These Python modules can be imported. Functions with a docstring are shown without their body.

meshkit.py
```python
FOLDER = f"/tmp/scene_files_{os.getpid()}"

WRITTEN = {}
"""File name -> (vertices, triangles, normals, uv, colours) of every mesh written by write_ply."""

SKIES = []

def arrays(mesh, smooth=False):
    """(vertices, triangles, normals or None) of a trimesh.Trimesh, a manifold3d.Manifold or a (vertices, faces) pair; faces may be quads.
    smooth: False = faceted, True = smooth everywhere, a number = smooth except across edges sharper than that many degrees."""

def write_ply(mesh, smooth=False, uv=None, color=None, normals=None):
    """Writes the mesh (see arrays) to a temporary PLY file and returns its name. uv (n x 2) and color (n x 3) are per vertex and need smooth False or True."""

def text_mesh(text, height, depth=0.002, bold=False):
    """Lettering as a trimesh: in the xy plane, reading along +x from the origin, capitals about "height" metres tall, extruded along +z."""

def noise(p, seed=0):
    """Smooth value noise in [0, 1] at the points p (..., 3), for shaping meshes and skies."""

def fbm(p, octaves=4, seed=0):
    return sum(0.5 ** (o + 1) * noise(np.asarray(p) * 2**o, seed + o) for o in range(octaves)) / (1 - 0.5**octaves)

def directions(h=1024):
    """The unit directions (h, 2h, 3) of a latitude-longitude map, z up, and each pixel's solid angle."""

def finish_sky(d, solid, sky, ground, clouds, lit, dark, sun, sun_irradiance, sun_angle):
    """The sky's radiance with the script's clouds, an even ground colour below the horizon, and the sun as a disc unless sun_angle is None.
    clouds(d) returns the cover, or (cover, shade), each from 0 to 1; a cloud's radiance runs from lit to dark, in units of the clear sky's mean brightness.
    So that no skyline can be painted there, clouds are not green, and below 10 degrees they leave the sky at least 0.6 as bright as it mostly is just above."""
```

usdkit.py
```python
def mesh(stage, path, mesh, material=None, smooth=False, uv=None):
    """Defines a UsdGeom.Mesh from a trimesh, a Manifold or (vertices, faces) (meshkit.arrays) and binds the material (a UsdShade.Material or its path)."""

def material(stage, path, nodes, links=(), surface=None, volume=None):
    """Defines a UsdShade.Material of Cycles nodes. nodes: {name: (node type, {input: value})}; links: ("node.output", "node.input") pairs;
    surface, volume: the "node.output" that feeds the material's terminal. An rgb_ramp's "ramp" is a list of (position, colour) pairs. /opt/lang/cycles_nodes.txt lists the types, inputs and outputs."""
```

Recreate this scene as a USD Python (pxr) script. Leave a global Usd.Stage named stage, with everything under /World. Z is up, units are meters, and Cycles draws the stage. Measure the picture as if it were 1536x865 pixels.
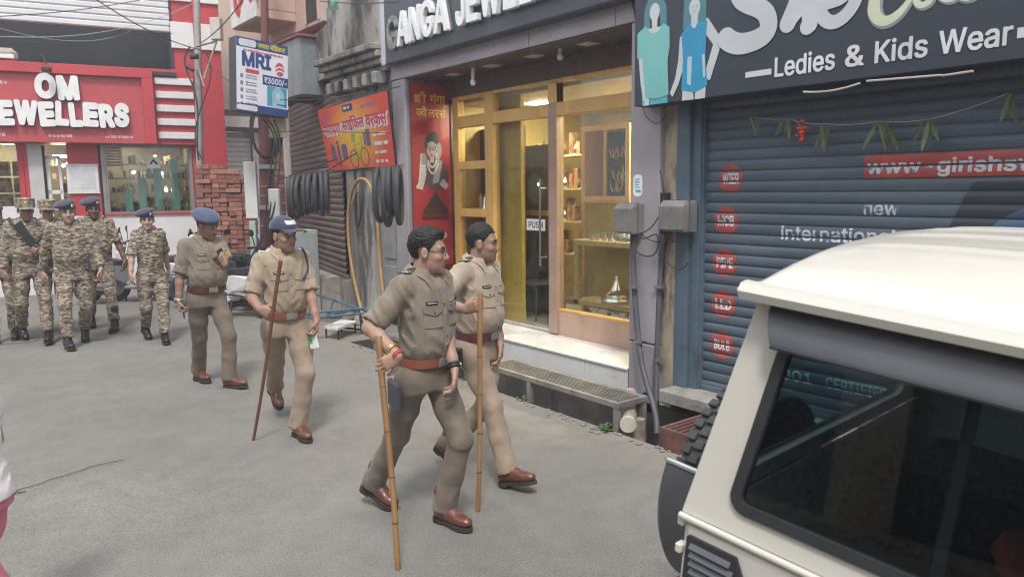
import math, glob, random
import numpy as np, trimesh, manifold3d
from shapely import affinity, box as sbox, union_all
from shapely.geometry import Polygon, LineString, MultiPolygon, Point
from pxr import Usd, UsdGeom, UsdLux, UsdShade, Gf, Sdf, Vt
import usdkit, meshkit

stage = Usd.Stage.CreateInMemory()
UsdGeom.SetStageUpAxis(stage, 'Z')
UsdGeom.Xform.Define(stage, '/World'); UsdGeom.Scope.Define(stage, '/World/Looks')
rng = np.random.default_rng(7)
PI = math.pi
def V(*a): return np.array(a, float)
def unit(a): a = np.asarray(a, float); return a / np.linalg.norm(a)

# ------------------------------------------------------------------ camera
EYE, FPX, YAW, PITCH, ROLL = V(0, 0, 1.9), 1120.0, math.radians(38.113), math.radians(7.603), math.radians(0.645)
CF = V(math.sin(YAW) * math.cos(PITCH), math.cos(YAW) * math.cos(PITCH), -math.sin(PITCH))
_r0 = V(math.cos(YAW), -math.sin(YAW), 0); _u0 = np.cross(_r0, CF)
CR, CU = math.cos(ROLL) * _r0 - math.sin(ROLL) * _u0, math.cos(ROLL) * _u0 + math.sin(ROLL) * _r0
cam = UsdGeom.Camera.Define(stage, '/World/camera')
cm = np.eye(4); cm[0, :3], cm[1, :3], cm[2, :3], cm[3, :3] = CR, CU, -CF, EYE
cam.AddTransformOp().Set(Gf.Matrix4d(*cm.ravel().tolist()))
cam.CreateHorizontalApertureAttr(36.0); cam.CreateVerticalApertureAttr(36.0 * 576 / 1024); cam.CreateFocalLengthAttr(36.0 * FPX / 1536)
cam.CreateClippingRangeAttr((0.05, 1000.0))
cam.CreateFStopAttr(4.0); cam.CreateFocusDistanceAttr(6.0)
cam.CreateExposureAttr(1.25)

# ------------------------------------------------------------------ sky and sun (overcast)
SUN_EL, SUN_AZ = math.radians(58), math.radians(215)      # azimuth: atan2(x, y) of the direction towards the sun
sun_dir = V(math.sin(SUN_AZ) * math.cos(SUN_EL), math.cos(SUN_AZ) * math.cos(SUN_EL), math.sin(SUN_EL))
sky = UsdLux.DomeLight.Define(stage, '/World/sky'); sky.CreateIntensityAttr(1.0)
skym = usdkit.material(stage, '/World/Looks/overcast_sky', {
    'tc': ('texture_coordinate', {}),
    'mp': ('mapping', {'scale': (1.2, 1.2, 3.0)}),
    'n': ('noise_texture', {'scale': 2.2, 'detail': 6.0, 'roughness': 0.55}),
    'cl': ('rgb_ramp', {'ramp': [(0.25, (6.6, 7.0, 7.6)), (0.75, (10.2, 10.4, 10.6))]}),
    's': ('sky_texture', {'sky_type': 'single_scattering', 'sun_disc': False, 'sun_elevation': SUN_EL, 'sun_rotation': SUN_AZ}),
    'mx': ('mix_color', {'fac': 0.82, 'use_clamp': False}),
    'b': ('background_shader', {'strength': 0.092}),
}, [('tc.generated', 'mp.vector'), ('mp.vector', 'n.vector'), ('n.fac', 'cl.fac'), ('s.color', 'mx.a'), ('cl.color', 'mx.b'), ('mx.result', 'b.color')], surface='b.background')
UsdShade.MaterialBindingAPI.Apply(sky.GetPrim()).Bind(skym)
sky.GetPrim().SetCustomDataByKey('kind', 'structure')
sun = UsdLux.DistantLight.Define(stage, '/World/sun')
sun.CreateIntensityAttr(0.34); sun.CreateAngleAttr(12.0); sun.CreateColorAttr(Gf.Vec3f(1.0, 0.965, 0.92)); sun.CreateNormalizeAttr(True)
z_ = sun_dir; x_ = unit(np.cross(V(0, 1, 0), z_)); y_ = np.cross(z_, x_)
sm = np.eye(4); sm[0, :3], sm[1, :3], sm[2, :3] = x_, y_, z_
sun.AddTransformOp().Set(Gf.Matrix4d(*sm.ravel().tolist()))

# ------------------------------------------------------------------ helpers: points on real planes
def ray(px, py):
    d = CF * FPX + CR * (px - 768) - CU * (py - 432.5)
    return d / np.linalg.norm(d)
def onx(px, py, X): d = ray(px, py); return EYE + d * (X / d[0])
def ony(px, py, Y): d = ray(px, py); return EYE + d * (Y / d[1])
def onz(px, py, z=0.0): d = ray(px, py); return EYE + d * ((z - EYE[2]) / d[2])
def onpl(px, py, p, n): d = ray(px, py); return EYE + d * (((np.asarray(p) - EYE) @ n) / (d @ n))
def ondep(px, py, dep): d = ray(px, py); return EYE + d * (dep / (d @ CF))

# ------------------------------------------------------------------ helpers: prims
_count = {}
def path_for(parent, name):
    k = f'{parent}/{name}'; n = _count.get(k, 0); _count[k] = n + 1
    return k if n == 0 else f'{k}_{n:03d}'
def tag(prim, label=None, cat=None, group=None, kind=None):
    for k, v in (('label', label), ('category', cat), ('group', group), ('kind', kind)):
        if v: prim.SetCustomDataByKey(k, v)
def as_tm(m):
    if isinstance(m, (list, tuple)) and len(m) and not isinstance(m[0], np.ndarray): return cat_(*m)
    if hasattr(m, 'to_mesh'):
        q = m.to_mesh(); return trimesh.Trimesh(q.vert_properties[:, :3], q.tri_verts, process=False)
    if isinstance(m, tuple):
        v, f = np.asarray(m[0], float), np.asarray(m[1], int)
        if f.shape[1] == 4: f = np.vstack([f[:, [0, 1, 2]], f[:, [0, 2, 3]]])
        return trimesh.Trimesh(v, f, process=False)
    return m
def cat_(*ms): return trimesh.util.concatenate([as_tm(m) for m in ms])
def put(path, m, material, smooth=False, col=None):
    m = as_tm(m)
    um = usdkit.mesh(stage, path, m, material, smooth)
    if col is not None:
        UsdGeom.PrimvarsAPI(um).CreatePrimvar('Cd', Sdf.ValueTypeNames.Color3fArray, 'vertex').Set(Vt.Vec3fArray.FromNumpy(np.asarray(col, np.float32)))
    return um.GetPrim()
class T:
    """A thing: an Xform at its base; parts are given in world coordinates (world=True) or in the thing's own frame."""
    def __init__(s, name, label=None, cat=None, loc=(0, 0, 0), rz=0.0, group=None, kind=None, world=True):
        s.loc, s.rz, s.world = np.asarray(loc, float), rz, world
        s.path = path_for('/World', name)
        x = UsdGeom.Xform.Define(stage, s.path); x.AddTranslateOp().Set(Gf.Vec3d(*s.loc.tolist()))
        if rz: x.AddRotateZOp().Set(math.degrees(rz))
        s.prim = x.GetPrim(); tag(s.prim, label, cat, group, kind)
    def parts(s, name, ms, *a, **k): return [s.part(name, m, *a, **k) for m in ms]
    def part(s, name, m, material, smooth=False, parent=None, label=None, kind=None, world=None, col=None):
        m = as_tm(m).copy()
        if s.world if world is None else world:
            m.apply_translation(-s.loc)
            if s.rz: m.apply_transform(trimesh.transformations.rotation_matrix(-s.rz, [0, 0, 1]))
        p = put(path_for(parent or s.path, name), m, material, smooth, col)
        tag(p, label, None, None, kind)
        return str(p.GetPath())
def obj(name, m, material, label=None, cat=None, group=None, kind=None, smooth=False):
    p = put(path_for('/World', name), m, material, smooth); tag(p, label, cat, group, kind); return str(p.GetPath())

# ------------------------------------------------------------------ helpers: materials
_mats = {}
def M(name, c, c2=None, scale=4.0, rough=0.6, metal=0.0, bump=0.0, bscale=80.0, stretch=(1, 1, 1), spec=0.5, coat=0.0, detail=5.0, lo=0.35, hi=0.65, sheen=0.0, bdet=4.0, r2=None, dirt=None, dscale=1.2, dlo=0.55, dhi=0.75, bdist=0.01, emit=0.0):
    """Procedural principled material: two tones mixed by noise, optional dirt patches, fine bump."""
    if name in _mats: return _mats[name]
    c2 = c2 or tuple(x * 0.8 for x in c)
    nodes = {'g': ('geometry', {}), 'mp': ('mapping', {'scale': stretch}),
             'n': ('noise_texture', {'scale': scale, 'detail': detail, 'roughness': 0.6}),
             'r': ('rgb_ramp', {'ramp': [(lo, c2), (hi, c)]}),
             'p': ('principled_bsdf', {'roughness': rough, 'metallic': metal, 'specular_ior_level': spec, 'coat_weight': coat, 'coat_roughness': 0.08, 'sheen_weight': sheen})}
    links = [('g.position', 'mp.vector'), ('mp.vector', 'n.vector'), ('n.fac', 'r.fac')]
    out = 'r.color'
    if dirt:
        nodes['dn'] = ('noise_texture', {'scale': dscale, 'detail': 7.0, 'roughness': 0.65})
        nodes['dr'] = ('rgb_ramp', {'ramp': [(dlo, (0, 0, 0)), (dhi, (1, 1, 1))]})
        nodes['dm'] = ('mix_color', {'b': dirt})
        links += [('mp.vector', 'dn.vector'), ('dn.fac', 'dr.fac'), ('dr.color', 'dm.fac'), (out, 'dm.a')]; out = 'dm.result'
    links.append((out, 'p.base_color'))
    if r2 is not None:
        nodes['rm'] = ('map_range', {'from_min': 0.3, 'from_max': 0.7, 'to_min': rough, 'to_max': r2})
        links += [('n.fac', 'rm.value'), ('rm.result', 'p.roughness')]
    if bump:
        nodes['bn'] = ('noise_texture', {'scale': bscale, 'detail': bdet}); nodes['bu'] = ('bump', {'strength': bump, 'distance': bdist})
        links += [('mp.vector', 'bn.vector'), ('bn.fac', 'bu.height'), ('bu.normal', 'p.normal')]
    if emit:
        nodes['p'][1]['emission_strength'] = emit; nodes['p'][1]['emission_color'] = c
    _mats[name] = usdkit.material(stage, f'/World/Looks/{name}', nodes, links, surface='p.BSDF')
    return _mats[name]
def glass(name, tint=(0.95, 0.97, 0.95), ior=1.45, rough=0.0, gl=(1, 1, 1)):
    if name in _mats: return _mats[name]
    _mats[name] = usdkit.material(stage, f'/World/Looks/{name}', {'t': ('transparent_bsdf', {'color': tint}), 'g': ('glossy_bsdf', {'color': gl, 'roughness': rough}), 'f': ('fresnel', {'IOR': ior}), 'o': ('geometry', {}), 'x': ('math', {'math_type': 'subtract', 'value1': 1.0}), 'y': ('math', {'math_type': 'multiply'}), 'm': ('mix_closure', {})},
                                  [('o.backfacing', 'x.value2'), ('f.fac', 'y.value1'), ('x.value', 'y.value2'), ('y.value', 'm.fac'), ('t.BSDF', 'm.closure1'), ('g.BSDF', 'm.closure2')], surface='m.closure')
    return _mats[name]
def vcol(name, rough=0.5, bump=0.0, bscale=200.0, sub=0.0, mult=0.0, sheen=0.0, spec=0.5):
    """Colour from the mesh's own per-vertex pigment."""
    if name in _mats: return _mats[name]
    nodes = {'a': ('attribute', {'attribute': 'Cd'}), 'p': ('principled_bsdf', {'roughness': rough, 'subsurface_weight': sub, 'subsurface_scale': 0.01, 'sheen_weight': sheen, 'specular_ior_level': spec}),
             'g': ('geometry', {}), 'n': ('noise_texture', {'scale': bscale, 'detail': 3.0}), 'm': ('mix_color', {'blend_type': 'multiply', 'fac': mult})}
    links = [('g.position', 'n.vector'), ('a.color', 'm.a'), ('n.color', 'm.b'), ('m.result', 'p.base_color')]
    if bump:
        nodes['bu'] = ('bump', {'strength': bump, 'distance': 0.004}); links += [('n.fac', 'bu.height'), ('bu.normal', 'p.normal')]
    _mats[name] = usdkit.material(stage, f'/World/Looks/{name}', nodes, links, surface='p.BSDF')
    return _mats[name]
def lamp(name, c, strength):
    if name not in _mats:
        _mats[name] = usdkit.material(stage, f'/World/Looks/{name}', {'e': ('emission', {'color': c, 'strength': strength})}, [], surface='e.emission')
    return _mats[name]

# ------------------------------------------------------------------ helpers: meshes
def hull(pts): return as_tm(manifold3d.Manifold.hull_points(np.asarray(pts, float)))
def box(x0, x1, y0, y1, z0, z1, b=0.0):
    x0, x1, y0, y1, z0, z1 = min(x0, x1), max(x0, x1), min(y0, y1), max(y0, y1), min(z0, z1), max(z0, z1)
    if b <= 0:
        m = trimesh.creation.box((x1 - x0, y1 - y0, z1 - z0)); m.apply_translation(((x0 + x1) / 2, (y0 + y1) / 2, (z0 + z1) / 2)); return m
    b = min(b, (x1 - x0) / 2.01, (y1 - y0) / 2.01, (z1 - z0) / 2.01); p = []
    for x, sx in ((x0, 1), (x1, -1)):
        for y, sy in ((y0, 1), (y1, -1)):
            for z, sz in ((z0, 1), (z1, -1)):
                p += [(x, y + sy * b, z + sz * b), (x + sx * b, y, z + sz * b), (x + sx * b, y + sy * b, z)]
    return hull(p)
class Fr:
    """A frame: origin and three axes; box/point/poly given in it."""
    def __init__(s, o, x, y=None, z=(0, 0, 1)):
        s.o, s.x, s.z = np.asarray(o, float), unit(x), unit(z)
        s.y = unit(y) if y is not None else unit(np.cross(s.z, s.x))
    def mat(s):
        m = np.eye(4); m[:3, 0], m[:3, 1], m[:3, 2], m[:3, 3] = s.x, s.y, s.z, s.o; return m
    def pt(s, a, b, c): return s.o + s.x * a + s.y * b + s.z * c
    def tf(s, m):
        m = as_tm(m).copy(); m.apply_transform(s.mat())
        if np.linalg.det(s.mat()[:3, :3]) < 0: m.invert()
        return m
    def box(s, *a, **k): return s.tf(box(*a, **k))
    def inv(s, p): return (np.asarray(p, float) - s.o) @ np.stack([s.x, s.y, s.z], 1)
def extr(poly, depth):
    geoms = [g for g in getattr(poly, 'geoms', [poly]) if g.geom_type == 'Polygon' and g.area > 1e-9]
    return trimesh.util.concatenate([trimesh.creation.extrude_polygon(g, depth, engine='earcut') for g in geoms])
def wallfr(o, ux, uy=(0, 0, 1)): return Fr(o, ux, uy, np.cross(unit(ux), unit(uy)))   # x along the reading direction, y up, z out of the wall
def plate(fr, poly, depth, z0=0.0):
    m = extr(poly, depth); m.apply_translation((0, 0, z0)); return fr.tf(m)
def tube(pts, r, n=8, closed=False, cap=True):
    p = np.asarray(pts, float); k = len(p); r = np.broadcast_to(np.asarray(r, float), (k,))
    t = np.gradient(p, axis=0) if not closed else np.roll(p, -1, 0) - np.roll(p, 1, 0)
    t /= np.maximum(np.linalg.norm(t, axis=1, keepdims=True), 1e-9)
    a = unit(np.cross(t[0], V(0.31, 0.2, 0.93))) if abs(t[0] @ unit(V(0.31, 0.2, 0.93))) < 0.98 else unit(np.cross(t[0], V(1, 0, 0)))
    rings = []
    for i in range(k):
        a = a - (a @ t[i]) * t[i]; a /= np.linalg.norm(a); b = np.cross(t[i], a); th = np.linspace(0, 2 * PI, n, endpoint=False)
        rings.append(p[i] + r[i] * (np.cos(th)[:, None] * a + np.sin(th)[:, None] * b))
    v = np.vstack(rings); f = []
    for i in range(k if closed else k - 1):
        j = (i + 1) % k
        for q in range(n):
            f.append((i * n + q, i * n + (q + 1) % n, j * n + (q + 1) % n, j * n + q))
    f = np.asarray(f); f = np.vstack([f[:, [0, 1, 2]], f[:, [0, 2, 3]]])
    if cap and not closed:
        c0, c1 = len(v), len(v) + 1; v = np.vstack([v, p[0], p[-1]])
        f = np.vstack([f, [(c0, (q + 1) % n, q) for q in range(n)], [(c1, (k - 1) * n + q, (k - 1) * n + (q + 1) % n) for q in range(n)]])
    return trimesh.Trimesh(v, f, process=False)
def rod(a, b, r, n=10): return tube([a, b], r, n)
def bez(a, b, c, d, n=14):
    t = np.linspace(0, 1, n)[:, None]; a, b, c, d = map(np.asarray, (a, b, c, d))
    return (1 - t) ** 3 * a + 3 * t * (1 - t) ** 2 * b + 3 * t * t * (1 - t) * c + t ** 3 * d
def sag(a, b, s, n=14):
    a, b = np.asarray(a, float), np.asarray(b, float); t = np.linspace(0, 1, n)[:, None]
    return a + (b - a) * t - np.array([0, 0, 1]) * s * 4 * t * (1 - t)
def lathe(prof, n=24, loc=(0, 0, 0), axis=None):
    m = trimesh.creation.revolve(np.asarray(prof, float), sections=n)
    if axis is not None: m.apply_transform(trimesh.geometry.align_vectors([0, 0, 1], unit(axis)))
    m.apply_translation(loc); return m
def rrect(x0, y0, x1, y1, r): return sbox(x0 + r, y0 + r, x1 - r, y1 - r).buffer(r, quad_segs=5)
def grid_mesh(P):
    """P: (n, m, 3) points -> sheet."""
    n, m = P.shape[:2]; i = np.arange(n * m).reshape(n, m)
    f = np.stack([i[:-1, :-1], i[1:, :-1], i[1:, 1:], i[:-1, 1:]], -1).reshape(-1, 4)
    return (P.reshape(-1, 3), f)
def shell(P, t):
    """Closed thin plate: sheet P (n, m, 3) thickened along its mean normal by t (scalar) on the other side."""
    n, m = P.shape[:2]; du, dv = np.gradient(P, axis=0), np.gradient(P, axis=1); N = np.cross(du, dv); N /= np.maximum(np.linalg.norm(N, axis=-1, keepdims=True), 1e-9)
    Q = P - N * t; i = np.arange(n * m).reshape(n, m); j = i + n * m
    q = lambda a: np.stack([a[:-1, :-1], a[1:, :-1], a[1:, 1:], a[:-1, 1:]], -1).reshape(-1, 4)
    f = [q(i), q(j)[:, ::-1]]
    loop = np.concatenate([i[:, 0], i[-1, 1:], i[-2::-1, -1], i[0, -2:0:-1]]); l2 = np.roll(loop, -1)
    f.append(np.stack([l2, loop, loop + n * m, l2 + n * m], 1))
    return as_tm((np.vstack([P.reshape(-1, 3), Q.reshape(-1, 3)]), np.vstack(f)))

# ------------------------------------------------------------------ helpers: lettering
_fonts = {}
def text_poly(text, height, bold=0, font='Inter', width=None, shear=0.0):
    """Lettering as a shapely shape: starts at the origin, reads along +x, capitals about height tall."""
    from PIL import Image, ImageDraw, ImageFont
    if font not in _fonts: _fonts[font] = ImageFont.truetype(glob.glob(f'/opt/blender-*/*/datafiles/fonts/{font}*.woff2')[0], 96)
    f = _fonts[font]; x0, y0, x1, y1 = f.getbbox(text, anchor='ls', stroke_width=bold)
    im = Image.new('L', (int(x1 - x0 + 8), int(y1 - y0 + 8))); ImageDraw.Draw(im).text((4 - x0, 4 - y0), text, 255, f, anchor='ls', stroke_width=bold)
    on = np.pad(np.asarray(im) > 127, ((0, 0), (1, 1))).astype(np.int8)
    rows, starts = np.nonzero(np.diff(on, axis=1) == 1); ends = np.nonzero(np.diff(on, axis=1) == -1)[1]
    sh = union_all(sbox(starts, -rows - 1, ends, -rows)).buffer(0.6).buffer(-0.6).simplify(0.8)
    s = height / 70.0; sh = affinity.affine_transform(sh, [s, shear * s, 0, s, -4 * s, (4 - y0) * s])
    if width:
        b = sh.bounds; sh = affinity.scale(affinity.translate(sh, -b[0], 0), width / (b[2] - b[0]), 1, origin=(0, 0))
    return sh
def text_on(fr, text, x, y, height, depth=0.004, z0=0.0, **k):
    return plate(fr, affinity.translate(text_poly(text, height, **k), x, y), depth, z0)
def scribble(x, y, w, h, rows=1, gap=0.0, seed=0, fill=0.75):
    """Rows of small word-like dashes, for print too small to read."""
    r = np.random.default_rng(seed); out = []
    rh = (h - gap * (rows - 1)) / rows
    for i in range(rows):
        yy = y + h - (i + 1) * rh - i * gap; xx = x; end = x + w * r.uniform(fill, 1)
        while xx < end:
            ww = min(r.uniform(0.5, 2.2) * rh, end - xx); out.append(sbox(xx, yy + rh * 0.12 * r.uniform(0, 1), xx + ww, yy + rh * r.uniform(0.75, 1))); xx += ww + rh * 0.35
    return union_all(out)
def brush(pts, widths):
    """A brush stroke: polyline with changing width, as a shapely shape."""
    return union_all([union_all([Point(a).buffer(wa / 2, quad_segs=6), Point(b).buffer(wb / 2, quad_segs=6)]).convex_hull for a, b, wa, wb in zip(pts[:-1], pts[1:], widths[:-1], widths[1:])])
def smooth_pts(pts, n=40):
    from scipy.interpolate import splprep, splev
    p = np.asarray(pts, float); tck, _ = splprep(p.T, s=0, k=min(3, len(p) - 1)); return np.stack(splev(np.linspace(0, 1, n), tck), 1)
def stroke(pts, w, n=30, taper=0.0):
    p = smooth_pts(pts, n) if len(pts) > 2 else np.asarray(pts, float)
    t = np.linspace(0, 1, len(p)); ww = np.full(len(p), w) * (1 - taper * np.abs(2 * t - 1) ** 2)
    return brush(p, ww)
# ================================================================== ground
asphalt = usdkit.material(stage, '/World/Looks/asphalt', {
    'g': ('geometry', {}), 'n1': ('noise_texture', {'scale': 0.55, 'detail': 6.0, 'roughness': 0.6}), 'n2': ('noise_texture', {'scale': 95.0, 'detail': 3.0}),
    'v': ('voronoi_texture', {'scale': 75.0}), 'n3': ('noise_texture', {'scale': 5.0, 'detail': 8.0, 'roughness': 0.7}),
    'r1': ('rgb_ramp', {'ramp': [(0.3, (0.158, 0.151, 0.141)), (0.7, (0.222, 0.213, 0.199))]}),
    'r2': ('rgb_ramp', {'ramp': [(0.30, (0.66, 0.66, 0.66)), (0.5, (1, 1, 1)), (0.72, (1.24, 1.23, 1.20))]}),
    'r3': ('rgb_ramp', {'ramp': [(0.25, (0.66, 0.66, 0.67)), (0.36, (0.90, 0.90, 0.90)), (0.7, (1.10, 1.09, 1.07))]}),
    'm1': ('mix_color', {'blend_type': 'multiply', 'fac': 1.0, 'use_clamp': False}), 'm2': ('mix_color', {'blend_type': 'multiply', 'fac': 1.0, 'use_clamp': False}),
    'sx': ('separate_xyz', {}), 'e1': ('map_range', {'from_min': 3.35, 'from_max': 4.15, 'clamp': True}), 'e2': ('math', {'math_type': 'multiply'}), 'e3': ('rgb_ramp', {'ramp': [(0.12, (0, 0, 0)), (0.5, (0.85, 0.85, 0.85))]}), 'dm': ('mix_color', {'b': (0.245, 0.215, 0.178)}),
    'b': ('bump', {'strength': 0.28, 'distance': 0.005}), 'p': ('principled_bsdf', {'roughness': 0.86, 'specular_ior_level': 0.3}),
}, [('g.position', 'n1.vector'), ('g.position', 'n2.vector'), ('g.position', 'n3.vector'), ('g.position', 'v.vector'), ('n1.fac', 'r1.fac'), ('n2.fac', 'r2.fac'), ('n3.fac', 'r3.fac'),
    ('r1.color', 'm1.a'), ('r2.color', 'm1.b'), ('m1.result', 'm2.a'), ('r3.color', 'm2.b'), ('g.position', 'sx.vector'), ('sx.x', 'e1.value'), ('e1.result', 'e2.value1'), ('n3.fac', 'e2.value2'), ('e2.value', 'e3.fac'), ('e3.color', 'dm.fac'), ('m2.result', 'dm.a'), ('dm.result', 'p.base_color'), ('v.distance', 'b.height'), ('b.normal', 'p.normal')], surface='p.BSDF')
concrete = M('old_concrete', (0.30, 0.28, 0.25), (0.17, 0.155, 0.14), 3.0, 0.9, bump=0.5, bscale=30, dirt=(0.06, 0.055, 0.05), dscale=2.5)
dark_concrete = M('damp_concrete', (0.10, 0.095, 0.085), (0.045, 0.042, 0.04), 3.0, 0.85, bump=0.5, bscale=25)
def ground_z(y):
    y = np.asarray(y, float); t = np.clip(2.6 - y, 0, 14)
    return -0.091 * np.where(t < 1.0, t * t / 2, t - 0.5)
DX0, DX1, DY0, DY1 = 4.12, 4.95, 1.4, 8.6        # the open drain along the shop fronts
gx = np.unique(np.concatenate([[-80, -50, -20, -8], np.linspace(-4, 4.1, 14), [DX0, DX1], np.linspace(5.4, 12, 8), [25, 50, 80]]))
gy = np.unique(np.concatenate([[-80, -40], np.linspace(-12, 3, 31), [DY0, DY1], np.linspace(3.5, 18, 30), [25, 40, 80]]))
GX, GY = np.meshgrid(gx, gy, indexing='ij')
bumpy = (meshkit.fbm(np.stack([GX, GY, GX * 0], -1) * 0.8, 3, 3) - 0.5) * 0.02 * (np.abs(GX) < 6) * (np.abs(GY) < 20)
GZ = ground_z(GY) + bumpy * (GY > 4)
gv, gf = grid_mesh(np.stack([GX, GY, GZ], -1))
fc = gv[gf].mean(1); keep = ~((fc[:, 0] > DX0) & (fc[:, 0] < DX1) & (fc[:, 1] > DY0) & (fc[:, 1] < DY1))
obj('ground', (gv, gf[keep][:, ::-1]) if np.cross(gv[gf[0, 1]] - gv[gf[0, 0]], gv[gf[0, 2]] - gv[gf[0, 0]])[2] < 0 else (gv, gf[keep]), asphalt, kind='structure', smooth=True)
obj('drain_channel', cat_(box(DX0 - 0.12, DX1 + 0.1, DY0, DY1, -0.62, -0.5), box(DX0 - 0.12, DX0, DY0, DY1, -0.5, -0.012), box(DX1, DX1 + 0.1, DY0, DY1, -0.5, -0.012), box(DX0, DX1, DY0 - 0.1, DY0, -0.5, -0.15), box(DX0, DX1, DY1, DY1 + 0.1, -0.5, -0.012)), dark_concrete, kind='structure')
# broken edge of the asphalt along the drain, litter and dust
r = np.random.default_rng(11); litter = []
for k in range(150):
    y = r.uniform(2.6, 8.4); x = DX0 - abs(r.normal(0, 0.06)) - 0.01; s = r.uniform(0.006, 0.022)
    m = trimesh.creation.icosphere(1, s); m.apply_scale((r.uniform(0.7, 1.4), r.uniform(0.7, 1.4), 0.6)); m.apply_translation((x, y, s * 0.3)); litter.append(m)
obj('gravel', cat_(*litter), M('gravel_stone', (0.26, 0.24, 0.21), (0.14, 0.13, 0.115), 20, 0.9), kind='stuff', label='loose grit and pebbles along the edge of the open drain', cat='gravel')
# a few cracks and repaired seams in the road
crackm = M('crack_tar', (0.06, 0.058, 0.056), None, 8, 0.9)
cr = []
for k, (a, b, w) in enumerate([((10, 742), (185, 692), 0.007), ((-5, 746), (40, 738), 0.008), ((0, 518), (60, 510), 0.016)]):
    A, B2 = onz(*a), onz(*b); n = 26; t = np.linspace(0, 1, n)[:, None]; P = A + (B2 - A) * t; rr = np.random.default_rng(k)
    P[:, :2] += np.cumsum(rr.normal(0, 0.012, (n, 2)), 0) * np.minimum(1, 4 * np.minimum(t, 1 - t))
    ww = w * rr.uniform(0.35, 1.0, n); ww[0] = ww[-1] = 0.002
    g = brush(P[:, :2], ww); m = extr(g, 0.003); m.apply_translation((0, 0, 0.0112)); cr.append(m)
obj('road_crack', cat_(*cr), crackm, kind='structure')

# ================================================================== jewellery shop with the grey sign (facade in the plane x = 4.95)
FX = 4.95
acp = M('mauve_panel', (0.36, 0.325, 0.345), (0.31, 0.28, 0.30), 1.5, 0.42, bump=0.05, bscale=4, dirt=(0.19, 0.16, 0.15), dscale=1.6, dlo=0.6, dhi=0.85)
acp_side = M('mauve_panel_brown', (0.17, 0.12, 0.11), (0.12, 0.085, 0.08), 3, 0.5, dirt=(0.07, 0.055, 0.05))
slate = M('slate_sign', (0.055, 0.066, 0.085), (0.042, 0.05, 0.066), 0.8, 0.38, dirt=(0.10, 0.11, 0.125), dscale=1.3)
white_acr = M('white_letter', (0.80, 0.80, 0.79), (0.70, 0.70, 0.69), 6, 0.35)
letter_side = M('letter_side', (0.16, 0.17, 0.19), None, 6, 0.5)
goldwood = M('gold_laminate', (0.70, 0.43, 0.14), (0.52, 0.30, 0.085), 5.0, 0.38, stretch=(1, 1, 0.15), bump=0.05)
brownpost = M('pinkish_post', (0.40, 0.27, 0.20), (0.33, 0.215, 0.16), 3, 0.45)
pinkmarble = M('pink_marble', (0.50, 0.335, 0.25), (0.40, 0.26, 0.195), 2.5, 0.3, stretch=(1, 1.2, 0.5), detail=8)
tilem = M('white_tile', (0.66, 0.655, 0.64), (0.58, 0.575, 0.56), 2.0, 0.22, dirt=(0.42, 0.38, 0.33), dscale=3.5, dlo=0.62, dhi=0.8)
groutm = M('grout', (0.22, 0.20, 0.18), None, 8, 0.9)
soffitm = M('dark_soffit', (0.075, 0.055, 0.055), (0.05, 0.04, 0.04), 3, 0.45)
yellowwall = M('mustard_laminate', (0.46, 0.31, 0.055), (0.34, 0.22, 0.04), 3.0, 0.4, stretch=(1, 1, 0.2), detail=8)
yellowdark = M('mustard_dark', (0.40, 0.30, 0.085), (0.28, 0.21, 0.06), 2.0, 0.5)
paneglass = glass('shop_pane', (0.90, 0.93, 0.88), 1.55)
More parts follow.
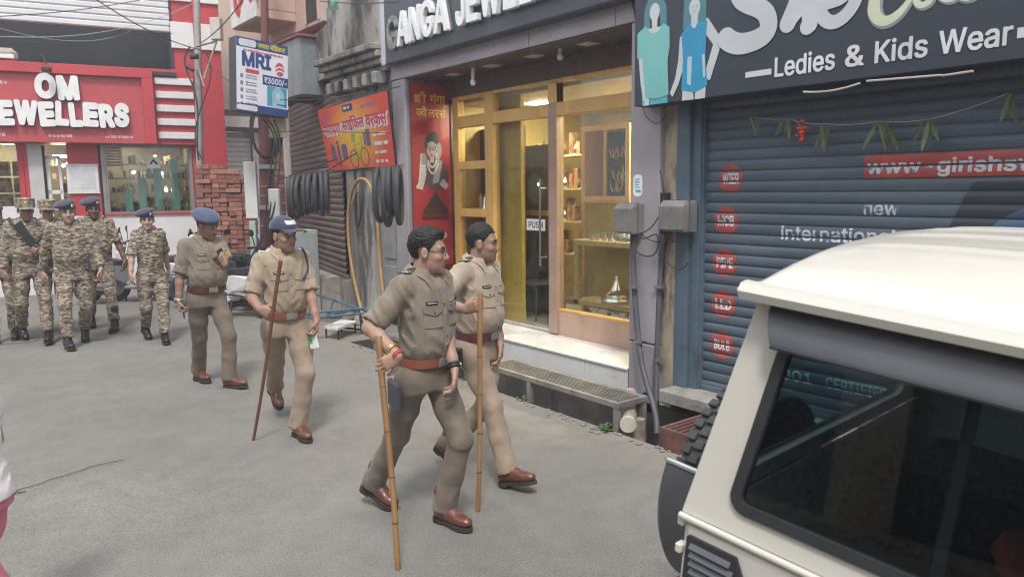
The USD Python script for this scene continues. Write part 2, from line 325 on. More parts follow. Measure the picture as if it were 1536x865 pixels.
chrome = M('chrome', (0.62, 0.62, 0.62), (0.5, 0.5, 0.5), 4, 0.22, metal=1.0)
silver = M('silverware', (0.80, 0.80, 0.79), (0.66, 0.66, 0.65), 30, 0.2, metal=1.0)
darkin = M('dark_interior', (0.045, 0.042, 0.038), (0.028, 0.026, 0.025), 2, 0.7)
shop = T('jewellery_shop', 'jewellery shop front with mauve columns, gold frames and glass door under the slate grey sign', 'shop', (FX, 6.5, 0))
# columns, each of two cladding panels with a dark joint
for (y0, y1) in ((4.26, 4.60), (8.47, 8.79)):
    c = shop.part('column', box(FX, FX + 0.30, y0, y1, -0.1, 0.52, 0.008), acp)
    shop.part('cladding_panel', box(FX - 0.001, FX + 0.30, y0, y1, 0.53, 3.30, 0.008), acp, parent=c)
    shop.part('joint', box(FX + 0.006, FX + 0.29, y0 + 0.006, y1 - 0.006, 0.515, 0.535), soffitm, parent=c)
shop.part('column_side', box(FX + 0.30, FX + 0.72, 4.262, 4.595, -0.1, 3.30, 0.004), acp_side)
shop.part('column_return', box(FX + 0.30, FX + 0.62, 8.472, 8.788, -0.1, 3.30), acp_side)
shop.part('sticker', plate(wallfr((FX - 0.0005, 4.56, 1.82), (0, -1, 0)), rrect(0, 0, 0.105, 0.19, 0.04), 0.002), white_acr, label='white and blue octagonal sticker')
shop.part('sticker_print', cat_(plate(wallfr((FX - 0.003, 4.56, 1.82), (0, -1, 0)), sbox(0.03, 0.035, 0.09, 0.058), 0.001), plate(wallfr((FX - 0.003, 4.56, 1.82), (0, -1, 0)), scribble(0.02, 0.075, 0.065, 0.08, 4, 0.012, 4), 0.001)), M('cyan_print', (0.08, 0.42, 0.55), None, 6, 0.4))
shop.part('notice_card', box(FX - 0.003, FX - 0.0005, 8.56, 8.68, 1.70, 1.82), white_acr)
# lintel beam in panels
ys = [8.79, 7.66, 5.98, 4.78, 4.26]
for a, b in zip(ys[:-1], ys[1:]):
    shop.part('beam_panel', box(FX - 0.012, FX + 0.2, b + 0.004, a - 0.004, 3.305, 3.475, 0.004), acp)
shop.part('beam_core', box(FX + 0.002, FX + 0.6, 4.27, 8.78, 3.302, 3.46), soffitm)
sof = shop.part('soffit', box(FX + 0.01, FX + 0.62, 4.60, 8.47, 3.29, 3.301), soffitm)
for y in (7.77, 7.0, 6.25, 5.43):
    shop.part('ceiling_light', cat_(box(5.16, 5.30, y - 0.09, y + 0.09, 3.278, 3.289, 0.003)), M('lamp_frame', (0.55, 0.53, 0.5), None, 4, 0.4), parent=sof)
    shop.part('light_lens', box(5.18, 5.28, y - 0.065, y + 0.065, 3.274, 3.2775), M('lamp_lens', (0.62, 0.56, 0.42), None, 4, 0.3), parent=sof)
for (x, y, z) in ((5.17, 7.28, 3.29), (5.2, 5.8, 3.29)):
    bl = shop.part('bulb', cat_(lathe([(0, 0), (0.022, 0.006), (0.034, 0.03), (0.03, 0.055), (0.018, 0.075), (0.018, 0.085), (0, 0.085)], 14, (x, y, z - 0.20 if y > 6 else z - 0.115))), M('bulb_glass', (0.8, 0.79, 0.75), None, 4, 0.15), smooth=40)
    shop.part('bulb_holder', rod((x, y, z), (x, y, z - (0.11 if y > 6 else 0.03)), 0.02), white_acr, parent=bl)
# upper band between soffit and transom, return wall that carries the poster
GXP = 5.55
shop.part('upper_band', box(GXP - 0.02, GXP + 0.12, 4.6, 8.47, 3.07, 3.288), M('brown_band', (0.13, 0.085, 0.07), (0.10, 0.065, 0.055), 2, 0.5))
shop.part('return_wall', box(FX + 0.3, GXP + 0.2, 8.43, 8.469, 0.26, 3.288), M('return_dark', (0.10, 0.03, 0.03), None, 3, 0.5))
# gold frame
def gold(y0, y1, z0, z1, p=0.05, m=goldwood, nm='frame_bar'): return shop.part(nm, box(GXP - p, GXP + 0.06, y0, y1, z0, z1, 0.006), m)
gold(8.10, 8.22, 0.27, 3.06); gold(7.36, 7.52, 0.27, 3.066, 0.055)
gold(4.60, 8.10, 2.68, 2.82, 0.045); gold(4.60, 8.22, 3.03, 3.072, 0.04)
for z in (2.20, 1.60, 1.00, 0.36): gold(7.52, 8.10, z - 0.05, z + 0.05, 0.045)
gold(6.20, 6.34, 0.27, 3.05, 0.05, brownpost, 'door_post'); gold(6.20, 6.34, 2.82, 3.03, 0.052)
shop.part('frame_bar', box(GXP - 0.02, GXP + 0.05, 4.60, 6.2, 0.53, 0.56, 0.004), goldwood)
shop.part('base_panel', box(GXP - 0.02, GXP + 0.06, 4.60, 6.205, 0.25, 0.528, 0.004), pinkmarble)
pane = lambda y0, y1, z0, z1, x=GXP: shop.part('pane', box(x, x + 0.008, y0, y1, z0, z1), paneglass)
for z0, z1 in ((2.25, 2.68), (1.65, 2.15), (1.05, 1.55), (0.41, 0.95)): pane(7.52, 8.10, z0, z1)
for y0, y1 in ((7.52, 8.10), (6.34, 7.36), (4.60, 6.20)): pane(y0, y1, 2.82, 3.03)
pane(4.60, 6.20, 0.56, 2.68)
door = shop.part('glass_door', box(GXP, GXP + 0.01, 6.35, 7.35, 0.285, 2.66), paneglass)
shop.part('door_handle', cat_(rod((GXP - 0.06, 6.47, 1.02), (GXP - 0.06, 6.47, 2.0), 0.013), rod((GXP - 0.06, 6.47, 1.12), (GXP + 0.03, 6.47, 1.12), 0.009), rod((GXP - 0.06, 6.47, 1.9), (GXP + 0.03, 6.47, 1.9), 0.009)), chrome, parent=door, smooth=40)
fd = wallfr((GXP - 0.002, 6.78, 1.42), (0, -1, 0))
shop.part('push_label', plate(fd, sbox(0, 0, 0.33, 0.13), 0.002), white_acr, parent=door)
shop.part('push_lettering', text_on(fd, 'PUSH', 0.03, 0.03, 0.07, 0.001, 0.002, bold=3), M('print_grey', (0.09, 0.10, 0.11), None, 6, 0.5), parent=door)
shop.part('door_rail', box(GXP - 0.008, GXP + 0.018, 6.36, 7.35, 0.275, 0.31, 0.003), chrome, parent=door)
# step: slabs with open joints
shop.part('step_core', box(FX + 0.015, 7.9, 4.61, 8.46, -0.1, 0.236), groutm)
yt = [8.46, 7.75, 7.14, 6.51, 5.85, 5.18, 4.61]
for a, b in zip(yt[:-1], yt[1:]):
    shop.part('riser_tile', box(FX, FX + 0.014, b + 0.003, a - 0.003, -0.06, 0.232, 0.002), tilem)
    shop.part('tread_tile', box(FX - 0.012, FX + 0.40, b + 0.003, a - 0.003, 0.237, 0.258, 0.003), tilem)
    shop.part('tread_tile', box(FX + 0.404, GXP + 0.3, b + 0.003, a - 0.003, 0.237, 0.2575, 0.002), tilem)
# room behind the glass
shop.part('interior_wall', cat_(box(8.3, 8.4, 4.3, 9.2, 0.2, 3.3), box(5.62, 8.3, 4.3, 4.59, 0.2, 3.3), box(5.76, 8.3, 8.47, 8.6, 0.2, 3.3)), yellowdark)
shop.part('interior_floor', box(GXP + 0.3, 8.3, 4.59, 8.47, 0.2, 0.257), M('interior_floor', (0.35, 0.32, 0.27), (0.28, 0.25, 0.21), 2, 0.3))
shop.part('interior_ceiling', box(GXP + 0.1, 8.3, 4.59, 8.47, 3.0, 3.07), M('interior_ceiling', (0.55, 0.52, 0.45), None, 2, 0.6))
shop.part('interior_panel', box(5.68, 5.74, onx(782, 300, 5.68)[1], 7.62, 0.26, 3.0, 0.004), yellowwall)
shop.part('interior_panel', box(6.35, 6.42, 4.62, 6.3, 0.26, 0.62), yellowdark)
shop.part('interior_panel', box(6.9, 6.98, 4.6, 5.05, 0.26, 2.9, 0.004), yellowwall)
shop.part('interior_panel', box(7.9, 7.98, 6.2, 6.5, 0.26, 2.9, 0.004), yellowwall)
for (x, y) in ((6.4, 5.2), (7.3, 5.9), (6.5, 7.6)):
    shop.part('ceiling_lamp', box(x - 0.12, x + 0.12, y - 0.12, y + 0.12, 2.985, 2.998), lamp('shop_lamp', (1.0, 0.86, 0.60), 170.0))
shop.part('spot_lamp', cat_(*[trimesh.creation.icosphere(2, 0.018).apply_translation(p) for p in ((7.0, 5.75, 2.45), (7.1, 5.6, 2.15), (6.1, 7.2, 1.95), (6.6, 7.0, 0.9))]), lamp('spot_light', (1.0, 0.9, 0.7), 30.0))
# show case seen through the right-hand pane
c0_, c1_ = onx(872, 200, 6.3)[1], onx(944, 200, 6.3)[1]
case = T('display_cabinet', 'gold framed display cabinet hung with necklaces behind the right-hand shop pane', 'cabinet', (6.4, (c0_ + c1_) / 2, 0.26))
case.parts('frame_bar', [box(6.3, 6.7, c0_ - .06, c0_, 0.3, 2.62), box(6.3, 6.7, c1_, c1_ + .06, 0.3, 2.62), box(6.3, 6.7, c1_ + .062, c0_ - .062, 2.56, 2.62), box(6.3, 6.7, c1_ + .062, c0_ - .062, 1.72, 1.80), box(6.3, 6.33, (c0_ + c1_) / 2 - .015, (c0_ + c1_) / 2 + .015, 1.802, 2.558)], goldwood)
case.part('back_panel', box(6.68, 6.7, c1_ + .06, c0_ - .06, 0.3, 2.56), M('dark_velvet', (0.025, 0.027, 0.025), (.04, .045, .035), 5, 0.8)); case.part('lower_panel', box(6.32, 6.34, c1_ + .06, c0_ - .06, 0.3, 1.72), yellowdark)
r = np.random.default_rng(5); nk = []
for k in range(22):
    y, z = r.uniform(c1_ + .12, c0_ - .12), r.uniform(1.95, 2.45); th = np.linspace(PI, 2 * PI, 12); nk.append(tube(np.stack([np.full(12, 6.66), y + 0.05 * np.cos(th), z + 0.11 * np.sin(th)], 1), 0.007, 5))
case.part('necklace', cat_(*nk), M('gold_metal', (0.9, 0.62, 0.22), None, 5, 0.25, metal=1.0), kind='stuff')
s0_, s1_ = onx(860, 360, 5.9)[1], onx(950, 360, 5.9)[1]
cream_ = M('stand_cream', (0.50, 0.38, 0.19), (0.28, 0.20, 0.09), 40, 0.5)
tb = T('display_stand', 'cream patterned display stand carrying silver cups behind the glass', 'stand', (6.05, (s0_ + s1_) / 2, 0.26))
tb.part('top', box(5.9, 6.25, s1_, s0_, 1.25, 1.31, 0.004), cream_); tb.part('post', box(5.9, 5.96, s0_ - .08, s0_ - .005, 0.56, 1.249), cream_); tb.part('shelf', box(5.9, 6.25, s1_, s0_, 0.56, 0.62, 0.004), cream_)
tb.part('back_panel', box(6.25, 6.27, s1_, s0_, 0.62, 1.25), yellowdark); tb.part('dark_post', box(5.84, 5.87, s0_ + .1, s0_ + .13, .27, 1.05), brownpost)
tb.part('skirt', box(5.86, 5.89, s1_, s0_ - .25, 0.36, 0.55), M('dark_print', (0.05, 0.05, 0.055), (0.42, 0.42, 0.42), 9, 0.6, lo=0.48, hi=0.52))
for k, px_ in enumerate((887, 896, 906, 916, 928, 938, 946)):
    h = (.10, .10, .10, .10, .16, .13, .12)[k]; y = onx(px_, 360, 6.0)[1]
    obj('silver_cup', lathe([(0, 0), (0.030, 0), (0.032, h * 0.5), (0.036, h), (0.031, h), (0.028, 0.01), (0, 0.01)] if h < 0.12 else [(0, 0), (0.04, 0), (0.045, h * 0.4), (0.02, h * 0.75), (0.03, h), (0, h)], 14, (6.0, y, 1.31)), silver,
        ('leftmost', 'second from left', 'third from left', 'fourth from left', 'tallest, bottle shaped', 'sixth from left', 'rightmost')[k] + ' silver vessel in the row on the display stand', 'cup', group='silver vessels in a row on the display stand', smooth=40)
y = onx(922, 440, 6.05)[1]
obj('silver_ornament', lathe([(0, 0), (0.17, 0.0), (0.18, 0.02), (0.165, 0.05), (0.15, 0.055), (0.14, 0.09), (0.10, 0.11), (0.07, 0.16), (0.05, 0.19), (0.025, 0.23), (0.022, 0.27), (0.012, 0.29), (0, 0.29)], 28, (6.08, y, 0.621)), silver, 'tiered silver dome shaped ornament on the lower shelf behind glass', 'ornament', smooth=35)
obj('silver_ornament', lathe([(0, 0), (0.09, 0.0), (0.08, 0.05), (0.05, 0.09), (0.07, 0.13), (0.05, 0.2), (0.02, 0.25), (0, 0.27)], 20, (5.78, 7.7, 1.66)), silver, 'silver ornament in the narrow gold framed window beside the door', 'ornament', smooth=35)
for z in (1.65, 1.05, 0.41):
    shop.part('window_shelf', box(5.62, 6.1, 7.5, 8.4, z - 0.03, z), goldwood)
shop.part('window_back', box(6.1, 6.13, 7.5, 8.45, 0.3, 2.7), darkin)
r = np.random.default_rng(8)
for z in (1.65, 1.05, 0.41):
    g = [lathe([(0, 0), (r.uniform(.02, .06), 0), (r.uniform(.02, .07), .05), (r.uniform(.01, .05), r.uniform(.1, .2)), (0, .2)], 12, (r.uniform(5.68, 5.95), r.uniform(7.6, 8.2), z)) for k in range(7)]
    shop.part('silver_goods', cat_(*g), silver, kind='stuff', smooth=35)
d0, d1 = onx(775, 300, 6.3)[1], onx(829, 300, 6.3)[1]
shop.part('inner_partition', box(6.3, 6.34, d1, d0, .26, 2.45), M('dark_ply', (.075, .065, .045), (.05, .043, .03), 3, .35)); shop.part('inner_partition', box(6.28, 6.299, d1, d0, 1.55, 1.62), yellowwall); shop.part('inner_doorway', box(7.2, 7.24, onx(930, 300, 7.2)[1] - .8, onx(930, 300, 7.2)[1], .26, 2.75), darkin)
CX, CY = 6.05, onx(806, 420, 6.05)[1]
r = np.random.default_rng(17)
for z in (1.0, 1.45, 1.9, 2.35):
    shop.part('wall_shelf', box(7.0, 7.3, 5.0, 8.4, z - .025, z), M('shelf_pale', (.42, .36, .22), None, 3, .5)); xs = r.uniform(7.05, 7.25, 34); yy = np.linspace(5.05, 8.35, 34)
    for nm_, m_, pick in (('shelf_silver', silver, 0), ('shelf_boxes', M('box_maroon', (.22, .03, .04), (.35, .28, .12), 9, .5), 1)): shop.part(nm_, cat_(*[(lathe([(0, 0), (.04, 0), (.05, .08), (.02, .14), (.03, h), (0, h)], 9, (x, y, z)) if pick == 0 else box(x - .05, x + .05, y - .04, y + .04, z, z + h, .006)) for i, (x, y, h) in enumerate(zip(xs, yy, r.uniform(.16, .32, 34))) if i % 2 == pick]), m_, kind='stuff')
chair = T('office_chair', 'dark chair standing inside the shop behind the glass door', 'chair', (CX, CY, 0.257))
chair.part('seat', box(CX - .2, CX + .2, CY - .2, CY + .2, 0.68, 0.75, 0.03), darkin); chair.part('backrest', box(CX + .16, CX + .21, CY - .2, CY + .2, 0.80, 1.28, 0.03), darkin)
for a, b in ((-.17, -.17), (.17, -.17), (-.17, .17), (.17, .17)): chair.part('leg', rod((CX + a, CY + b, 0.258), (CX + a, CY + b, 0.68), 0.015), darkin)

# poster on the return wall (faces -y)
red = M('poster_red', (0.36, 0.030, 0.035), (0.30, 0.025, 0.03), 2, 0.35)
gold_print = M('gold_print', (0.72, 0.47, 0.06), None, 6, 0.4)
post = T('poster', 'tall red poster with gold lettering and a bride in jewellery beside the left column', 'poster', (5.3, 8.43, 1.2))
fp = wallfr((5.0, 8.429, 1.25), (1, 0, 0))
W_, H_ = 0.60, 2.0
post.part('sheet', plate(fp, sbox(0, -0.35, W_, H_), 0.004), red)
dg = lambda t, x, y, h, b=2, **k: affinity.translate(text_poly(t, h, b, 'NotoSansDevanagari', **k), x, y)
sh1 = union_all([dg('श', 0.05, 1.76, 0.11), stroke([(0.065, 1.765), (0.11, 1.80)], 0.014), dg('ी', 0.152, 1.76, 0.11), dg('गंगा', 0.29, 1.76, 0.11, width=0.24)])
sh2 = union_all([dg('ज', 0.08, 1.58, 0.11).intersection(sbox(0, 1.4, 0.165, 1.8)), dg('वै', 0.155, 1.58, 0.11), dg('ल', 0.255, 1.58, 0.11), dg('र', 0.36, 1.58, 0.11), dg('स', 0.425, 1.58, 0.11), stroke([(0.50, 1.70), (0.515, 1.73), (0.54, 1.725)], 0.012)])
post.part('gold_lettering', plate(fp, sh1, 0.002, 0.0042), gold_print); post.part('gold_lettering', plate(fp, sh2, 0.002, 0.0042), gold_print)
def el(cx, cy, rx, ry, a=0): return affinity.rotate(affinity.scale(Point(cx, cy).buffer(1, quad_segs=10), rx, ry), a)
flat = lambda nm, c: M(nm, c, tuple(x * 0.9 for x in c), 8, 0.4)
fig = [('hair', union_all([el(0.31, 1.24, 0.115, 0.13), el(0.33, 1.32, 0.085, 0.08)]), (0.035, 0.04, 0.045)),
       ('blouse', Polygon([(0.12, 0.80), (0.16, 0.95), (0.25, 1.02), (0.38, 1.02), (0.47, 0.97), (0.53, 0.86), (0.52, 0.70), (0.36, 0.66), (0.24, 0.70)]).buffer(0.02), (0.12, 0.075, 0.085)),
       ('face', union_all([el(0.295, 1.15, 0.068, 0.095), sbox(0.27, 1.0, 0.335, 1.1), Polygon([(0.1, 0.74), (0.06, 0.68), (0.14, 0.66), (0.2, 0.85), (0.17, 1.1), (0.14, 1.1)]).buffer(0.012), Polygon([(0.47, 0.78), (0.54, 0.70), (0.50, 0.66), (0.42, 0.72)]).buffer(0.01)]), (0.62, 0.52, 0.48)),
       ('veil', union_all([el(0.40, 1.14, 0.05, 0.12, -10), Polygon([(0.36, 1.05), (0.46, 1.02), (0.40, 0.75), (0.30, 0.72)]), el(0.18, 1.03, 0.04, 0.09)]), (0.32, 0.34, 0.33)),
       ('jewels', union_all([stroke([(0.24, 1.23), (0.3, 1.26), (0.36, 1.22)], 0.02), stroke([(0.24, 1.02), (0.30, 0.94), (0.37, 1.02)], 0.03), stroke([(0.23, 0.98), (0.30, 0.86), (0.39, 0.98)], 0.025), el(0.305, 1.245, 0.015, 0.02), el(0.37, 1.10, 0.014, 0.03), el(0.16, 0.95, 0.05, 0.02), el(0.17, 0.91, 0.05, 0.015)]), (0.62, 0.60, 0.55)),
       ('features', union_all([el(0.27, 1.165, 0.018, 0.007), el(0.325, 1.165, 0.018, 0.007), stroke([(0.25, 1.19), (0.29, 1.188)], 0.007), stroke([(0.31, 1.188), (0.345, 1.19)], 0.007)]), (0.03, 0.025, 0.03)),
       ('lips', el(0.297, 1.09, 0.02, 0.009), (0.45, 0.02, 0.04)),
       ('emblem', union_all([Polygon([(0.18, 0.42), (0.34, 0.62), (0.50, 0.42)]), sbox(0.15, 0.34, 0.53, 0.40), sbox(0.12, 0.27, 0.55, 0.31)]), (0.055, 0.03, 0.03)),
       ('bracelet', affinity.rotate(union_all([el(0.33, 0.02, 0.18, 0.075).difference(el(0.33, 0.06, 0.15, 0.055))]), 12), (0.45, 0.42, 0.25)),
       ('ring', Point(0.42, -0.14).buffer(0.03).difference(Point(0.42, -0.14).buffer(0.018)), (0.7, 0.66, 0.6))]
for k, (nm, g, c) in enumerate(fig): post.part('printed_' + nm, plate(fp, g, 0.0012, 0.0043 + 0.0013 * k), flat('print_' + nm, c))
post.part('frame', cat_(fp.box(W_, W_ + 0.02, -0.35, H_, 0, 0.02), fp.box(-0.01, 0, -0.35, H_, 0, 0.012)), soffitm)

# sign over the shop
sg = T('shop_sign', 'slate grey fascia sign with raised white GANGA JEWELLERS letters', 'sign', (4.85, 6.5, 3.47))
sg.part('board', box(4.78, FX + 0.1, 4.30, 8.64, 3.47, 4.75, 0.012), slate)
sg.part('edge_strip', box(4.81, FX + 0.12, 8.645, 8.80, 3.48, 4.75, 0.006), M('pale_edge', (0.52, 0.53, 0.55), (0.42, 0.43, 0.45), 3, 0.4))
fs = wallfr((4.778, 8.62, 3.47), (0, -1, 0))
wx = ((0.12, 'G', .25, 1), (0.43, 'A', .26, 0), (0.72, 'N', .24, 0), (0.99, 'G', .24, 0), (1.26, 'A', .27, 0), (1.70, 'J', .16, 0), (1.90, 'E', .20, 0), (2.14, 'W', .36, 0), (2.54, 'E', .20, 0), (2.79, 'L', .19, 0), (3.02, 'L', .19, 0), (3.25, 'E', .20, 0), (3.49, 'R', .23, 0), (3.75, 'S', .23, 0))
for x, ch, w, broken in wx:
    g = affinity.translate(text_poly(ch, 0.36, 3, width=w), x, 0.16 + .012 * x)
    if broken: sg.part('letter', plate(fs, g, 0.045, 0.0), M('broken_letter', (0.30, 0.29, 0.27), (0.12, 0.115, 0.11), 12, 0.8), label='broken letter G with its white face missing')
    else: sg.part('letter', plate(fs, g, 0.055, 0.03), white_acr); sg.part('letter_side', plate(fs, g.buffer(0.004), 0.029, 0.0), letter_side)
bld = T('upper_storey', 'plain plastered upper storey rising above the slate grey sign', 'building', (FX + 0.2, 6.0, 4.7))
bld.part('wall', box(FX + 0.12, 9.0, -6.0, 8.9, 4.76, 7.5), M('upper_plaster', (0.50, 0.42, 0.36), (0.42, 0.35, 0.3), 1.5, 0.9))
bld.part('core', box(FX + 0.7, 9.0, -6.0, 4.25, 3.2, 4.755), dark_concrete)
bld.part('core', box(FX + 0.62, 9.0, 4.26, 8.8, 3.31, 4.755), dark_concrete)

# metal walkway over the drain
bsteel = M('walkway_steel', (0.33, 0.31, 0.28), (0.22, 0.205, 0.19), 6, 0.5, metal=0.5, dirt=(0.16, 0.12, 0.09), dscale=5)
wk = T('drain_walkway', 'low steel walkway, part sheet and part bar grating, over the drain', 'walkway', (4.27, 5.7, 0))
y0, y1 = 3.92, 8.0
wk.part('frame', cat_(box(4.11, 4.15, y0, y1, 0.195, 0.24, 0.003), box(4.41, 4.45, y0, y1, 0.195, 0.24, 0.003), box(4.15, 4.41, y0, y0 + 0.04, 0.195, 0.24, 0.003), box(4.15, 4.41, y1 - 0.04, y1, 0.195, 0.24)), bsteel)
wk.part('sheet', box(4.112, 4.448, 5.62, y1 - 0.002, 0.2405, 0.246, 0.002), bsteel)
for k in range(9):
    xx = 4.165 + k * 0.0285; wk.part('grating_bar', box(xx, xx + 0.009, y0 + 0.042, 5.70, 0.205, 0.241), bsteel)
wk.part('cross_bar', cat_(*[box(4.152, 4.408, y, y + 0.012, 0.20, 0.225) for y in (4.35, 4.8, 5.25)]), bsteel)
for y in (3.93, 5.0, 6.4, 7.9):
    wk.part('leg', box(4.112, 4.155, y, y + 0.05, 0.0, 0.194, 0.003), bsteel); wk.part('leg', box(4.405, 4.448, y, y + 0.05, -0.5, 0.194), bsteel)
pvc = M('old_pvc', (0.38, 0.34, 0.27), (0.28, 0.24, 0.19), 6, 0.6, dirt=(0.13, 0.10, 0.08), dscale=8)
pp = T('drain_pipe', 'stained plastic drain pipe with capped end at the walkway corner', 'pipe', (4.3, 3.82, 0.1))
pp.part('pipe', rod((4.16, 3.86, 0.085), (4.66, 4.30, 0.14), 0.055, 18), pvc, smooth=40); pp.part('cap', rod((4.138, 3.842, 0.083), (4.165, 3.866, 0.085), 0.064, 18), M('pipe_cap', (0.55, 0.52, 0.45), (0.45, 0.42, 0.36), 9, 0.5))
pp.part('collar', rod((4.24, 3.93, 0.093), (4.30, 3.983, 0.100), 0.062, 18), pvc); pp.part('elbow', rod((4.30, 3.88, 0.09), (4.30, 3.88, -0.3), 0.05, 14), pvc)
rustred = M('rusty_red_steel', (0.17, 0.075, 0.06), (0.09, 0.045, 0.04), 8, 0.7, bump=0.3, bscale=60)
rg = T('drain_grate', 'rusty red steel grate bridging the drain beside the parked vehicle', 'grate', (4.4, 3.0, 0))
rg.part('frame', cat_(box(4.10, 4.13, 2.4, 3.5, 0.12, 0.16), box(4.9, 4.93, 2.4, 3.5, 0.12, 0.16), box(4.13, 4.9, 3.47, 3.5, 0.12, 0.16), box(4.13, 4.9, 2.4, 2.43, 0.12, 0.16)), rustred)
for k in range(20): rg.part('bar', box(4.13, 4.9, 2.45 + k * 0.052, 2.465 + k * 0.052, 0.128, 0.155), rustred)
rg.part('skirt_plate', cat_(box(4.101, 4.112, 2.4, 3.5, -0.02, 0.12)), rustred)
for x, y in ((4.105, 3.46), (4.9, 3.46), (4.105, 2.41)): rg.part('leg', box(x, x + 0.025, y, y + 0.03, -0.5 if x > 4.5 else -0.02, 0.12), rustred)
leafm = M('weed_leaf', (0.07, 0.13, 0.05), (0.045, 0.09, 0.03), 9, 0.6)
def weed(x, y, z, n, s, seed):
    r = np.random.default_rng(seed); out = []
    for k in range(n):
        a, e, L = r.uniform(0, 2 * PI), r.uniform(0.3, 1.2), s * r.uniform(0.6, 1.2); d = V(math.cos(a) * math.cos(e), math.sin(a) * math.cos(e), math.sin(e)); w = unit(np.cross(d, V(0, 0, 1))) * L * 0.22
        b = V(x, y, z) + r.normal(0, 0.02, 3) * (1, 1, 0); mid = b + d * L * 0.5; tip = b + d * L - V(0, 0, 0.25 * L)
        out.append(trimesh.Trimesh([b, mid + w, tip, mid - w, mid + V(0, 0, 0.1 * L)], [(0, 1, 4), (1, 2, 4), (2, 3, 4), (3, 0, 4)], process=False))
    return cat_(*out)
for k, (x, y, n, s) in enumerate(((4.10, 4.03, 22, 0.09), (4.11, 5.12, 12, 0.07), (4.13, 6.05, 12, 0.06))):
    obj('weed_plant', weed(x, y, 0.0, n, s, k), leafm, ('green weed at the foot of the end leg of the walkway', 'small weed at the middle leg of the walkway', 'small weed behind the walking officers under the walkway')[k], 'plant')
# ================================================================== electrical shop with the closed blue shutter
bluejamb = M('blue_jamb', (0.09, 0.135, 0.175), (0.06, 0.094, 0.125), 2.5, 0.5, dirt=(0.055, 0.06, 0.065), dscale=3, bump=0.08, bscale=30)
blueslat = M('blue_shutter', (0.092, 0.120, 0.155), (0.064, 0.086, 0.114), 1.8, 0.42, stretch=(1, 0.6, 3), dirt=(0.12, 0.13, 0.14), dscale=1.5, dlo=0.58, dhi=0.85, r2=0.6)
beigewall = M('peeling_beige', (0.42, 0.35, 0.25), (0.30, 0.24, 0.17), 6, 0.9, bump=0.4, bscale=25, stretch=(1, 1, 0.4), dirt=(0.14, 0.10, 0.075), dscale=3.5, dlo=0.5, dhi=0.62)
es = T('shuttered_shop', 'electrical shop front closed by a blue roller shutter with painted red discs', 'shop', (5.1, 2.0, 0))
es.part('wall_strip', box(5.0, 5.4, 4.12, 4.255, -0.5, 3.3), beigewall)
es.part('jamb', cat_(box(4.99, 5.3, 3.985, 4.118, 0.19, 3.3, 0.006), box(5.03, 5.3, 3.90, 3.985, 0.19, 3.3, 0.004)), bluejamb)
es.part('guide_rail', box(5.05, 5.15, 3.885, 3.91, 0.2, 3.3, 0.004), bluejamb)
es.part('sill', box(4.80, 5.5, -5.0, 4.115, 0.08, 0.195, 0.012), concrete)
es.part('plinth', box(4.96, 5.4, -5.0, 4.11, -0.5, 0.08), dark_concrete)
SX = 5.10; SL0, SL1, SP = -2.6, 3.89, 0.083
def slat_x(z):   # convex slats with a rolled lip
    t = np.mod((np.asarray(z) - 0.20) / SP, 1.0)
    return SX - 0.0095 * np.sin(PI * np.clip(t / 0.86, 0, 1)) ** 0.7 + 0.006 * (t > 0.86)
def drape(poly, off=0.0022):
    """Paint on the slats: a flat shape (x along the reading direction from y = 4, y = height) laid over the slat profile."""
    out = []; b = poly.bounds; z = math.floor(b[1] / 0.0083) * 0.0083
    cuts = sorted(set([round(0.20 + SP * i + SP * f, 5) for i in range(-3, 45) for f in (0, .03, .08, .15, .25, .36, .5, .62, .72, .8, .86)]))
    for a, c in zip(cuts[:-1], cuts[1:]):
        if c < b[1] or a > b[3]: continue
        g = poly.intersection(sbox(b[0] - 1, a, b[2] + 1, c))
        tmid = ((a + c) / 2 - 0.20) / SP % 1
        if g.is_empty or tmid > 0.86: continue
        for q in getattr(g, 'geoms', [g]):
            if q.geom_type != 'Polygon' or q.area < 1e-7: continue
            v, f = trimesh.creation.triangulate_polygon(q, engine='earcut')
            zz = np.clip(v[:, 1], a + 1e-5, c - 1e-5); out.append(trimesh.Trimesh(np.stack([slat_x(zz) - off, 4.0 - v[:, 0], zz], 1), f[:, ::-1], process=False))
    return cat_(*out)
prof = [0, .03, .08, .15, .25, .36, .5, .62, .72, .8, .859, .861, .93, 1.0]
nsl = 37
for i in range(nsl):
    z = 0.20 + SP * (i + np.array(prof)); z[-1] -= 1e-4; xs = slat_x(np.clip(z, 0.2 + SP * i + 1e-6, 0.2 + SP * (i + 1) - 1e-5)); jit = rng.normal(0, 0.0005)
    ysl = np.linspace(SL1, SL0, 7)
    P = np.stack([np.repeat((xs + jit)[:, None], 7, 1), np.repeat(ysl[None], len(z), 0), np.repeat(z[:, None], 7, 1)], -1)
    m = as_tm(grid_mesh(P)); n0 = m.face_normals[:, 0].mean()
    if n0 > 0: m.invert()
    es.part('slat', m, blueslat, smooth=50)
es.part('shutter_back', box(5.13, 5.16, SL0, SL1, 0.2, 3.27), darkin)
es.part('bottom_bar', box(5.07, 5.125, SL0, SL1 - 0.01, 0.196, 0.235, 0.004), bluejamb)
lock = es.part('shutter_lock', rod((4.98, 3.60, 0.22), (5.09, 3.60, 0.25), 0.028, 14), M('lock_black', (0.03, 0.03, 0.032), None, 5, 0.4), smooth=40)
es.part('lock_face', rod((4.972, 3.60, 0.218), (4.981, 3.60, 0.2204), 0.03, 16), chrome, parent=lock)
redpaint = M('red_paint', (0.44, 0.075, 0.06), (0.32, 0.062, 0.055), 6, 0.5, dirt=(0.10, 0.10, 0.12), dscale=5, dlo=0.6, dhi=0.75)
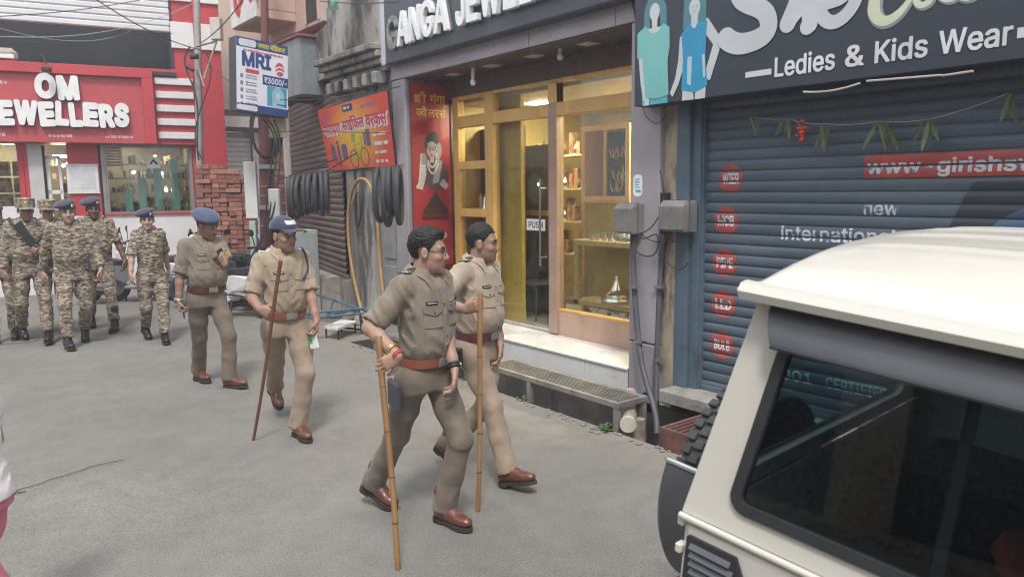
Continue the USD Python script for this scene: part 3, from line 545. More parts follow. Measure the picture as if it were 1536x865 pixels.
whpaint = M('white_paint', (0.62, 0.64, 0.67), (0.44, 0.47, 0.52), 14, 0.5, dirt=(0.12, 0.15, 0.19), dscale=16, dlo=0.56, dhi=0.62)
yof = lambda px, py: 4.0 - onx(px, py, SX)[1]; zof = lambda px, py: onx(px, py, SX)[2]
for k, (t, cy) in enumerate((('WIER', 268), ('MCB', 331), ('PIPE', 394), ('LED', 456), ('BULB', 517))):
    cx = (1097, 1090, 1088, 1086, 1084)[k]; u, z = yof(cx, cy), zof(cx, cy)
    es.part('painted_disc', drape(Point(u, z).buffer(0.116, quad_segs=12)), redpaint)
    g = text_poly(t, 0.078, 4, width=0.155); es.part('painted_word', drape(affinity.translate(g, u - 0.078, z - 0.038), 0.0030), whpaint)
u0, z0 = yof(1297, 248), 1.94
es.part('painted_band', drape(sbox(u0, 1.93, 6.0, 2.11)), redpaint)
g = text_poly('www-girishswitches.com', 0.085, 3, width=1.75); es.part('painted_word', drape(affinity.translate(g, u0 + 0.02, 1.975), 0.0030), whpaint)
g = text_poly('new', 0.085, 2, width=0.235); es.part('painted_word', drape(affinity.translate(g, yof(1296, 330), 1.698)), whpaint)
g = text_poly('international', 0.10, 2, width=0.86); es.part('painted_word', drape(affinity.translate(g, yof(1172, 358), 1.50)), whpaint)
uz = lambda *ps: [(yof(*p_), zof(*p_)) for p_ in ps]
swp = smooth_pts(uz((1475, 262), (1450, 290), (1436, 318), (1422, 345), (1405, 400)), 24).tolist(); es.part('painted_swoosh', drape(Polygon(swp + [(6.4, swp[-1][1]), (6.4, 1.915)]).intersection(sbox(0, 0, 6.4, 1.915))), M('dark_paint', (0.038, 0.045, 0.060), (0.03, 0.036, 0.048), 3, 0.45))
swp = smooth_pts(uz((1600, 296), (1536, 313), (1498, 332), (1470, 360), (1455, 400)), 24).tolist(); es.part('painted_swoosh', drape(Polygon(swp + [(6.4, swp[-1][1]), (6.4, swp[0][1])]), 0.003), M('blue_paint', (0.075, 0.125, 0.235), (0.06, 0.10, 0.19), 3, 0.45))
wa, wb = yof(1240, 568), yof(1333, 592); za = zof(1285, 590)
for w_, a, b in (('ISO 9001', wa - .75, yof(1219, 565)), ('CERTIFIED', wa, wb)): es.part('painted_word', drape(affinity.translate(text_poly(w_, 0.078, 2, width=b - a), a, za)), M('cyan_paint', (0.35, 0.55, 0.62), None, 5, 0.5))
es.part('lintel', box(4.98, 5.5, -5.0, 4.12, 3.27, 3.6), dark_concrete)
# big dark fascia sign with two printed women and the wear lettering
dk = M('dark_vinyl', (0.030, 0.038, 0.052), (0.024, 0.031, 0.043), 0.7, 0.42)
sc = T('shop_sign', 'wide dark navy fascia sign reading Ledies & Kids Wear with two printed women', 'sign', (4.75, 2.0, 2.56))
sc.part('board', box(4.752, 4.95, -4.0, 4.38, 2.565, 4.2, 0.006), dk)
sc.part('mounting_bracket', cat_(box(4.95, 5.0, 4.30, 4.34, 2.6, 3.6), box(4.95, 5.0, 0.9, 0.94, 2.6, 3.6), box(4.95, 5.12, -4.0, 4.3, 3.55, 3.65)), darkin)
fsn = wallfr((4.7515, 4.38, 2.565), (0, -1, 0))
FIG = [1.0]
prt = lambda nm, g, c, lv: sc.part(nm, plate(fsn, affinity.scale(g, 1.0, FIG[0], origin=(0, 0)), 0.0012, 0.0002 + 0.0014 * lv), M('vinyl_' + nm.replace('printed_', ''), c, tuple(x * 0.88 for x in c), 3, 0.42))
def womanA(ox):   # long-haired woman in a pale green tunic
    A = lambda pts: Polygon([(ox + a, b) for a, b in pts])
    prt('printed_hair', union_all([A([(0.11, 0.72), (0.12, 0.95), (0.17, 1.05), (0.27, 1.05), (0.32, 0.93), (0.33, 0.73), (0.29, 0.71), (0.28, 0.9), (0.15, 0.88), (0.16, 0.70)]).buffer(0.012)]), (0.07, 0.20, 0.23), 0)
    prt('printed_skin', union_all([affinity.translate(el(0, 0, 0.052, 0.085), ox + 0.215, 0.90), A([(0.19, 0.74), (0.24, 0.74), (0.245, 0.84), (0.185, 0.84)]), A([(0.055, 0.48), (0.08, 0.22), (0.11, 0.05), (0.15, 0.02), (0.16, 0.07), (0.12, 0.25), (0.10, 0.48)]).buffer(0.006), A([(0.135, 0.75), (0.22, 0.66), (0.29, 0.75)])]), (0.50, 0.53, 0.54), 1)
    prt('printed_tunic', union_all([A([(0.045, 0.72), (0.12, 0.77), (0.17, 0.70), (0.215, 0.685), (0.26, 0.70), (0.31, 0.76), (0.36, 0.72), (0.365, 0.55), (0.345, 0.40), (0.355, 0.20), (0.36, 0.085), (0.25, 0.06), (0.14, 0.08), (0.11, 0.35), (0.10, 0.50), (0.045, 0.49)]).buffer(0.01)]), (0.17, 0.45, 0.43), 2)
    prt('printed_trousers', A([(0.09, 0.0), (0.09, 0.12), (0.355, 0.12), (0.36, 0.0)]), (0.08, 0.36, 0.45), 0)
    prt('printed_lettering', union_all([A([(0.115, 0.0), (0.13, 0.07), (0.165, 0.06), (0.165, 0.0)]).buffer(0.004)]), (0.50, 0.52, 0.53), 3)
FIG[0] = 0.80; womanA(0.0)
A = lambda pts: Polygon([(0.46 + a, b) for a, b in pts])
prt('printed_hair', A([(0.05, 0.68), (0.06, 0.95), (0.12, 1.02), (0.2, 1.0), (0.245, 0.9), (0.25, 0.70), (0.2, 0.7), (0.1, 0.66)]).buffer(0.01), (0.05, 0.15, 0.18), 0)
prt('printed_skin', union_all([affinity.translate(el(0, 0, 0.052, 0.08), 0.61, 0.85), A([(0.12, 0.66), (0.18, 0.66), (0.185, 0.78), (0.12, 0.78)]), A([(0.02, 0.60), (0.05, 0.63), (0.06, 0.35), (0.0, 0.16), (-0.05, 0.06), (-0.07, 0.09), (-0.02, 0.22), (0.01, 0.40)]).buffer(0.006), A([(0.27, 0.72), (0.40, 0.50), (0.30, 0.17), (0.26, 0.20), (0.34, 0.48), (0.25, 0.62)]).buffer(0.01), A([(0.045, 0.0), (0.05, 0.13), (0.15, 0.08), (0.16, 0.0)]), A([(0.17, 0.0), (0.17, 0.08), (0.27, 0.12), (0.265, 0.0)])]), (0.50, 0.54, 0.56), 1)
prt('printed_vest', union_all([A([(0.04, 0.63), (0.11, 0.70), (0.15, 0.62), (0.19, 0.70), (0.26, 0.70), (0.25, 0.40), (0.275, 0.12), (0.17, 0.075), (0.05, 0.11), (0.06, 0.40)]).buffer(0.01)]), (0.025, 0.27, 0.46), 2)
prt('printed_sheen', union_all([A([(0.10, 0.40), (0.13, 0.40), (0.125, 0.14), (0.10, 0.16)]).buffer(0.006), A([(0.235, 0.40), (0.25, 0.40), (0.26, 0.2), (0.25, 0.2)]).buffer(0.004)]), (0.40, 0.55, 0.62), 3)
for f_ in (el(0.593, 0.862, 0.010, 0.004), el(0.632, 0.862, 0.010, 0.004), el(0.612, 0.815, 0.014, 0.004)): prt('printed_feature', f_, (0.20, 0.24, 0.26), 2)
FIG[0] = 1.0; FIG[0] = 1.0
whv = (0.62, 0.62, 0.64)
q_ = lambda pts: [(yb(*p), zb(*p)) for p in pts]
yb = lambda px, py: 4.38 - onx(px, py, 4.75)[1]; zb = lambda px, py: onx(px, py, 4.75)[2] - 2.565
she = union_all([brush(smooth_pts(q_([(1215, -80), (1170, -70), (1120, -40), (1107, -8), (1125, 8), (1150, 22), (1152, 45), (1130, 62), (1107, 66), (1090, 58)]), 60), np.linspace(0.09, 0.155, 60)),
                 brush(smooth_pts(q_([(1230, -90), (1205, -20), (1182, 36)]), 24), np.full(24, 0.12)), brush(smooth_pts(q_([(1184, 34), (1210, 2), (1222, -6), (1216, 30), (1212, 40)]), 30), np.full(30, 0.11)),
                 brush(smooth_pts(q_([(1216, 38), (1240, 4), (1268, -12), (1262, -24), (1240, -8), (1232, 20), (1248, 34), (1268, 24), (1284, 0)]), 50), np.linspace(0.10, 0.085, 50))])
prt('printed_lettering', she, whv, 4)
cr_ = (0.55, 0.56, 0.42)
col_ = lambda w: union_all([brush(smooth_pts(q_([(1352, -60), (1330, -46), (1315, -10), (1312, 20), (1324, 32), (1344, 24), (1362, 4), (1374, -12)]), 50), np.concatenate([np.linspace(0.05, 0.075, 25), np.linspace(0.075, 0.022, 25)]) * w),
                 brush(smooth_pts(q_([(1385, -14), (1374, 0), (1380, 8), (1394, 2), (1400, -12), (1408, -18)]), 30), np.full(30, 0.036) * w), brush(smooth_pts(q_([(1402, -10), (1424, -60), (1416, -50), (1411, -4), (1424, 0), (1440, -16)]), 30), np.full(30, 0.032) * w), brush(smooth_pts(q_([(1430, -10), (1456, -66), (1446, -50), (1438, -6), (1450, -2), (1470, -20)]), 30), np.full(30, 0.032) * w)])
prt('printed_outline', affinity.translate(col_(1.3), 0.008, -0.010), (0.26, 0.27, 0.28), 1); prt('printed_outline', affinity.translate(col_(1.15), 0.006, -0.007), (0.018, 0.022, 0.03), 2)
sc.part('printed_script', plate(fsn, col_(1.0), 0.0012, 0.0046), M('vinyl_cream', cr_, tuple(x * 0.9 for x in cr_), 3, 0.42))
wr = wallfr((4.7505, 4.38, 2.565), (0, -1, 0))
ux0, ux1 = yb(1162, 128), yb(1523, 80)
for w_, a, b in (('Ledies', 1162, 1252), ('&', 1267, 1296), ('Kids', 1311, 1390), ('Wear', 1406, 1516)):
    ua, ub = yb(a, 110), yb(b, 100); sc.part('lettering', plate(wr, affinity.translate(text_poly(w_, 0.125, 2, width=ub - ua), ua, 0.085 + .035 * (ua - 1.3) * 0), 0.004), M('vinyl_lettering_white', (0.62, 0.62, 0.63), None, 3, 0.42))
sc.part('dash', plate(wr, sbox(ux0 - 0.24, 0.105, ux0 - 0.03, 0.145), 0.002), M('vinyl_lettering_white', whv)); sc.part('dash', plate(wr, sbox(yb(1524, 75), 0.11, yb(1524, 75) + 0.25, 0.165), 0.002), M('vinyl_lettering_white', whv))
for a, b, s in (((1205, 138), (1290, 125), 0.02), ((1300, 122), (1412, 113), 0.0), ((1412, 114), (1460, 107), 0.0)):
    sc.part('torn_tape', tube(sag(onx(*a, 4.745), onx(*b, 4.745), s), 0.007, 6), M('rag', (0.45, 0.40, 0.38), None, 9, 0.8))
# leaf garland strung below the sign
mango = M('dry_leaf', (0.12, 0.15, 0.06), (0.07, 0.09, 0.035), 12, 0.6)
gar = T('leaf_garland', 'garland of drying green leaves and one orange flower strung across the blue shutter', 'garland', (4.98, 2.4, 2.35))
ends = [onx(1130, 175, 4.98), onx(1180, 178, 4.98), onx(1240, 186, 4.98), onx(1320, 182, 4.98), onx(1397, 178, 4.98), onx(1512, 140, 4.98)]
gar.part('string', tube(np.vstack([sag(a, b, 0.012, 8) for a, b in zip(ends[:-1], ends[1:])]), 0.0022, 5), M('twine', (0.42, 0.38, 0.30), None, 20, 0.9))
def leaf(p, d, L, w):
    d = unit(d); side = unit(np.cross(d, V(1, 0, 0))); n = unit(np.cross(side, d)); k = np.linspace(0, 1, 7); ww = w * np.sin(PI * np.clip(k * 0.92 + 0.04, 0, 1)) ** 0.8
    c = p + d * (k * L)[:, None] + n * (0.03 * L * np.sin(k * 3))[:, None]
    P = np.stack([c - side * ww[:, None], c + n * 0.15 * w, c + side * ww[:, None]], 1); return shell(P, 0.0012)
r = np.random.default_rng(3)
for k, e in enumerate(ends):
    for j in range((2, 4, 4, 5, 5, 3)[k]):
        a = r.uniform(-0.55, 0.55); gar.part('leaf', leaf(e + V(r.normal(0, 0.012), r.normal(0, 0.02), 0), V(r.normal(0, 0.12), a, -1), r.uniform(0.13, 0.21), r.uniform(0.011, 0.017)), mango)
fpos = onx(1201, 200, 4.97); gar.part('flower_string', rod(ends[1] + V(0, -0.05, 0), fpos + V(0, 0, 0.05), 0.0022, 5), M('twine', (0.4, 0.4, 0.3)))
fl = [trimesh.creation.icosphere(1, 0.02).apply_scale((0.7, r.uniform(0.6, 1.2), 0.5)).apply_translation(fpos + V(r.normal(0, 0.008), r.normal(0, 0.016), r.normal(0, 0.04))) for _ in range(16)]
gar.part('marigold', cat_(*fl), M('marigold', (0.70, 0.10, 0.03), (0.55, 0.06, 0.02), 60, 0.7))

# electricity meter boxes, cables
boxm = M('grey_meter_box', (0.20, 0.19, 0.18), (0.13, 0.125, 0.12), 5, 0.55, dirt=(0.09, 0.08, 0.075), dscale=4, bump=0.1, bscale=40)
cable = M('black_cable', (0.028, 0.028, 0.03), (0.02, 0.02, 0.021), 9, 0.55)
conduit = M('grey_conduit', (0.10, 0.105, 0.115), (0.07, 0.073, 0.08), 6, 0.55)
for k, (ya, yb_, zt, zb_, x0, lab) in enumerate(((4.66, 4.43, 1.765, 1.50, 4.80, 'small grey meter box on the mauve column'), (4.17, 3.89, 1.79, 1.535, 4.82, 'larger grey meter box beside the blue jamb'))):
    b = T('meter_box', lab, 'meter box', (x0, ya, zb_), group=None)
    body = hull([(x0 + dx, y, z) for (dx, y, z) in ((0, ya - .012, zb_ + .02), (0, yb_ + .012, zb_ + .02), (0, ya - .012, zt - .05), (0, yb_ + .012, zt - .05), (.05, ya - .02, zt), (.05, yb_ + .02, zt), (.145 if k == 0 else .165, ya, zt - .002), (.145 if k == 0 else .165, yb_, zt - .002), (.145 if k == 0 else .165, ya, zb_), (.145 if k == 0 else .165, yb_, zb_), (.02, ya - .012, zb_), (.02, yb_ + .012, zb_))])
    b.part('housing', body, boxm); b.part('lid_seam', box(x0 + .07, x0 + .075, ya + .002, yb_ - .002, zb_ + .004, zt + 0.002), conduit)
    b.part('screw', cat_(rod((x0 - .004, (ya + yb_) / 2, zb_ + .05), (x0 + .004, (ya + yb_) / 2, zb_ + .05), .007), rod((x0 - .004, (ya + yb_) / 2, zt - .07), (x0 + .004, (ya + yb_) / 2, zt - .07), .007)), chrome)
obj('meter_bracket', box(4.96, 5.0, 4.18, 4.26, 1.52, 1.85), M('black_slot', (0.012, 0.012, 0.012), None, 5, 0.8), 'black backing strip between the two meter boxes', 'bracket')
cb = T('cable_run', 'bundle of grey conduits and looping black cables below the meter boxes', 'cables', (4.88, 4.3, 0))
p1 = [onx(950, 352, 4.90), onx(951, 420, 4.90), onx(957, 500, 4.88), onx(966, 560, 4.84), onx(978, 600, 4.80), onx(985, 650, 4.72)]
cb.part('conduit', tube(smooth_pts(p1, 24), 0.026, 10), conduit, smooth=40)
p2 = [onx(996, 352, 4.97), onx(990, 420, 4.97), onx(988, 480, 4.96), onx(985, 560, 4.93), onx(985, 640, 4.8)]
cb.part('conduit', tube(smooth_pts(p2, 24), 0.026, 10), conduit, smooth=40)
for a, s in (([(958, 350), (966, 358), (985, 352), (984, 378), (968, 384), (950, 372), (947, 352)], .006), ([(1000, 352), (1010, 362), (1028, 358)], .005), ([(998, 385), (1008, 400), (1022, 403), (1032, 393)], .006), ([(960, 350), (985, 330), (990, 318), (992, 300)], .005), ([(1000, 360), (975, 360), (962, 350)], .005), ([(995, 300), (993, 270), (990, 255)], .005), ([(965, 150), (972, 178), (985, 185), (998, 172)], .0035), ([(948, 0), (957, 60), (962, 120), (966, 150)], .006)):
    cb.part('cable', tube(smooth_pts([onx(*q, 4.86) if q[1] > 200 else onx(*q, 4.92) for q in a], 22), s, 6), cable)
for q in ((951, 430), (960, 512), (974, 590)): c = onx(*q, 4.875); cb.part('clip', box(c[0] - .03, c[0] + .03, c[1] - .045, c[1] + .045, c[2] - .012, c[2] + .012), chrome)
for q in ((990, 430), (988, 540)): c = onx(*q, 4.945); cb.part('clip', box(c[0] - .03, c[0] + .03, c[1] - .04, c[1] + .04, c[2] - .012, c[2] + .012), chrome)

# ================================================================== tyre shop: low wall line turned away from the street
HW = math.radians(12); wd = V(math.sin(HW), math.cos(HW), 0)
W0 = V(5.1, 10.61, 0); wf = wallfr(W0 + wd * 4.6, -wd)      # x runs from the far end (0) to the near end (4.6)
brownslat = M('brown_shutter', (0.20, 0.150, 0.135), (0.145, 0.108, 0.10), 2.5, 0.6, stretch=(1, 1, 4), dirt=(0.23, 0.20, 0.18), dscale=3, dlo=0.58, dhi=0.8)
plaster_old = M('stained_plaster', (0.36, 0.33, 0.30), (0.13, 0.12, 0.11), 1.6, 0.95, bump=0.5, bscale=14, stretch=(1, 1, 0.45), dirt=(0.05, 0.048, 0.046), dscale=2.2, dlo=0.48, dhi=0.6, detail=8)
stone = M('ledge_stone', (0.34, 0.30, 0.26), (0.22, 0.195, 0.17), 3, 0.95, bump=0.6, bscale=10, dirt=(0.09, 0.08, 0.07), dscale=2)
ts = T('cycle_repair_shop', 'old cycle repair shop with brown roller shutter and stained corbelled plaster above', 'shop', (5.3, 10.6, 0))
zs = 0.60; n2 = 30; sp2 = 0.099
for i in range(n2):
    z = zs + sp2 * i
    P = np.array([[(0.02, z + sp2 * t, 0.022 * math.sin(PI * t) ** 0.8 - 0.015 * (t > 0.93)) for t in (0, .12, .3, .5, .7, .88, .94, .999)], [(4.58, z + sp2 * t, 0.022 * math.sin(PI * t) ** 0.8 - 0.015 * (t > 0.93)) for t in (0, .12, .3, .5, .7, .88, .94, .999)]])
    ts.part('slat', wf.tf(as_tm(grid_mesh(P))), brownslat, smooth=50)
ts.part('shutter_back', wf.box(0, 4.6, 0.5, 3.75, -0.08, -0.04), darkin)
ts.part('bottom_rail', wf.box(0, 4.6, 0.55, 0.605, -0.02, 0.04, 0.005), brownslat)
ts.part('wall', wf.box(-0.3, 4.6, 3.65, 4.4, -0.4, 0.10), plaster_old)
ts.part('floor_slab', wf.box(-0.4, 4.7, -0.1, 0.54, -0.4, 0.04), stone)
# stone ledge in front of the shutter
ledge = hull([wf.pt(a, b, c) for a, b, c in ((1.2, 0.0, 0.55), (4.2, 0.0, 0.8), (1.2, 0.46, 0.5), (4.2, 0.5, 0.72), (1.2, 0.0, 0.03), (4.2, 0.0, 0.03), (1.2, 0.50, 0.03), (4.2, 0.54, 0.03))])
ts.part('ledge', ledge, stone)
ts.part('ledge_block', wf.box(3.5, 4.25, 0.0, 0.30, 0.8, 1.05, 0.03), stone)
# near end: concrete pier, wooden door, dark gap
pier = [onx(531, 265, 5.0), onx(563, 272, 5.0)]
ts.part('pier', box(5.0, 5.4, 9.55, 10.0, 0, 2.35, 0.01), M('whitewashed_pier', (0.47, 0.45, 0.42), (0.27, 0.255, 0.235), 3.5, 0.95, bump=0.5, bscale=25, stretch=(1, 1, 0.25), dirt=(0.10, 0.095, 0.09), dscale=2.5, dlo=0.5, dhi=0.6))
ts.part('pier_edge', box(4.96, 5.3, 10.02, 10.26, 0, 2.4, 0.01), M('worn_grey_post', (0.22, 0.20, 0.185), (0.14, 0.13, 0.12), 5, 0.9, stretch=(1, 1, 0.3)))
dgrey = M('grey_door_paint', (0.30, 0.30, 0.30), (0.22, 0.22, 0.22), 4, 0.7, dirt=(0.12, 0.11, 0.10), dscale=4)
dr = ts.part('door', box(5.10, 5.15, 8.95, 9.52, 0.15, 2.35), dgrey)
for z0, z1 in ((0.25, 0.85), (0.95, 1.45), (1.55, 2.2)): ts.part('door_panel', box(5.085, 5.10, 9.06, 9.40, z0, z1, 0.012), dgrey, parent=dr)
ts.part('door_void', box(5.16, 6.2, 8.8, 10.6, 0, 3.2), darkin)
ts.part('side_gap', box(5.04, 5.2, 8.79, 8.94, 0, 3.3), darkin)
# corbelled old facade above the banner
ts.part('old_wall', box(5.02, 6.0, 8.90, 10.62, 2.9, 3.45), plaster_old)
for k in range(4): ts.part('cornice', box(5.0 - 0.07 * (k + 1), 6.0, 8.90, 10.62 + 0.03 * k, 3.45 + 0.085 * k, 3.45 + 0.085 * (k + 1) - 0.004, 0.012), plaster_old)
for k in range(6): ts.part('corbel', box(4.80, 5.0, 8.98 + 0.28 * k, 9.08 + 0.28 * k, 3.28, 3.446, 0.02), plaster_old)
ts.part('parapet', box(4.93, 6.0, 8.90, 10.62, 3.795, 4.55), plaster_old)
# tin cabin
tin = M('grey_tin', (0.30, 0.325, 0.34), (0.24, 0.265, 0.28), 2, 0.45, metal=0.3, dirt=(0.17, 0.175, 0.175), dscale=1.5)
tc = T('tin_cabin', 'grey sheet metal cabin with a red roof edge projecting above the brown shutter', 'cabin', (5.3, 12.0, 3.43))
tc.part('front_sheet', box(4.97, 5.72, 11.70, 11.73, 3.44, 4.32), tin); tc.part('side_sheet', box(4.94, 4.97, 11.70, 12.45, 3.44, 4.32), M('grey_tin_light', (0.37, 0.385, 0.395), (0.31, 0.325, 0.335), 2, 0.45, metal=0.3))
tc.part('floor', box(4.945, 5.9, 11.705, 12.6, 3.40, 3.437), darkin); tc.part('roof_edge', box(4.90, 5.78, 11.64, 12.6, 4.325, 4.365, 0.006), M('red_edge', (0.30, 0.09, 0.085), None, 5, 0.6))
for y in (11.73, 12.0, 12.25): tc.part('seam', box(4.934, 4.9405, y, y + 0.012, 3.44, 4.32), tin)
for x in (5.2, 5.46): tc.part('seam', box(x, x + 0.012, 11.692, 11.6995, 3.44, 4.32), tin)
tc.part('core', box(4.98, 5.9, 11.74, 12.6, 3.45, 4.31), darkin)
# peach house above
peach = M('peach_plaster', (0.56, 0.41, 0.33), (0.48, 0.345, 0.28), 0.9, 0.92, bump=0.15, bscale=12, dirt=(0.36, 0.28, 0.24), dscale=1.0, dlo=0.58, dhi=0.85)
ph = T('peach_house', 'peach plastered upper storeys with a deep balcony over the cycle shop', 'building', (5.6, 12.5, 4.4))
ph.part('wall', box(5.25, 9.5, 8.95, 15.6, 4.56, 8.0), peach)
ph.part('wall', box(5.75, 9.5, 10.8, 15.6, 3.8, 4.555), peach)
ph.part('balcony', box(4.6, 5.25, 12.5, 13.75, 4.72, 4.86, 0.01), peach); ph.part('balcony_parapet', box(4.6, 4.7, 12.5, 13.75, 4.863, 6.1, 0.01), peach); ph.part('balcony_parapet', box(4.702, 5.25, 12.5, 12.6, 4.863, 6.1, 0.01), peach)
wn = ph.part('window', box(5.235, 5.26, 11.6, 12.05, 4.62, 5.3), darkin); ph.part('window_frame', cat_(box(5.22, 5.25, 11.55, 11.6, 4.6, 5.32), box(5.22, 5.25, 12.05, 12.1, 4.6, 5.32), box(5.22, 5.25, 11.6, 12.05, 5.3, 5.34)), peach, parent=wn)
ph.part('pipe', cat_(rod((5.2, 11.2, 4.5), (5.2, 11.2, 8), 0.035), rod((5.2, 11.2, 4.9), (5.2, 9.0, 5.05), 0.02)), M('pale_pipe', (0.4, 0.36, 0.33), None, 4, 0.6))
hs = T('balcony_sign', 'white sign with big red letters on the side of the peach balcony', 'sign', (4.58, 13.1, 4.8))
fh = wallfr((4.595, 13.75, 4.74), (0, -1, 0)); hs.part('board', plate(fh, sbox(0, 0, 1.25, 1.3), 0.02), M('sign_white', (0.68, 0.66, 0.65), None, 3, 0.5))
hs.part('red_lettering', text_on(fh, 'हरि', 0.12, 0.30, 0.72, 0.004, 0.02, bold=5, font='NotoSansDevanagari'), M('sign_red', (0.55, 0.03, 0.035), None, 4, 0.45))
# hindi banner of the cycle shop: a flex sheet leaning out at the top
bn = T('shop_banner', 'orange and yellow flex banner with pink Hindi lettering and a green bicycle', 'banner', (4.8, 10.0, 2.2))
TL, TR, BR, BL = onx(476, 166, 4.72), onx(580.4, 136, 4.72), onx(593, 249, 4.93), onx(495, 256, 4.93)
def bpt(a, b):   # a, b in 0..1 from the lower left
    return (BL * (1 - a) + BR * a) * (1 - b) + (TL * (1 - a) + TR * a) * b
bnorm = unit(np.cross(BR - BL, TL - BL))
bw, bh = np.linalg.norm(BR - BL), np.linalg.norm(TL - BL)
def bsheet(poly, off):
    """A flat print laid on the banner's own surface."""
    out = []
    for q in getattr(poly, 'geoms', [poly]):
        if q.geom_type != 'Polygon' or q.area < 1e-7: continue
        v, f = trimesh.creation.triangulate_polygon(q, engine='earcut'); out.append(trimesh.Trimesh(np.array([bpt(a, b) for a, b in v]) + bnorm * off, f, process=False))
    m = cat_(*out)
    if (m.face_normals @ bnorm).mean() < 0: m.invert()
    return m
n_ = 26; A_, B_ = np.meshgrid(np.linspace(0, 1, n_), np.linspace(0, 1, 14), indexing='ij')
P = np.array([[bpt(A_[i, j], B_[i, j]) for j in range(14)] for i in range(n_)])
dd = np.clip(np.hypot((A_ - 0.5) * 1.0, (B_ - 0.52) * 0.75) / 0.45, 0, 1)[..., None]
dd = np.clip(dd ** 1.3, 0, 1); colb = np.array((0.80, 0.50, 0.06)) * (1 - dd) + np.array((0.66, 0.075, 0.05)) * dd
shm = as_tm(grid_mesh(P))
if (shm.face_normals @ bnorm).mean() < 0: shm.invert()
bp = bn.part('sheet', shm, vcol('banner_print', 0.45), True, col=colb.reshape(-1, 3)); bn.part('backing', cat_(*[rod(a - bnorm * .02, b - bnorm * .02, 0.014) for a, b in ((TL, TR), (TR, BR), (BR, BL), (BL, TL))]), darkin)
bn.part('back_sheet', trimesh.Trimesh((P - bnorm * 0.006).reshape(-1, 3), shm.faces[:, ::-1], process=False), darkin)
def fit(g, x0, y0, x1, y1):
    b = g.bounds; return affinity.translate(affinity.scale(affinity.translate(g, -b[0], -b[1]), (x1 - x0) / (b[2] - b[0]), (y1 - y0) / (b[3] - b[1]), origin=(0, 0)), x0, y0)
hindi = [fit(text_poly(t, 0.2, 3, 'NotoSansDevanagari'), *bb) for t, bb in (('नारायण', (0.03, 0.57, 0.31, 0.73)), ('साईकिल'.replace('कि', 'िक'), (0.34, 0.57, 0.66, 0.80)), ('वरकस', (0.68, 0.58, 0.96, 0.76)))]
hindi = union_all(hindi)
bn.part('lettering_outline', bsheet(affinity.translate(hindi.buffer(0.012), 0.008, -0.014), 0.0015), M('banner_white', (0.72, 0.70, 0.68), None, 5, 0.45))
bn.part('lettering', bsheet(hindi, 0.003), M('banner_pink', (0.62, 0.05, 0.13), None, 5, 0.45))
navy = M('banner_navy', (0.06, 0.06, 0.16), None, 5, 0.45)
bn.part('small_print', bsheet(rrect(0.38, 0.87, 0.53, 0.97, 0.02), 0.0015), navy)
bn.part('small_print', bsheet(union_all([scribble(0.06, 0.80, 0.13, 0.09, 2, 0.02, 1), scribble(0.64, 0.86, 0.24, 0.06, 1, 0, 2)]), 0.0016), M('banner_violet', (0.30, 0.16, 0.30), None, 5, 0.45))
bn.part('small_print', bsheet(union_all([scribble(0.40, 0.90, 0.11, 0.05, 1, 0, 3)] + [scribble(0.75, y, 0.22, 0.055, 1, 0, k) for k, y in enumerate((0.44, 0.31, 0.19, 0.06))]), 0.003), M('banner_white', (0.7, 0.7, 0.7)))
ring = lambda x, y, rx, ry, w: el(x, y, rx, ry).difference(el(x, y, rx - w, ry - w * 1.4))
bike = union_all([ring(0.44, 0.15, 0.062, 0.145, 0.010), ring(0.60, 0.17, 0.062, 0.145, 0.010)])
bn.part('printed_wheels', bsheet(bike, 0.0016), M('banner_black', (0.035, 0.04, 0.035), None, 5, 0.45))
bn.part('printed_bicycle', bsheet(union_all([stroke(p, 0.014) for p in ([(0.44, 0.15), (0.47, 0.36)], [(0.47, 0.36), (0.57, 0.38)], [(0.47, 0.34), (0.52, 0.14)], [(0.52, 0.14), (0.58, 0.36)], [(0.60, 0.17), (0.575, 0.44)], [(0.44, 0.15), (0.52, 0.14)], [(0.43, 0.42), (0.50, 0.42)], [(0.555, 0.46), (0.60, 0.47)])] + [rrect(0.44, 0.44, 0.50, 0.54, 0.02)]), 0.003), M('banner_green', (0.30, 0.46, 0.05), None, 5, 0.45))
for g_ in (rrect(0.27, 0.16, 0.35, 0.40, 0.02), rrect(0.20, 0.05, 0.235, 0.40, 0.015), el(0.215, 0.44, 0.02, 0.03), rrect(0.10, 0.18, 0.16, 0.40, 0.02), stroke([(0.12, 0.44), (0.17, 0.12)], 0.02), rrect(0.655, 0.32, 0.71, 0.56, 0.01), rrect(0.62, 0.34, 0.645, 0.52, 0.01)): bn.part('printed_goods', bsheet(g_, 0.003), M('banner_goods', (0.08, 0.075, 0.20), (0.16, 0.12, 0.18), 20, 0.45))
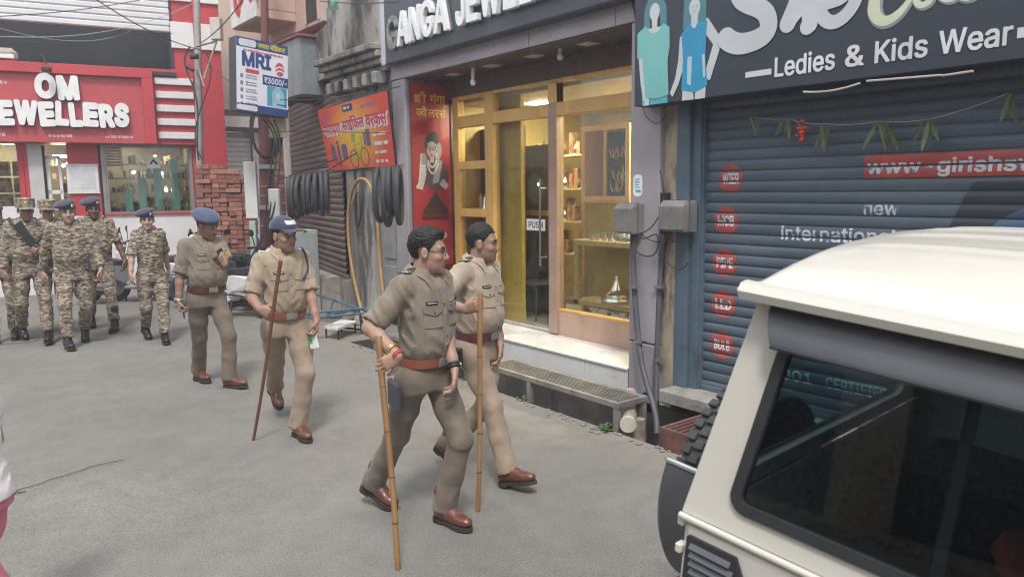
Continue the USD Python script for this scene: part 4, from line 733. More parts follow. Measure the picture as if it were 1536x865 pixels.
# bicycle tyres
rubber = M('rubber', (0.040, 0.042, 0.046), (0.026, 0.027, 0.030), 8, 0.6, bump=0.15, bscale=60)
def tyre_mesh(R, r_, n=30, k=9):
    th = np.linspace(0, 2 * PI, n, endpoint=False); return tube(np.stack([R * np.cos(th), 0 * th, R * np.sin(th)], 1), r_, k, closed=True)
ORD = ('leftmost', 'second', 'third', 'fourth', 'fifth', 'sixth', 'seventh', 'rightmost')
def hang_tyres(c0, c1, n, R, r_, group, label, yaw, far):
    for k in range(n):
        t = k / (n - 1); c = c0 + (c1 - c0) * t; m = tyre_mesh(R * (0.82 + 0.30 * rng.random()), r_); m.apply_scale((0.62 + 0.1 * rng.random(), 1, 1))
        m.apply_transform(trimesh.transformations.rotation_matrix(yaw + rng.normal(0, 0.16), [0, 0, 1])); z = c[2] - m.bounds[1, 2]
        o = T('bicycle_tyre', label.replace('bicycle tyre', f'bicycle tyre, {ORD[k] if k < n - 1 else ORD[-1]} of the {n},'), 'tyre', (c[0], c[1], z), group=group); m.apply_translation((c[0], c[1], z)); o.part('tread', m, rubber, smooth=True)
ca, cb_ = ondep(434, 264, 9.9), ondep(489, 257, 9.75)
hang_tyres(ca, cb_, 8, 0.245, 0.030, 'bicycle tyres hanging in a row in front of the brown shutter', 'black bicycle tyre hanging before the brown shutter', math.atan2(-(cb_ - ca)[0], (cb_ - ca)[1]) * 0 + math.radians(-42 + 90 + 12), None)
ca2, cb2 = ondep(568, 250, 8.95), ondep(597, 247, 8.8)
hang_tyres(ca2, cb2, 6, 0.30, 0.034, 'bicycle tyres hanging beside the left mauve column', 'black bicycle tyre hanging beside the left mauve column', math.radians(55), None)
hb = T('hanging_rail', 'thin iron rail that the bicycle tyres hang from', 'rail', (4.3, 9.3, 2.2))
hb.part('rail', tube(np.array([ca + V(-.1, .12, -.03), cb_ + V(.0, 0, -.03), ondep(545, 252, 9.3), cb2 + V(0, 0, -.03), onx(603, 247, 4.96)]), 0.009, 6), cable)
hb.part('hook', cat_(rod(cb_, cb_ + V(0.75, 0.5, 0.3), 0.008), rod(ca, ca + V(1.2, 0.9, 0.3), 0.008)), cable)
# air hose looped over the pier, drum strap
ho = T('air_hose', 'orange air hose looped over a hook before the whitewashed pier', 'hose', (4.9, 9.8, 0))
hp = [onx(548, 485, 4.80), onx(536, 440, 4.86), onx(528, 400, 4.88), onx(522, 330, 4.9), onx(527, 290, 4.9), onx(538, 270, 4.9), onx(551, 272, 4.9), onx(560, 292, 4.9), onx(566, 330, 4.9), onx(569, 380, 4.9), onx(574, 430, 4.86), onx(577, 470, 4.8)]
ho.part('hose', tube(smooth_pts(hp, 60), 0.024, 8), M('hose_orange', (0.42, 0.25, 0.09), (0.33, 0.19, 0.07), 9, 0.55), smooth=True)
ho.part('black_strap', cat_(tube(smooth_pts([onx(536, 290, 4.93), onx(533, 318, 4.93), onx(536, 340, 4.93), onx(541, 325, 4.93), onx(538, 295, 4.93)], 24), 0.014, 7)), cable)
# blue handcart frame, plank and slab on the ground
blue = M('blue_steel', (0.06, 0.135, 0.20), (0.042, 0.095, 0.145), 8, 0.5, dirt=(0.12, 0.08, 0.06), dscale=9, dlo=0.6, dhi=0.7)
hc = T('handcart', 'blue tubular handcart frame lying by the stone ledge', 'handcart', (4.4, 9.6, 0))
q = lambda x, y, z: onz(x, y, z)
hc.part('shaft', tube(np.array([q(470, 440, .42), q(562, 470, .32)]), .017), blue); hc.part('shaft', tube(np.array([q(455, 470, .36), q(548, 462, .36)]), .017), blue); hc.part('shaft', tube(np.array([q(448, 478, .30), q(545, 470, .30)]), .016), blue)
hc.part('cross_tube', cat_(rod(q(500, 449, .40), q(492, 474, .31), .016), rod(q(535, 460, .36), q(530, 472, .30), .016), rod(q(470, 440, .42), q(462, 476, .31), .016))  , blue)
hc.parts('stand', [rod(q(540, 470, .30), q(543, 500, 0.0), .016), rod(q(460, 476, .31), q(461, 505, 0.0), .016), rod(q(556, 468, .32), q(570, 492, 0), .016)], blue)
hc.part('drawbar', rod(q(500, 490, .05), q(570, 497, .02), .014), cable)
pl = [q(485, 489, .16), q(512, 479, .16), q(536, 481, .16), q(507, 492, .16)]
sl = hull([p + V(0, 0, d) for p in pl for d in (0, -.03)]); tslab = T('white_board', 'small white board propped low above the road beside the blue handcart', 'board', sl.centroid)
tslab.part('board', sl, M('white_board', (0.72, 0.71, 0.70), None, 5, 0.5)); c = sl.centroid; tslab.part('leg', cat_(*[rod(p + (c - p) * .15, (p + (c - p) * .15) * (1, 1, 0), .012) for p in pl]), cable)
gb = T('grey_box', 'pale grey steel locker standing behind the officer in the cap', 'locker', ondep(449, 420, 12.0) * (1, 1, 0))
c = ondep(449, 372, 11.6); gb.part('body', box(c[0] - .15, c[0] + .25, c[1] - .15, c[1] + .25, 0, c[2] + .28, .01), M('pale_grey_steel', (0.33, 0.37, 0.37), None, 3, 0.5)); gb.part('door', box(c[0] - .12, c[0] + .22, c[1] - .158, c[1] - .151, 0.1, c[2] + .24, .003), M('pale_grey_steel', (0.3, 0.3, 0.3)))
rub = [trimesh.creation.icosphere(1, s).apply_scale((1.2, 1, .7)).apply_translation(onz(x, y, s * .4)) for x, y, s in ((480, 462, .10), (505, 470, .14), (525, 476, .10), (545, 478, .12), (470, 470, .07), (515, 482, .06), (555, 486, .05), (536, 486, .05))]
for m in rub: m.vertices += (meshkit.fbm(m.vertices * 9, 2, 4)[:, None] - .5) * .05; 
obj('rubble_stone', cat_(*rub), stone, kind='stuff', label='broken stones and rubble at the foot of the stone ledge', cat='rubble')
# ================================================================== red jewellers across the end of the street
HO = math.radians(101); oe = V(math.sin(HO), math.cos(HO), 0); of = wallfr((2.75, 16.43, 0), oe)     # s along the front, z up, out towards the street
omred = M('om_red', (0.50, 0.052, 0.060), (0.42, 0.042, 0.05), 1.2, 0.42, dirt=(0.36, 0.06, 0.065), dscale=1.5)
omred2 = M('om_red_recess', (0.47, 0.075, 0.082), (0.42, 0.06, 0.068), 1.2, 0.45)
omwhite = M('om_white', (0.74, 0.73, 0.72), (0.66, 0.65, 0.64), 2, 0.5, dirt=(0.5, 0.48, 0.46), dscale=2)
alu = M('alu_frame', (0.34, 0.32, 0.31), (0.27, 0.255, 0.25), 3, 0.4, metal=0.4)
darkbay = M('dark_bay', (0.045, 0.048, 0.056), (0.032, 0.034, 0.04), 1, 0.7)
om = T('red_jewellery_shop', 'red and white jewellery shop facing down the street with lit show windows', 'shop', (2.75, 17.0, 0))
B_ = of.box
# walls around the openings
om.part('wall', B_(1.70, 2.36, 0, 4.28, -0.3, 0.05), omred); om.part('side_wall', B_(-9, -3.6, 0, 7, -0.3, 0), M('grey_render', (.40, .38, .35), (.33, .31, .29), 1, .9))
om.part('pier', B_(-0.50, 0.02, 0, 2.84, -0.3, 0.02), omred); om.part('pier_shadow_gap', B_(0.02, 0.06, 0, 2.84, -0.3, -0.02), darkbay)
nb = om.part('notice_board', B_(-0.53, 0.0, 1.93, 2.43, 0.021, 0.045, 0.004), omwhite); om.part('board_rim', cat_(B_(-0.54, 0.01, 2.432, 2.455, 0.021, 0.055), B_(-0.54, 0.01, 1.90, 1.928, 0.021, 0.055)), omwhite, parent=nb); om.part('board_face', B_(-0.48, -0.05, 1.97, 2.39, 0.0455, 0.047), M('board_grey', (0.66, 0.67, 0.68), None, 3, 0.3), parent=nb)
om.part('pier_skirting', B_(-0.52, 0.03, 1.40, 1.47, 0.021, 0.05), omwhite)
om.part('plinth_wall', B_(0.06, 1.70, 0, 1.47, -0.3, 0.015), omwhite); om.part('sill', B_(0.05, 1.71, 1.471, 1.505, -0.3, 0.05), omred)
om.part('door_jamb', B_(-1.13, -0.90, 0, 2.83, -0.3, 0.06), M('jamb_grey', (0.60, 0.58, 0.57), None, 2, 0.5)); om.part('door_jamb', B_(-0.9, -0.86, 0, 2.8, -0.2, 0.0), darkbay)
om.part('pier', B_(-1.20, -1.135, 0, 2.83, -0.3, 0.03), omred)
fr = om.part('show_window', cat_(B_(0.061, 0.12, 1.506, 2.83, -0.1, 0.0), B_(0.40, 0.43, 2.30, 2.80, -0.09, -0.01), B_(0.12, 0.16, 1.506, 2.8, -0.1, -0.03), B_(1.62, 1.69, 1.506, 2.83, -0.1, 0.02), B_(0.12, 1.62, 2.78, 2.83, -0.1, 0.0), B_(0.12, 1.62, 1.506, 1.53, -0.1, 0.0)), alu)
om.part('pane', B_(0.16, 1.62, 1.53, 2.78, -0.06, -0.052), paneglass, parent=fr)
ac = om.part('vent_grille', cat_(*[B_(0.15, 0.40, 2.42 + k * 0.055, 2.46 + k * 0.055, -0.05, -0.02) for k in range(7)]), M('vent_brown', (0.25, 0.17, 0.15), None, 3, 0.5), parent=fr)
for k, (s, h) in enumerate(((0.50, 1.98), (0.75, 2.18), (1.05, 2.42), (1.36, 2.56))): om.part('teal_pillar', B_(s - 0.07, s + 0.07, 1.53, h, -0.35, -0.22, 0.01), M('teal_laminate', (0.10, 0.27, 0.25), (0.08, 0.22, 0.20), 3, 0.4), parent=fr)
stk = om.part('window_card', B_(0.86, 1.10, 2.38, 2.60, -0.048, -0.044), omwhite, parent=fr); om.part('card_mark', plate(of, Polygon([(0.9, 2.46), (0.98, 2.57), (1.07, 2.46), (1.02, 2.46), (0.98, 2.52), (0.94, 2.46)]), 0.002, -0.0435), darkin, parent=fr)
# rooms with lit shelves of goods
room = M('om_room', (0.42, 0.38, 0.30), (0.34, 0.30, 0.23), 2, 0.6)
om.part('room', cat_(B_(-3.6, 1.7, 0, 3.0, -2.3, -2.2), B_(-3.6, 1.7, 2.95, 3.02, -2.2, -0.3), B_(1.62, 1.7, 0, 3, -2.2, -0.3), B_(-0.1, 0.0, 0, 3, -2.2, -0.3), B_(-3.6, 1.7, -0.05, 0.02, -2.2, -0.3)), room)
for z in (1.62, 1.9, 2.18, 2.46): om.part('shelf', cat_(B_(0.0, 1.62, z, z + 0.02, -0.95, -0.5), B_(-0.95, -0.1, z, z + 0.02, -1.6, -1.2)), M('shelf_glass', (0.36, 0.38, 0.34), None, 3, 0.3))
r = np.random.default_rng(21); goods = {}
for k in range(230):
    z = (1.53, 1.64, 1.92, 2.20, 2.48)[r.integers(0, 5)]; inleft = r.random() < 0.35; s = r.uniform(-0.86, -0.15) if inleft else r.uniform(0.14, 1.6); o = r.uniform(-1.5, -1.25) if inleft else r.uniform(-0.85, -0.55); w, h = r.uniform(0.025, 0.08), r.uniform(0.04, 0.2)
    goods.setdefault(r.integers(0, 5), []).append(B_(s - w / 2, s + w / 2, z, z + h, o - 0.03, o + 0.03, 0.008))
for k, g in goods.items(): om.part('goods', cat_(*g), M(f'goods_{"abcde"[k]}', ((0.55, 0.42, 0.20), (0.10, 0.12, 0.10), (0.42, 0.16, 0.10), (0.62, 0.58, 0.48), (0.20, 0.26, 0.22))[k], None, 9, 0.35), kind='stuff')
gold_l = lamp('shop_bulb', (1.0, 0.86, 0.66), 14.0)
om.part('room_lamp', cat_(B_(0.75, 1.35, 2.86, 2.875, -0.75, -0.65), B_(0.3, 0.5, 2.90, 2.93, -1.8, -1.5), B_(-0.8, -0.55, 2.62, 2.66, -1.1, -0.9), B_(-2.2, -1.5, 2.9, 2.94, -1.6, -1.2)), gold_l)
om.part('spot_lamp', cat_(*[trimesh.creation.icosphere(2, 0.03).apply_translation(of.pt(s, z, o)) for s, z, o in ((1.12, 2.30, -0.5), (0.62, 2.32, -0.6), (-0.62, 2.45, -0.8), (1.2, 1.95, -0.6), (-0.3, 2.15, -1.0))]), lamp('shop_bulb_bright', (1.0, 0.9, 0.75), 22.0))
om.part('door_leaf', cat_(B_(-0.86, -0.80, 0.1, 2.6, -0.08, -0.03), B_(-0.86, -0.62, 2.55, 2.62, -0.08, -0.03), B_(-0.66, -0.61, 0.1, 2.6, -0.08, -0.03), B_(-0.86, -0.62, 1.9, 1.97, -0.08, -0.03), B_(-0.86, -0.62, 1.6, 1.64, -0.08, -0.03)), omwhite)
w2 = om.part('show_window', cat_(B_(-3.6, -1.25, 1.2, 1.26, -0.1, 0.0), B_(-1.30, -1.21, 1.2, 2.83, -0.1, 0.0), B_(-2.4, -2.34, 1.2, 2.83, -0.1, 0.0)), omred); om.part('pane', B_(-3.6, -1.3, 1.26, 2.8, -0.06, -0.052), paneglass, parent=w2); om.part('plinth_wall', B_(-3.6, -1.2, 0, 1.2, -0.3, 0.015), omwhite); om.part('price_card', B_(-1.62, -1.33, 1.45, 1.68, -0.05, -0.045), omwhite, parent=w2)
om.part('back_cabinet', cat_(*[B_(-3.5 + .5 * i, -3.06 + .5 * i, 1.3 + .32 * j, 1.58 + .32 * j, -1.3, -1.0, .01) for i in range(5) for j in range(4)]), M('cabinet_dark', (.10, .085, .06), (.34, .28, .17), 7, .4, lo=.45, hi=.55), kind='stuff')
om.part('lintel', B_(-3.6, 1.72, 2.832, 2.90, -0.3, 0.03), alu)
# dark balcony recess, white ribbed shutter above, banded tower on the right
om.part('recess', cat_(B_(-6, 1.49, 4.2, 5.6, -1.9, -1.8), B_(-6, 1.49, 4.15, 4.22, -1.8, 0.28)), darkbay); om.part('recess_side', B_(1.44, 1.489, 4.222, 7.5, -1.8, -0.01), darkbay)
ribs = M('white_ribs', (0.66, 0.66, 0.66), (0.58, 0.58, 0.58), 2, 0.45)
for k in range(19): om.part('rib_panel', B_(-6, 1.46, 5.03 + k * 0.115, 5.03 + k * 0.115 + 0.108, -0.06, 0.0, 0.02), ribs)
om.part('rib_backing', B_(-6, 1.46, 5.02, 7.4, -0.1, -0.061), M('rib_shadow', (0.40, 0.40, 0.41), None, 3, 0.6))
tw = om.part('tower', B_(1.49, 2.36, 4.282, 8.0, -0.5, 0.05), omred)
om.part('white_band', B_(1.45, 2.37, 4.72, 5.22, 0.051, 0.10, 0.006), omwhite, parent=tw); om.part('white_band', B_(1.45, 2.37, 5.62, 5.72, 0.051, 0.10, 0.006), omwhite, parent=tw); om.part('white_band', B_(1.45, 2.37, 6.4, 6.9, 0.051, 0.10, 0.006), omwhite, parent=tw)
om.part('tower_fin', B_(1.86, 1.94, 4.9, 8.0, 0.101, 0.16, 0.006), omred, parent=tw)
om.part('bar_panel', B_(1.06, 1.80, 2.84, 4.285, -0.2, 0.20, 0.006), omred)
for z in (2.95, 3.21, 3.47, 3.73, 3.99): om.part('white_bar', B_(1.09, 1.78, z, z + 0.13, 0.201, 0.25, 0.006), omwhite)
# its sign
os_ = T('shop_sign', 'red shop sign with thick white OM JEWELLERS letters in a raised border', 'sign', of.pt(-0.8, 2.84, 0.3))
os_.part('board', B_(-4.5, 1.05, 2.84, 4.24, -0.05, 0.33, 0.005), omred2)
os_.part('border', cat_(B_(-4.5, 1.055, 4.07, 4.25, 0.331, 0.42, 0.006), B_(0.86, 1.055, 2.84, 4.068, 0.331, 0.42, 0.006)), omred)
fo = Fr(of.pt(0, 0, 0.331), of.x, of.y, of.z)
def om_letters(word, s0, s1, z, h, rot=0):
    n = len(word); wts = np.array([{'W': 1.45, 'M': 1.3, 'J': 0.75, 'L': 0.85, 'I': .5, 'O': 1.25}.get(c, 1.0) for c in word]); wts = wts / wts.sum() * (s1 - s0); s = s0
    for k, (c, w) in enumerate(zip(word, wts)):
        g = text_poly(c, h, 7, width=w * 0.93); g = affinity.rotate(g.buffer(0.006), (-3, 2, -2, 3)[k % 4], origin='centroid'); g = affinity.translate(g, s, z + (0.012, -0.008, 0.006, -0.01)[k % 4])
        os_.part('letter', plate(fo, g, 0.05, 0.045), white_acr); os_.part('letter_side', plate(fo, g.buffer(0.004), 0.0445, 0.0), M('om_letter_side', (0.20, 0.10, 0.11), None, 5, 0.5)); s += w
om_letters('OM', -0.88, -0.17, 3.65, 0.36); om_letters('JEWELLERS', -1.68, 0.62, 3.17, 0.36)
os_.part('small_print', plate(fo, union_all([scribble(-1.62, 3.85, 0.32, 0.07, 1, 0, 1, 0.95), scribble(-1.75, 2.93, 0.42, 0.07, 1, 0, 2), scribble(-0.75, 2.93, 0.5, 0.06, 1, 0, 3), scribble(0.17, 2.93, 0.48, 0.06, 1, 0, 4)]), 0.003), M('om_print', (0.62, 0.42, 0.42), None, 5, 0.45))
fl_ = T('flood_lamp', 'small black floodlight on an arm above the red shop sign', 'lamp', of.pt(-0.62, 4.2, 0.6))
fl_.part('arm', tube(np.array([of.pt(-0.74, 4.26, 0.35), of.pt(-0.72, 4.38, 0.5), of.pt(-0.66, 4.2, 0.62)]), 0.012, 6), cable); fl_.part('head', B_(-0.74, -0.58, 4.06, 4.15, 0.56, 0.68, 0.02), cable)
ca_ = T('bundle_on_ledge', 'covered bundle on the balcony ledge above the red sign', 'bundle', of.pt(-1.5, 4.25, 0.1))
bm = B_(-2.1, -1.12, 4.25, 4.5, 0.0, 0.3, 0.08); ca_.part('bale', bm, M('sacking', (0.38, 0.34, 0.30), (0.28, 0.25, 0.22), 5, 0.9)); ca_.part('white_tray', B_(-2.1, -1.16, 4.30, 4.37, 0.301, 0.34, 0.01), omwhite)
# ================================================================== cream house and small white shutter between
cream = M('cream_plaster', (0.62, 0.53, 0.42), (0.54, 0.46, 0.37), 1.2, 0.9, dirt=(0.42, 0.36, 0.30), dscale=1.4)
ch = T('cream_house', 'narrow cream plastered house behind the poles with a white shutter below', 'building', (6.5, 18.6, 0))
ch.part('wall', box(5.2, 9.5, 18.2, 21, 3.75, 9.5), cream); ch.part('lower_wall', box(5.2, 9.5, 18.22, 18.5, 0, 3.3), M('pale_wall', (0.6, 0.58, 0.55), None, 2, 0.9))
ch.part('canopy', box(5.0, 6.7, 17.5, 18.2, 3.3, 3.74, 0.01), M('dark_fascia', (0.13, 0.12, 0.12), None, 3, 0.7)); ch.part('canopy_light', box(5.5, 6.3, 17.48, 17.499, 3.36, 3.6), omwhite)
for k in range(26): ch.part('slat', box(5.55, 6.35, 18.15, 18.20, 0.2 + 0.115 * k, 0.2 + 0.115 * k + 0.108, 0.015), ribs)
ch.part('jamb', cat_(box(5.35, 5.54, 18.1, 18.21, 0, 3.3), box(6.36, 6.5, 18.1, 18.21, 0, 3.3)), omwhite)
# brick pier and white post behind the pole
bricka = [M(f'brick_{"abcd"[k]}', c, tuple(x * 0.72 for x in c), 14, 0.9, bump=0.3, bscale=50) for k, c in enumerate(((0.36, 0.155, 0.112), (0.30, 0.125, 0.095), (0.42, 0.205, 0.148), (0.27, 0.12, 0.10)))]
bq = T('brick_pier', 'unplastered brick pier rising behind the red brown pole', 'pier', (5.05, 13.4, 0))
r = np.random.default_rng(2)
for k in range(41):
    z = 0.078 * k; off = 0.0 if k % 2 else 0.0
    for j in range(2 if k % 2 else 1):
        x0, x1 = ((4.98, 5.205) if k % 2 == 0 else ((4.98, 5.09) if j == 0 else (5.096, 5.205))); bq.part('brick', box(x0 + r.normal(0, .003), x1 + r.normal(0, .003), 13.28 + r.normal(0, .004), 13.5, z + .004, z + .074, .004), bricka[r.integers(0, 4)])
bq.part('mortar', box(4.99, 5.195, 13.30, 13.49, 0, 3.19), concrete)
obj('white_post', box(5.22, 5.34, 13.25, 13.4, 0, 3.3, .006), M('post_white', (0.66, 0.62, 0.58), (0.56, 0.52, 0.48), 3, 0.7), 'white painted post between the brick pier and the tyres', 'post')
# ================================================================== stack of loose red bricks
bs = T('brick_stack', 'tall stack of loose red bricks beside the red shop window', 'brick stack', (3.75, 12.9, 0))
c0 = onz(306, 457); ex, ey = unit(V(0.79, -0.61, 0) * 0.72 + V(0.6, 0.79, 0) * 0.25), None; ey = V(-ex[1], ex[0], 0)
r = np.random.default_rng(4); nb_ = 0; inner = []
for k in range(30):
    z = k * 0.0785; hdr = k % 2
    nx, wx = (4, 0.232) if not hdr else (8, 0.116); jit = lambda s=.006: r.normal(0, s * 1.6)
    if k > 27: nx -= 2 * (k - 27) if hdr else (k - 27)
    for i in range(nx):   # front face
        a = i * (wx + .004) + jit(.004); y_ = jit(.007); b = Fr(c0 + V(0, 0, z), ex, ey).box(a, a + wx - .004, y_, y_ + (.11 if not hdr else .225), .003, .0745, .004)
        bs.part('brick', b, bricka[r.integers(0, 4)])
    ny, wy = (3, 0.232) if hdr else (6, 0.116)
    for i in range(ny):   # side face
        if i == 0 and hdr: continue
        a = i * (wy + .003) + .12 * (not hdr) * 0 + jit(.003) + .002; x_ = jit(.006)
        if i < (1 if not hdr else 1): continue
        b = Fr(c0 + V(0, 0, z), ex, ey).box(x_, x_ + .11, a, a + wy - .004, .003, .0745, .004); bs.part('brick', b, bricka[(r.integers(0, 4) + 2 * (r.random() < .3)) % 4])
bs.part('inner_bricks', Fr(c0, ex, ey).box(.10, .86, .10, .68, 0, 2.1), bricka[3], kind='stuff')
# ================================================================== poles, lamp, lit box sign, wires
pole_rb = M('pole_red_brown', (0.20, 0.075, 0.07), (0.14, 0.058, 0.055), 5, 0.7, bump=0.1, bscale=40, stretch=(1, 1, .3))
pole_gr = M('pole_grey', (0.36, 0.34, 0.33), (0.25, 0.235, 0.225), 6, 0.6, stretch=(1, 1, .25), metal=.2)
pb = onz(402, 452); pt_ = ondep(396, -60, 11.55)
up = T('utility_pole', 'red brown utility pole wrapped in coils of black cable, carrying the MRI sign', 'utility pole', pb)
mid = pb + (pt_ - pb) * 0.62
up.part('lower_section', tube(np.array([pb - V(0, 0, .05), mid]), .118, 14), pole_rb, smooth=40); up.part('upper_section', tube(np.array([mid, pt_, pt_ + V(0, 0, 1.5)]), .06, 12), pole_rb, smooth=40)
up.part('collar', tube(np.array([mid - V(0, 0, .05), mid + V(0, 0, .05)]), .13, 14), pole_gr)
for z in (1.63, 2.30): up.part('clamp_bar', Fr(pb + (pt_ - pb) * (z / pt_[2]) * 1.0, CR * (1, 1, 0)).box(-.32, .27, -.16, -.12, -.035, .035, .005), M('galvanised', (.36, .38, .38), None, 6, .5, metal=.4))
for z in (2.0, 1.85, 1.35, 0.9): p = pb + (pt_ - pb) * (z / pt_[2]); th = np.linspace(0, 2 * PI, 17); up.part('wire_band', tube(np.stack([p[0] + .125 * np.cos(th), p[1] + .125 * np.sin(th), p[2] + .02 * np.sin(th + 1)], 1), .007, 5), M('tie_wire', (.45, .40, .38), None, 9, .5))
up.part('cable_coil', cat_(*[tube(np.stack([(pb + (pt_ - pb) * .65)[0] + CR[0] * (.20 + .02 * k) * np.cos(t_) - .15 * CF[0] + .01 * k, (pb + (pt_ - pb) * .65)[1] + CR[1] * (.20 + .02 * k) * np.cos(t_) - .15 * CF[1], 2.85 + .02 * k + (.40 + .03 * k) * np.sin(t_)], 1), .016, 6, closed=True) for k in range(4) for t_ in [np.linspace(0, 2 * PI, 28, endpoint=False)]]), cable)
for k in range(3): a = ondep(395 + 8 * k, 180, 11.3); up.part('cable', tube(smooth_pts([a, ondep(412 + 4 * k, 215, 11.3), ondep(404 + 7 * k, 260, 11.3), ondep(399 + 5 * k, 320, 11.3), ondep(385 - 4 * k, 385, 11.3), ondep(372 - 6 * k, 430, 11.3)], 24), .013, 6), cable)
up.part('junction_box', Fr(ondep(413, 303, 11.35), CR * (1, 1, 0)).box(-.09, .08, -.06, .06, -.25, .2, .015), M('galv_box', (.42, .44, .43), None, 5, .5))
obj('cable_cabinet', Fr(ondep(378, 287, 11.75), CR * (1, 1, 0)).box(-.10, .09, -.05, .04, -.42, .46, .006), M('panel_white', (.58, .58, .55), (.50, .50, .47), 3, .6), 'narrow white panel clamped to the left of the red brown pole', 'cabinet')
obj('green_panel', Fr(ondep(386, 360, 11.75), CR * (1, 1, 0)).box(-.10, .0, -.05, .04, -.42, .30, .006), M('panel_green', (.36, .44, .40), None, 3, .6), 'pale green panel below the white panel on the pole', 'cabinet')
obj('beige_board', Fr(ondep(417, 192, 11.5), CR * (1, 1, 0)).box(-.13, .12, -.03, .02, -.15, .15, .006), M('board_beige', (.42, .37, .24), None, 3, .6), 'small beige board hanging under the MRI sign', 'board')
# MRI sign
hm = math.radians(84); mx = V(math.sin(hm), math.cos(hm), 0); mc = ondep(394, 117, 11.05)
tl = math.radians(-4.5); mxx = mx * math.cos(tl) + V(0, 0, 1) * math.sin(tl); myy = V(0, 0, 1) * math.cos(tl) - mx * math.sin(tl); myy = unit(myy - mx * .03)
MWd, MH = 0.80, 1.05
MS = MWd / 1.17
mf = Fr(mc - mxx * MWd / 2 - myy * MH / 2, mxx, myy, np.cross(mxx, myy))
ms = T('advert_sign', 'white MRI scan advertising sign with blue bands hung on the red brown pole', 'sign', mc)
ms.part('case', mf.box(-.005, MWd + .005, -.005, MH + .005, -.24, -.002, .008), M('sign_case', (.05, .055, .065), None, 4, .5))
ms.part('face', plate(mf, sbox(0, 0, MWd, MH), .006, -.001), M('mri_white', (.70, .71, .76), (.64, .66, .73), 2, .4))
navy2 = M('mri_navy', (.045, .07, .22), None, 4, .4)
mp = lambda nm, g, m, lv: ms.part(nm, plate(mf, affinity.scale(g, MS, MH / 1.10, origin=(0, 0)), .0015, .0055 + .002 * lv), m)
mp('band', sbox(0, 1.10 - .14, 1.17, 1.10), navy2, 0); mp('band', sbox(0, 0, 1.17, .12), navy2, 0)
[mp('pill', g_, M('mri_pill', (.66, .68, .74), None, 4, .4), 1) for g_ in (rrect(.05, 1.10 - .125, .44, 1.10 - .02, .05), rrect(.0, .02, .46, .10, .035))]
mp('yellow_print', dg('जनता मेडिकल'.replace('डि', 'िड'), .47, 1.10 - .11, .075, 2, width=.64), M('mri_yellow', (.66, .58, .08), None, 4, .4), 1)
mp('lettering', affinity.translate(text_poly('MRI', .20, 5, width=.66), .12, .69), navy2, 0)
mr_ = M('mri_red', (.55, .09, .09), None, 4, .4)
mp('red_line', scribble(.15, .905, .95, .03, 1, 0, 3, .95), mr_, 0); mp('red_pill', rrect(.20, .585, .50, .645, .015), mr_, 0); mp('red_emblem', Point(.98, .72).buffer(.105).difference(union_all([stroke([(.86, .70), (.98, .76), (1.1, .72)], .025), stroke([(.86, .64), (.98, .70), (1.1, .66)], .025)])), mr_, 0)
mp('price_band', sbox(.58, .45, 1.17, .60), navy2, 0); mp('price', affinity.translate(text_poly('₹3000/-', .085, 3, width=.52), .62, .48), M('mri_pill', (.7, .7, .74)), 1)
mg_ = M('mri_grey', (.22, .24, .30), None, 4, .4)
for k in range(5): mp('list_line', scribble(.20, .50 - .105 * k, .26, .06, 2, .015, k, .9), mg_, 0); mp('list_dot', Point(.11, .53 - .105 * k).buffer(.033), mg_, 0)
mp('printed_scanner', sbox(.68, .14, 1.17 - .03, .44), M('mri_teal', (.09, .33, .46), None, 4, .4), 0)
mp('printed_ring', union_all([Point(.93, .30).buffer(.14).intersection(sbox(.7, .16, 1.14, .5)), sbox(.80, .14, 1.08, .30)]), M('mri_cyan', (.30, .54, .62), None, 4, .4), 1); mp('printed_bore', Point(.93, .30).buffer(.055), M('mri_bore', (.62, .58, .58), None, 4, .4), 2); mp('printed_bed', sbox(.90, .17, 1.12, .185), navy2, 2)
# grey pole by the red shop, with lamp box
gb_ = onz(305, 442); gt = ondep(293, -80, 13.5)
gp = T('street_pole', 'slim grey steel pole with a bracket and lamp box before the red shop', 'utility pole', gb_)
gp.part('shaft', tube(np.array([gb_, gb_ + (gt - gb_) * .5, gt]), np.array([.075, .068, .055]), 12), pole_gr, smooth=40)
L = lambda x, y, d=13.4: ondep(x, y, d)
gp.part('bracket', cat_(rod(L(293, 70), L(325, 62), .022), rod(L(325, 62), L(306, 118), .018), rod(L(293, 85), L(306, 130), .015)), pole_gr)
gp.part('lamp_box', Fr(L(325, 45), CR * (1, 1, 0)).box(-.09, .09, -.08, .08, -.18, .20, .01), M('lamp_box', (.55, .50, .45), None, 4, .5)); gp.part('insulator', cat_(rod(L(286, 85), L(297, 85), .05), rod(L(280, 100), L(290, 106), .035)), cable)
gp.part('cable', cat_(tube(smooth_pts([L(285, 70), L(278, 100), L(290, 130), L(296, 200), L(298, 240)], 20), .016, 6), tube(smooth_pts([L(310, 80), L(316, 110), L(306, 150), L(304, 240)], 20), .012, 6)), cable)
wires = [((-40, 60), 12, (260, 50), 14, .1, .006), ((130, -10), 10, (300, 75), 13.4, .1, .008), ((0, 55), 9, (300, 0), 13, .2, .005), ((-10, 40), 9, (200, 45), 16, .2, .005), ((305, 85), 13.4, (362, 130), 11.4, .08, .008), ((480, 2), 9, (600, 3), 7, .02, .006), ((300, 65), 13.4, (385, -30), 10, .1, .008), ((330, 200), 13, (590, 200), 9, -.02, .005), ((420, 150), 11, (600, 130), 8.5, .05, .006), ((405, 262), 11.5, (470, 259), 9.8, .05, .006), ((0, 25), 8, (320, -30), 12, .1, .005)]
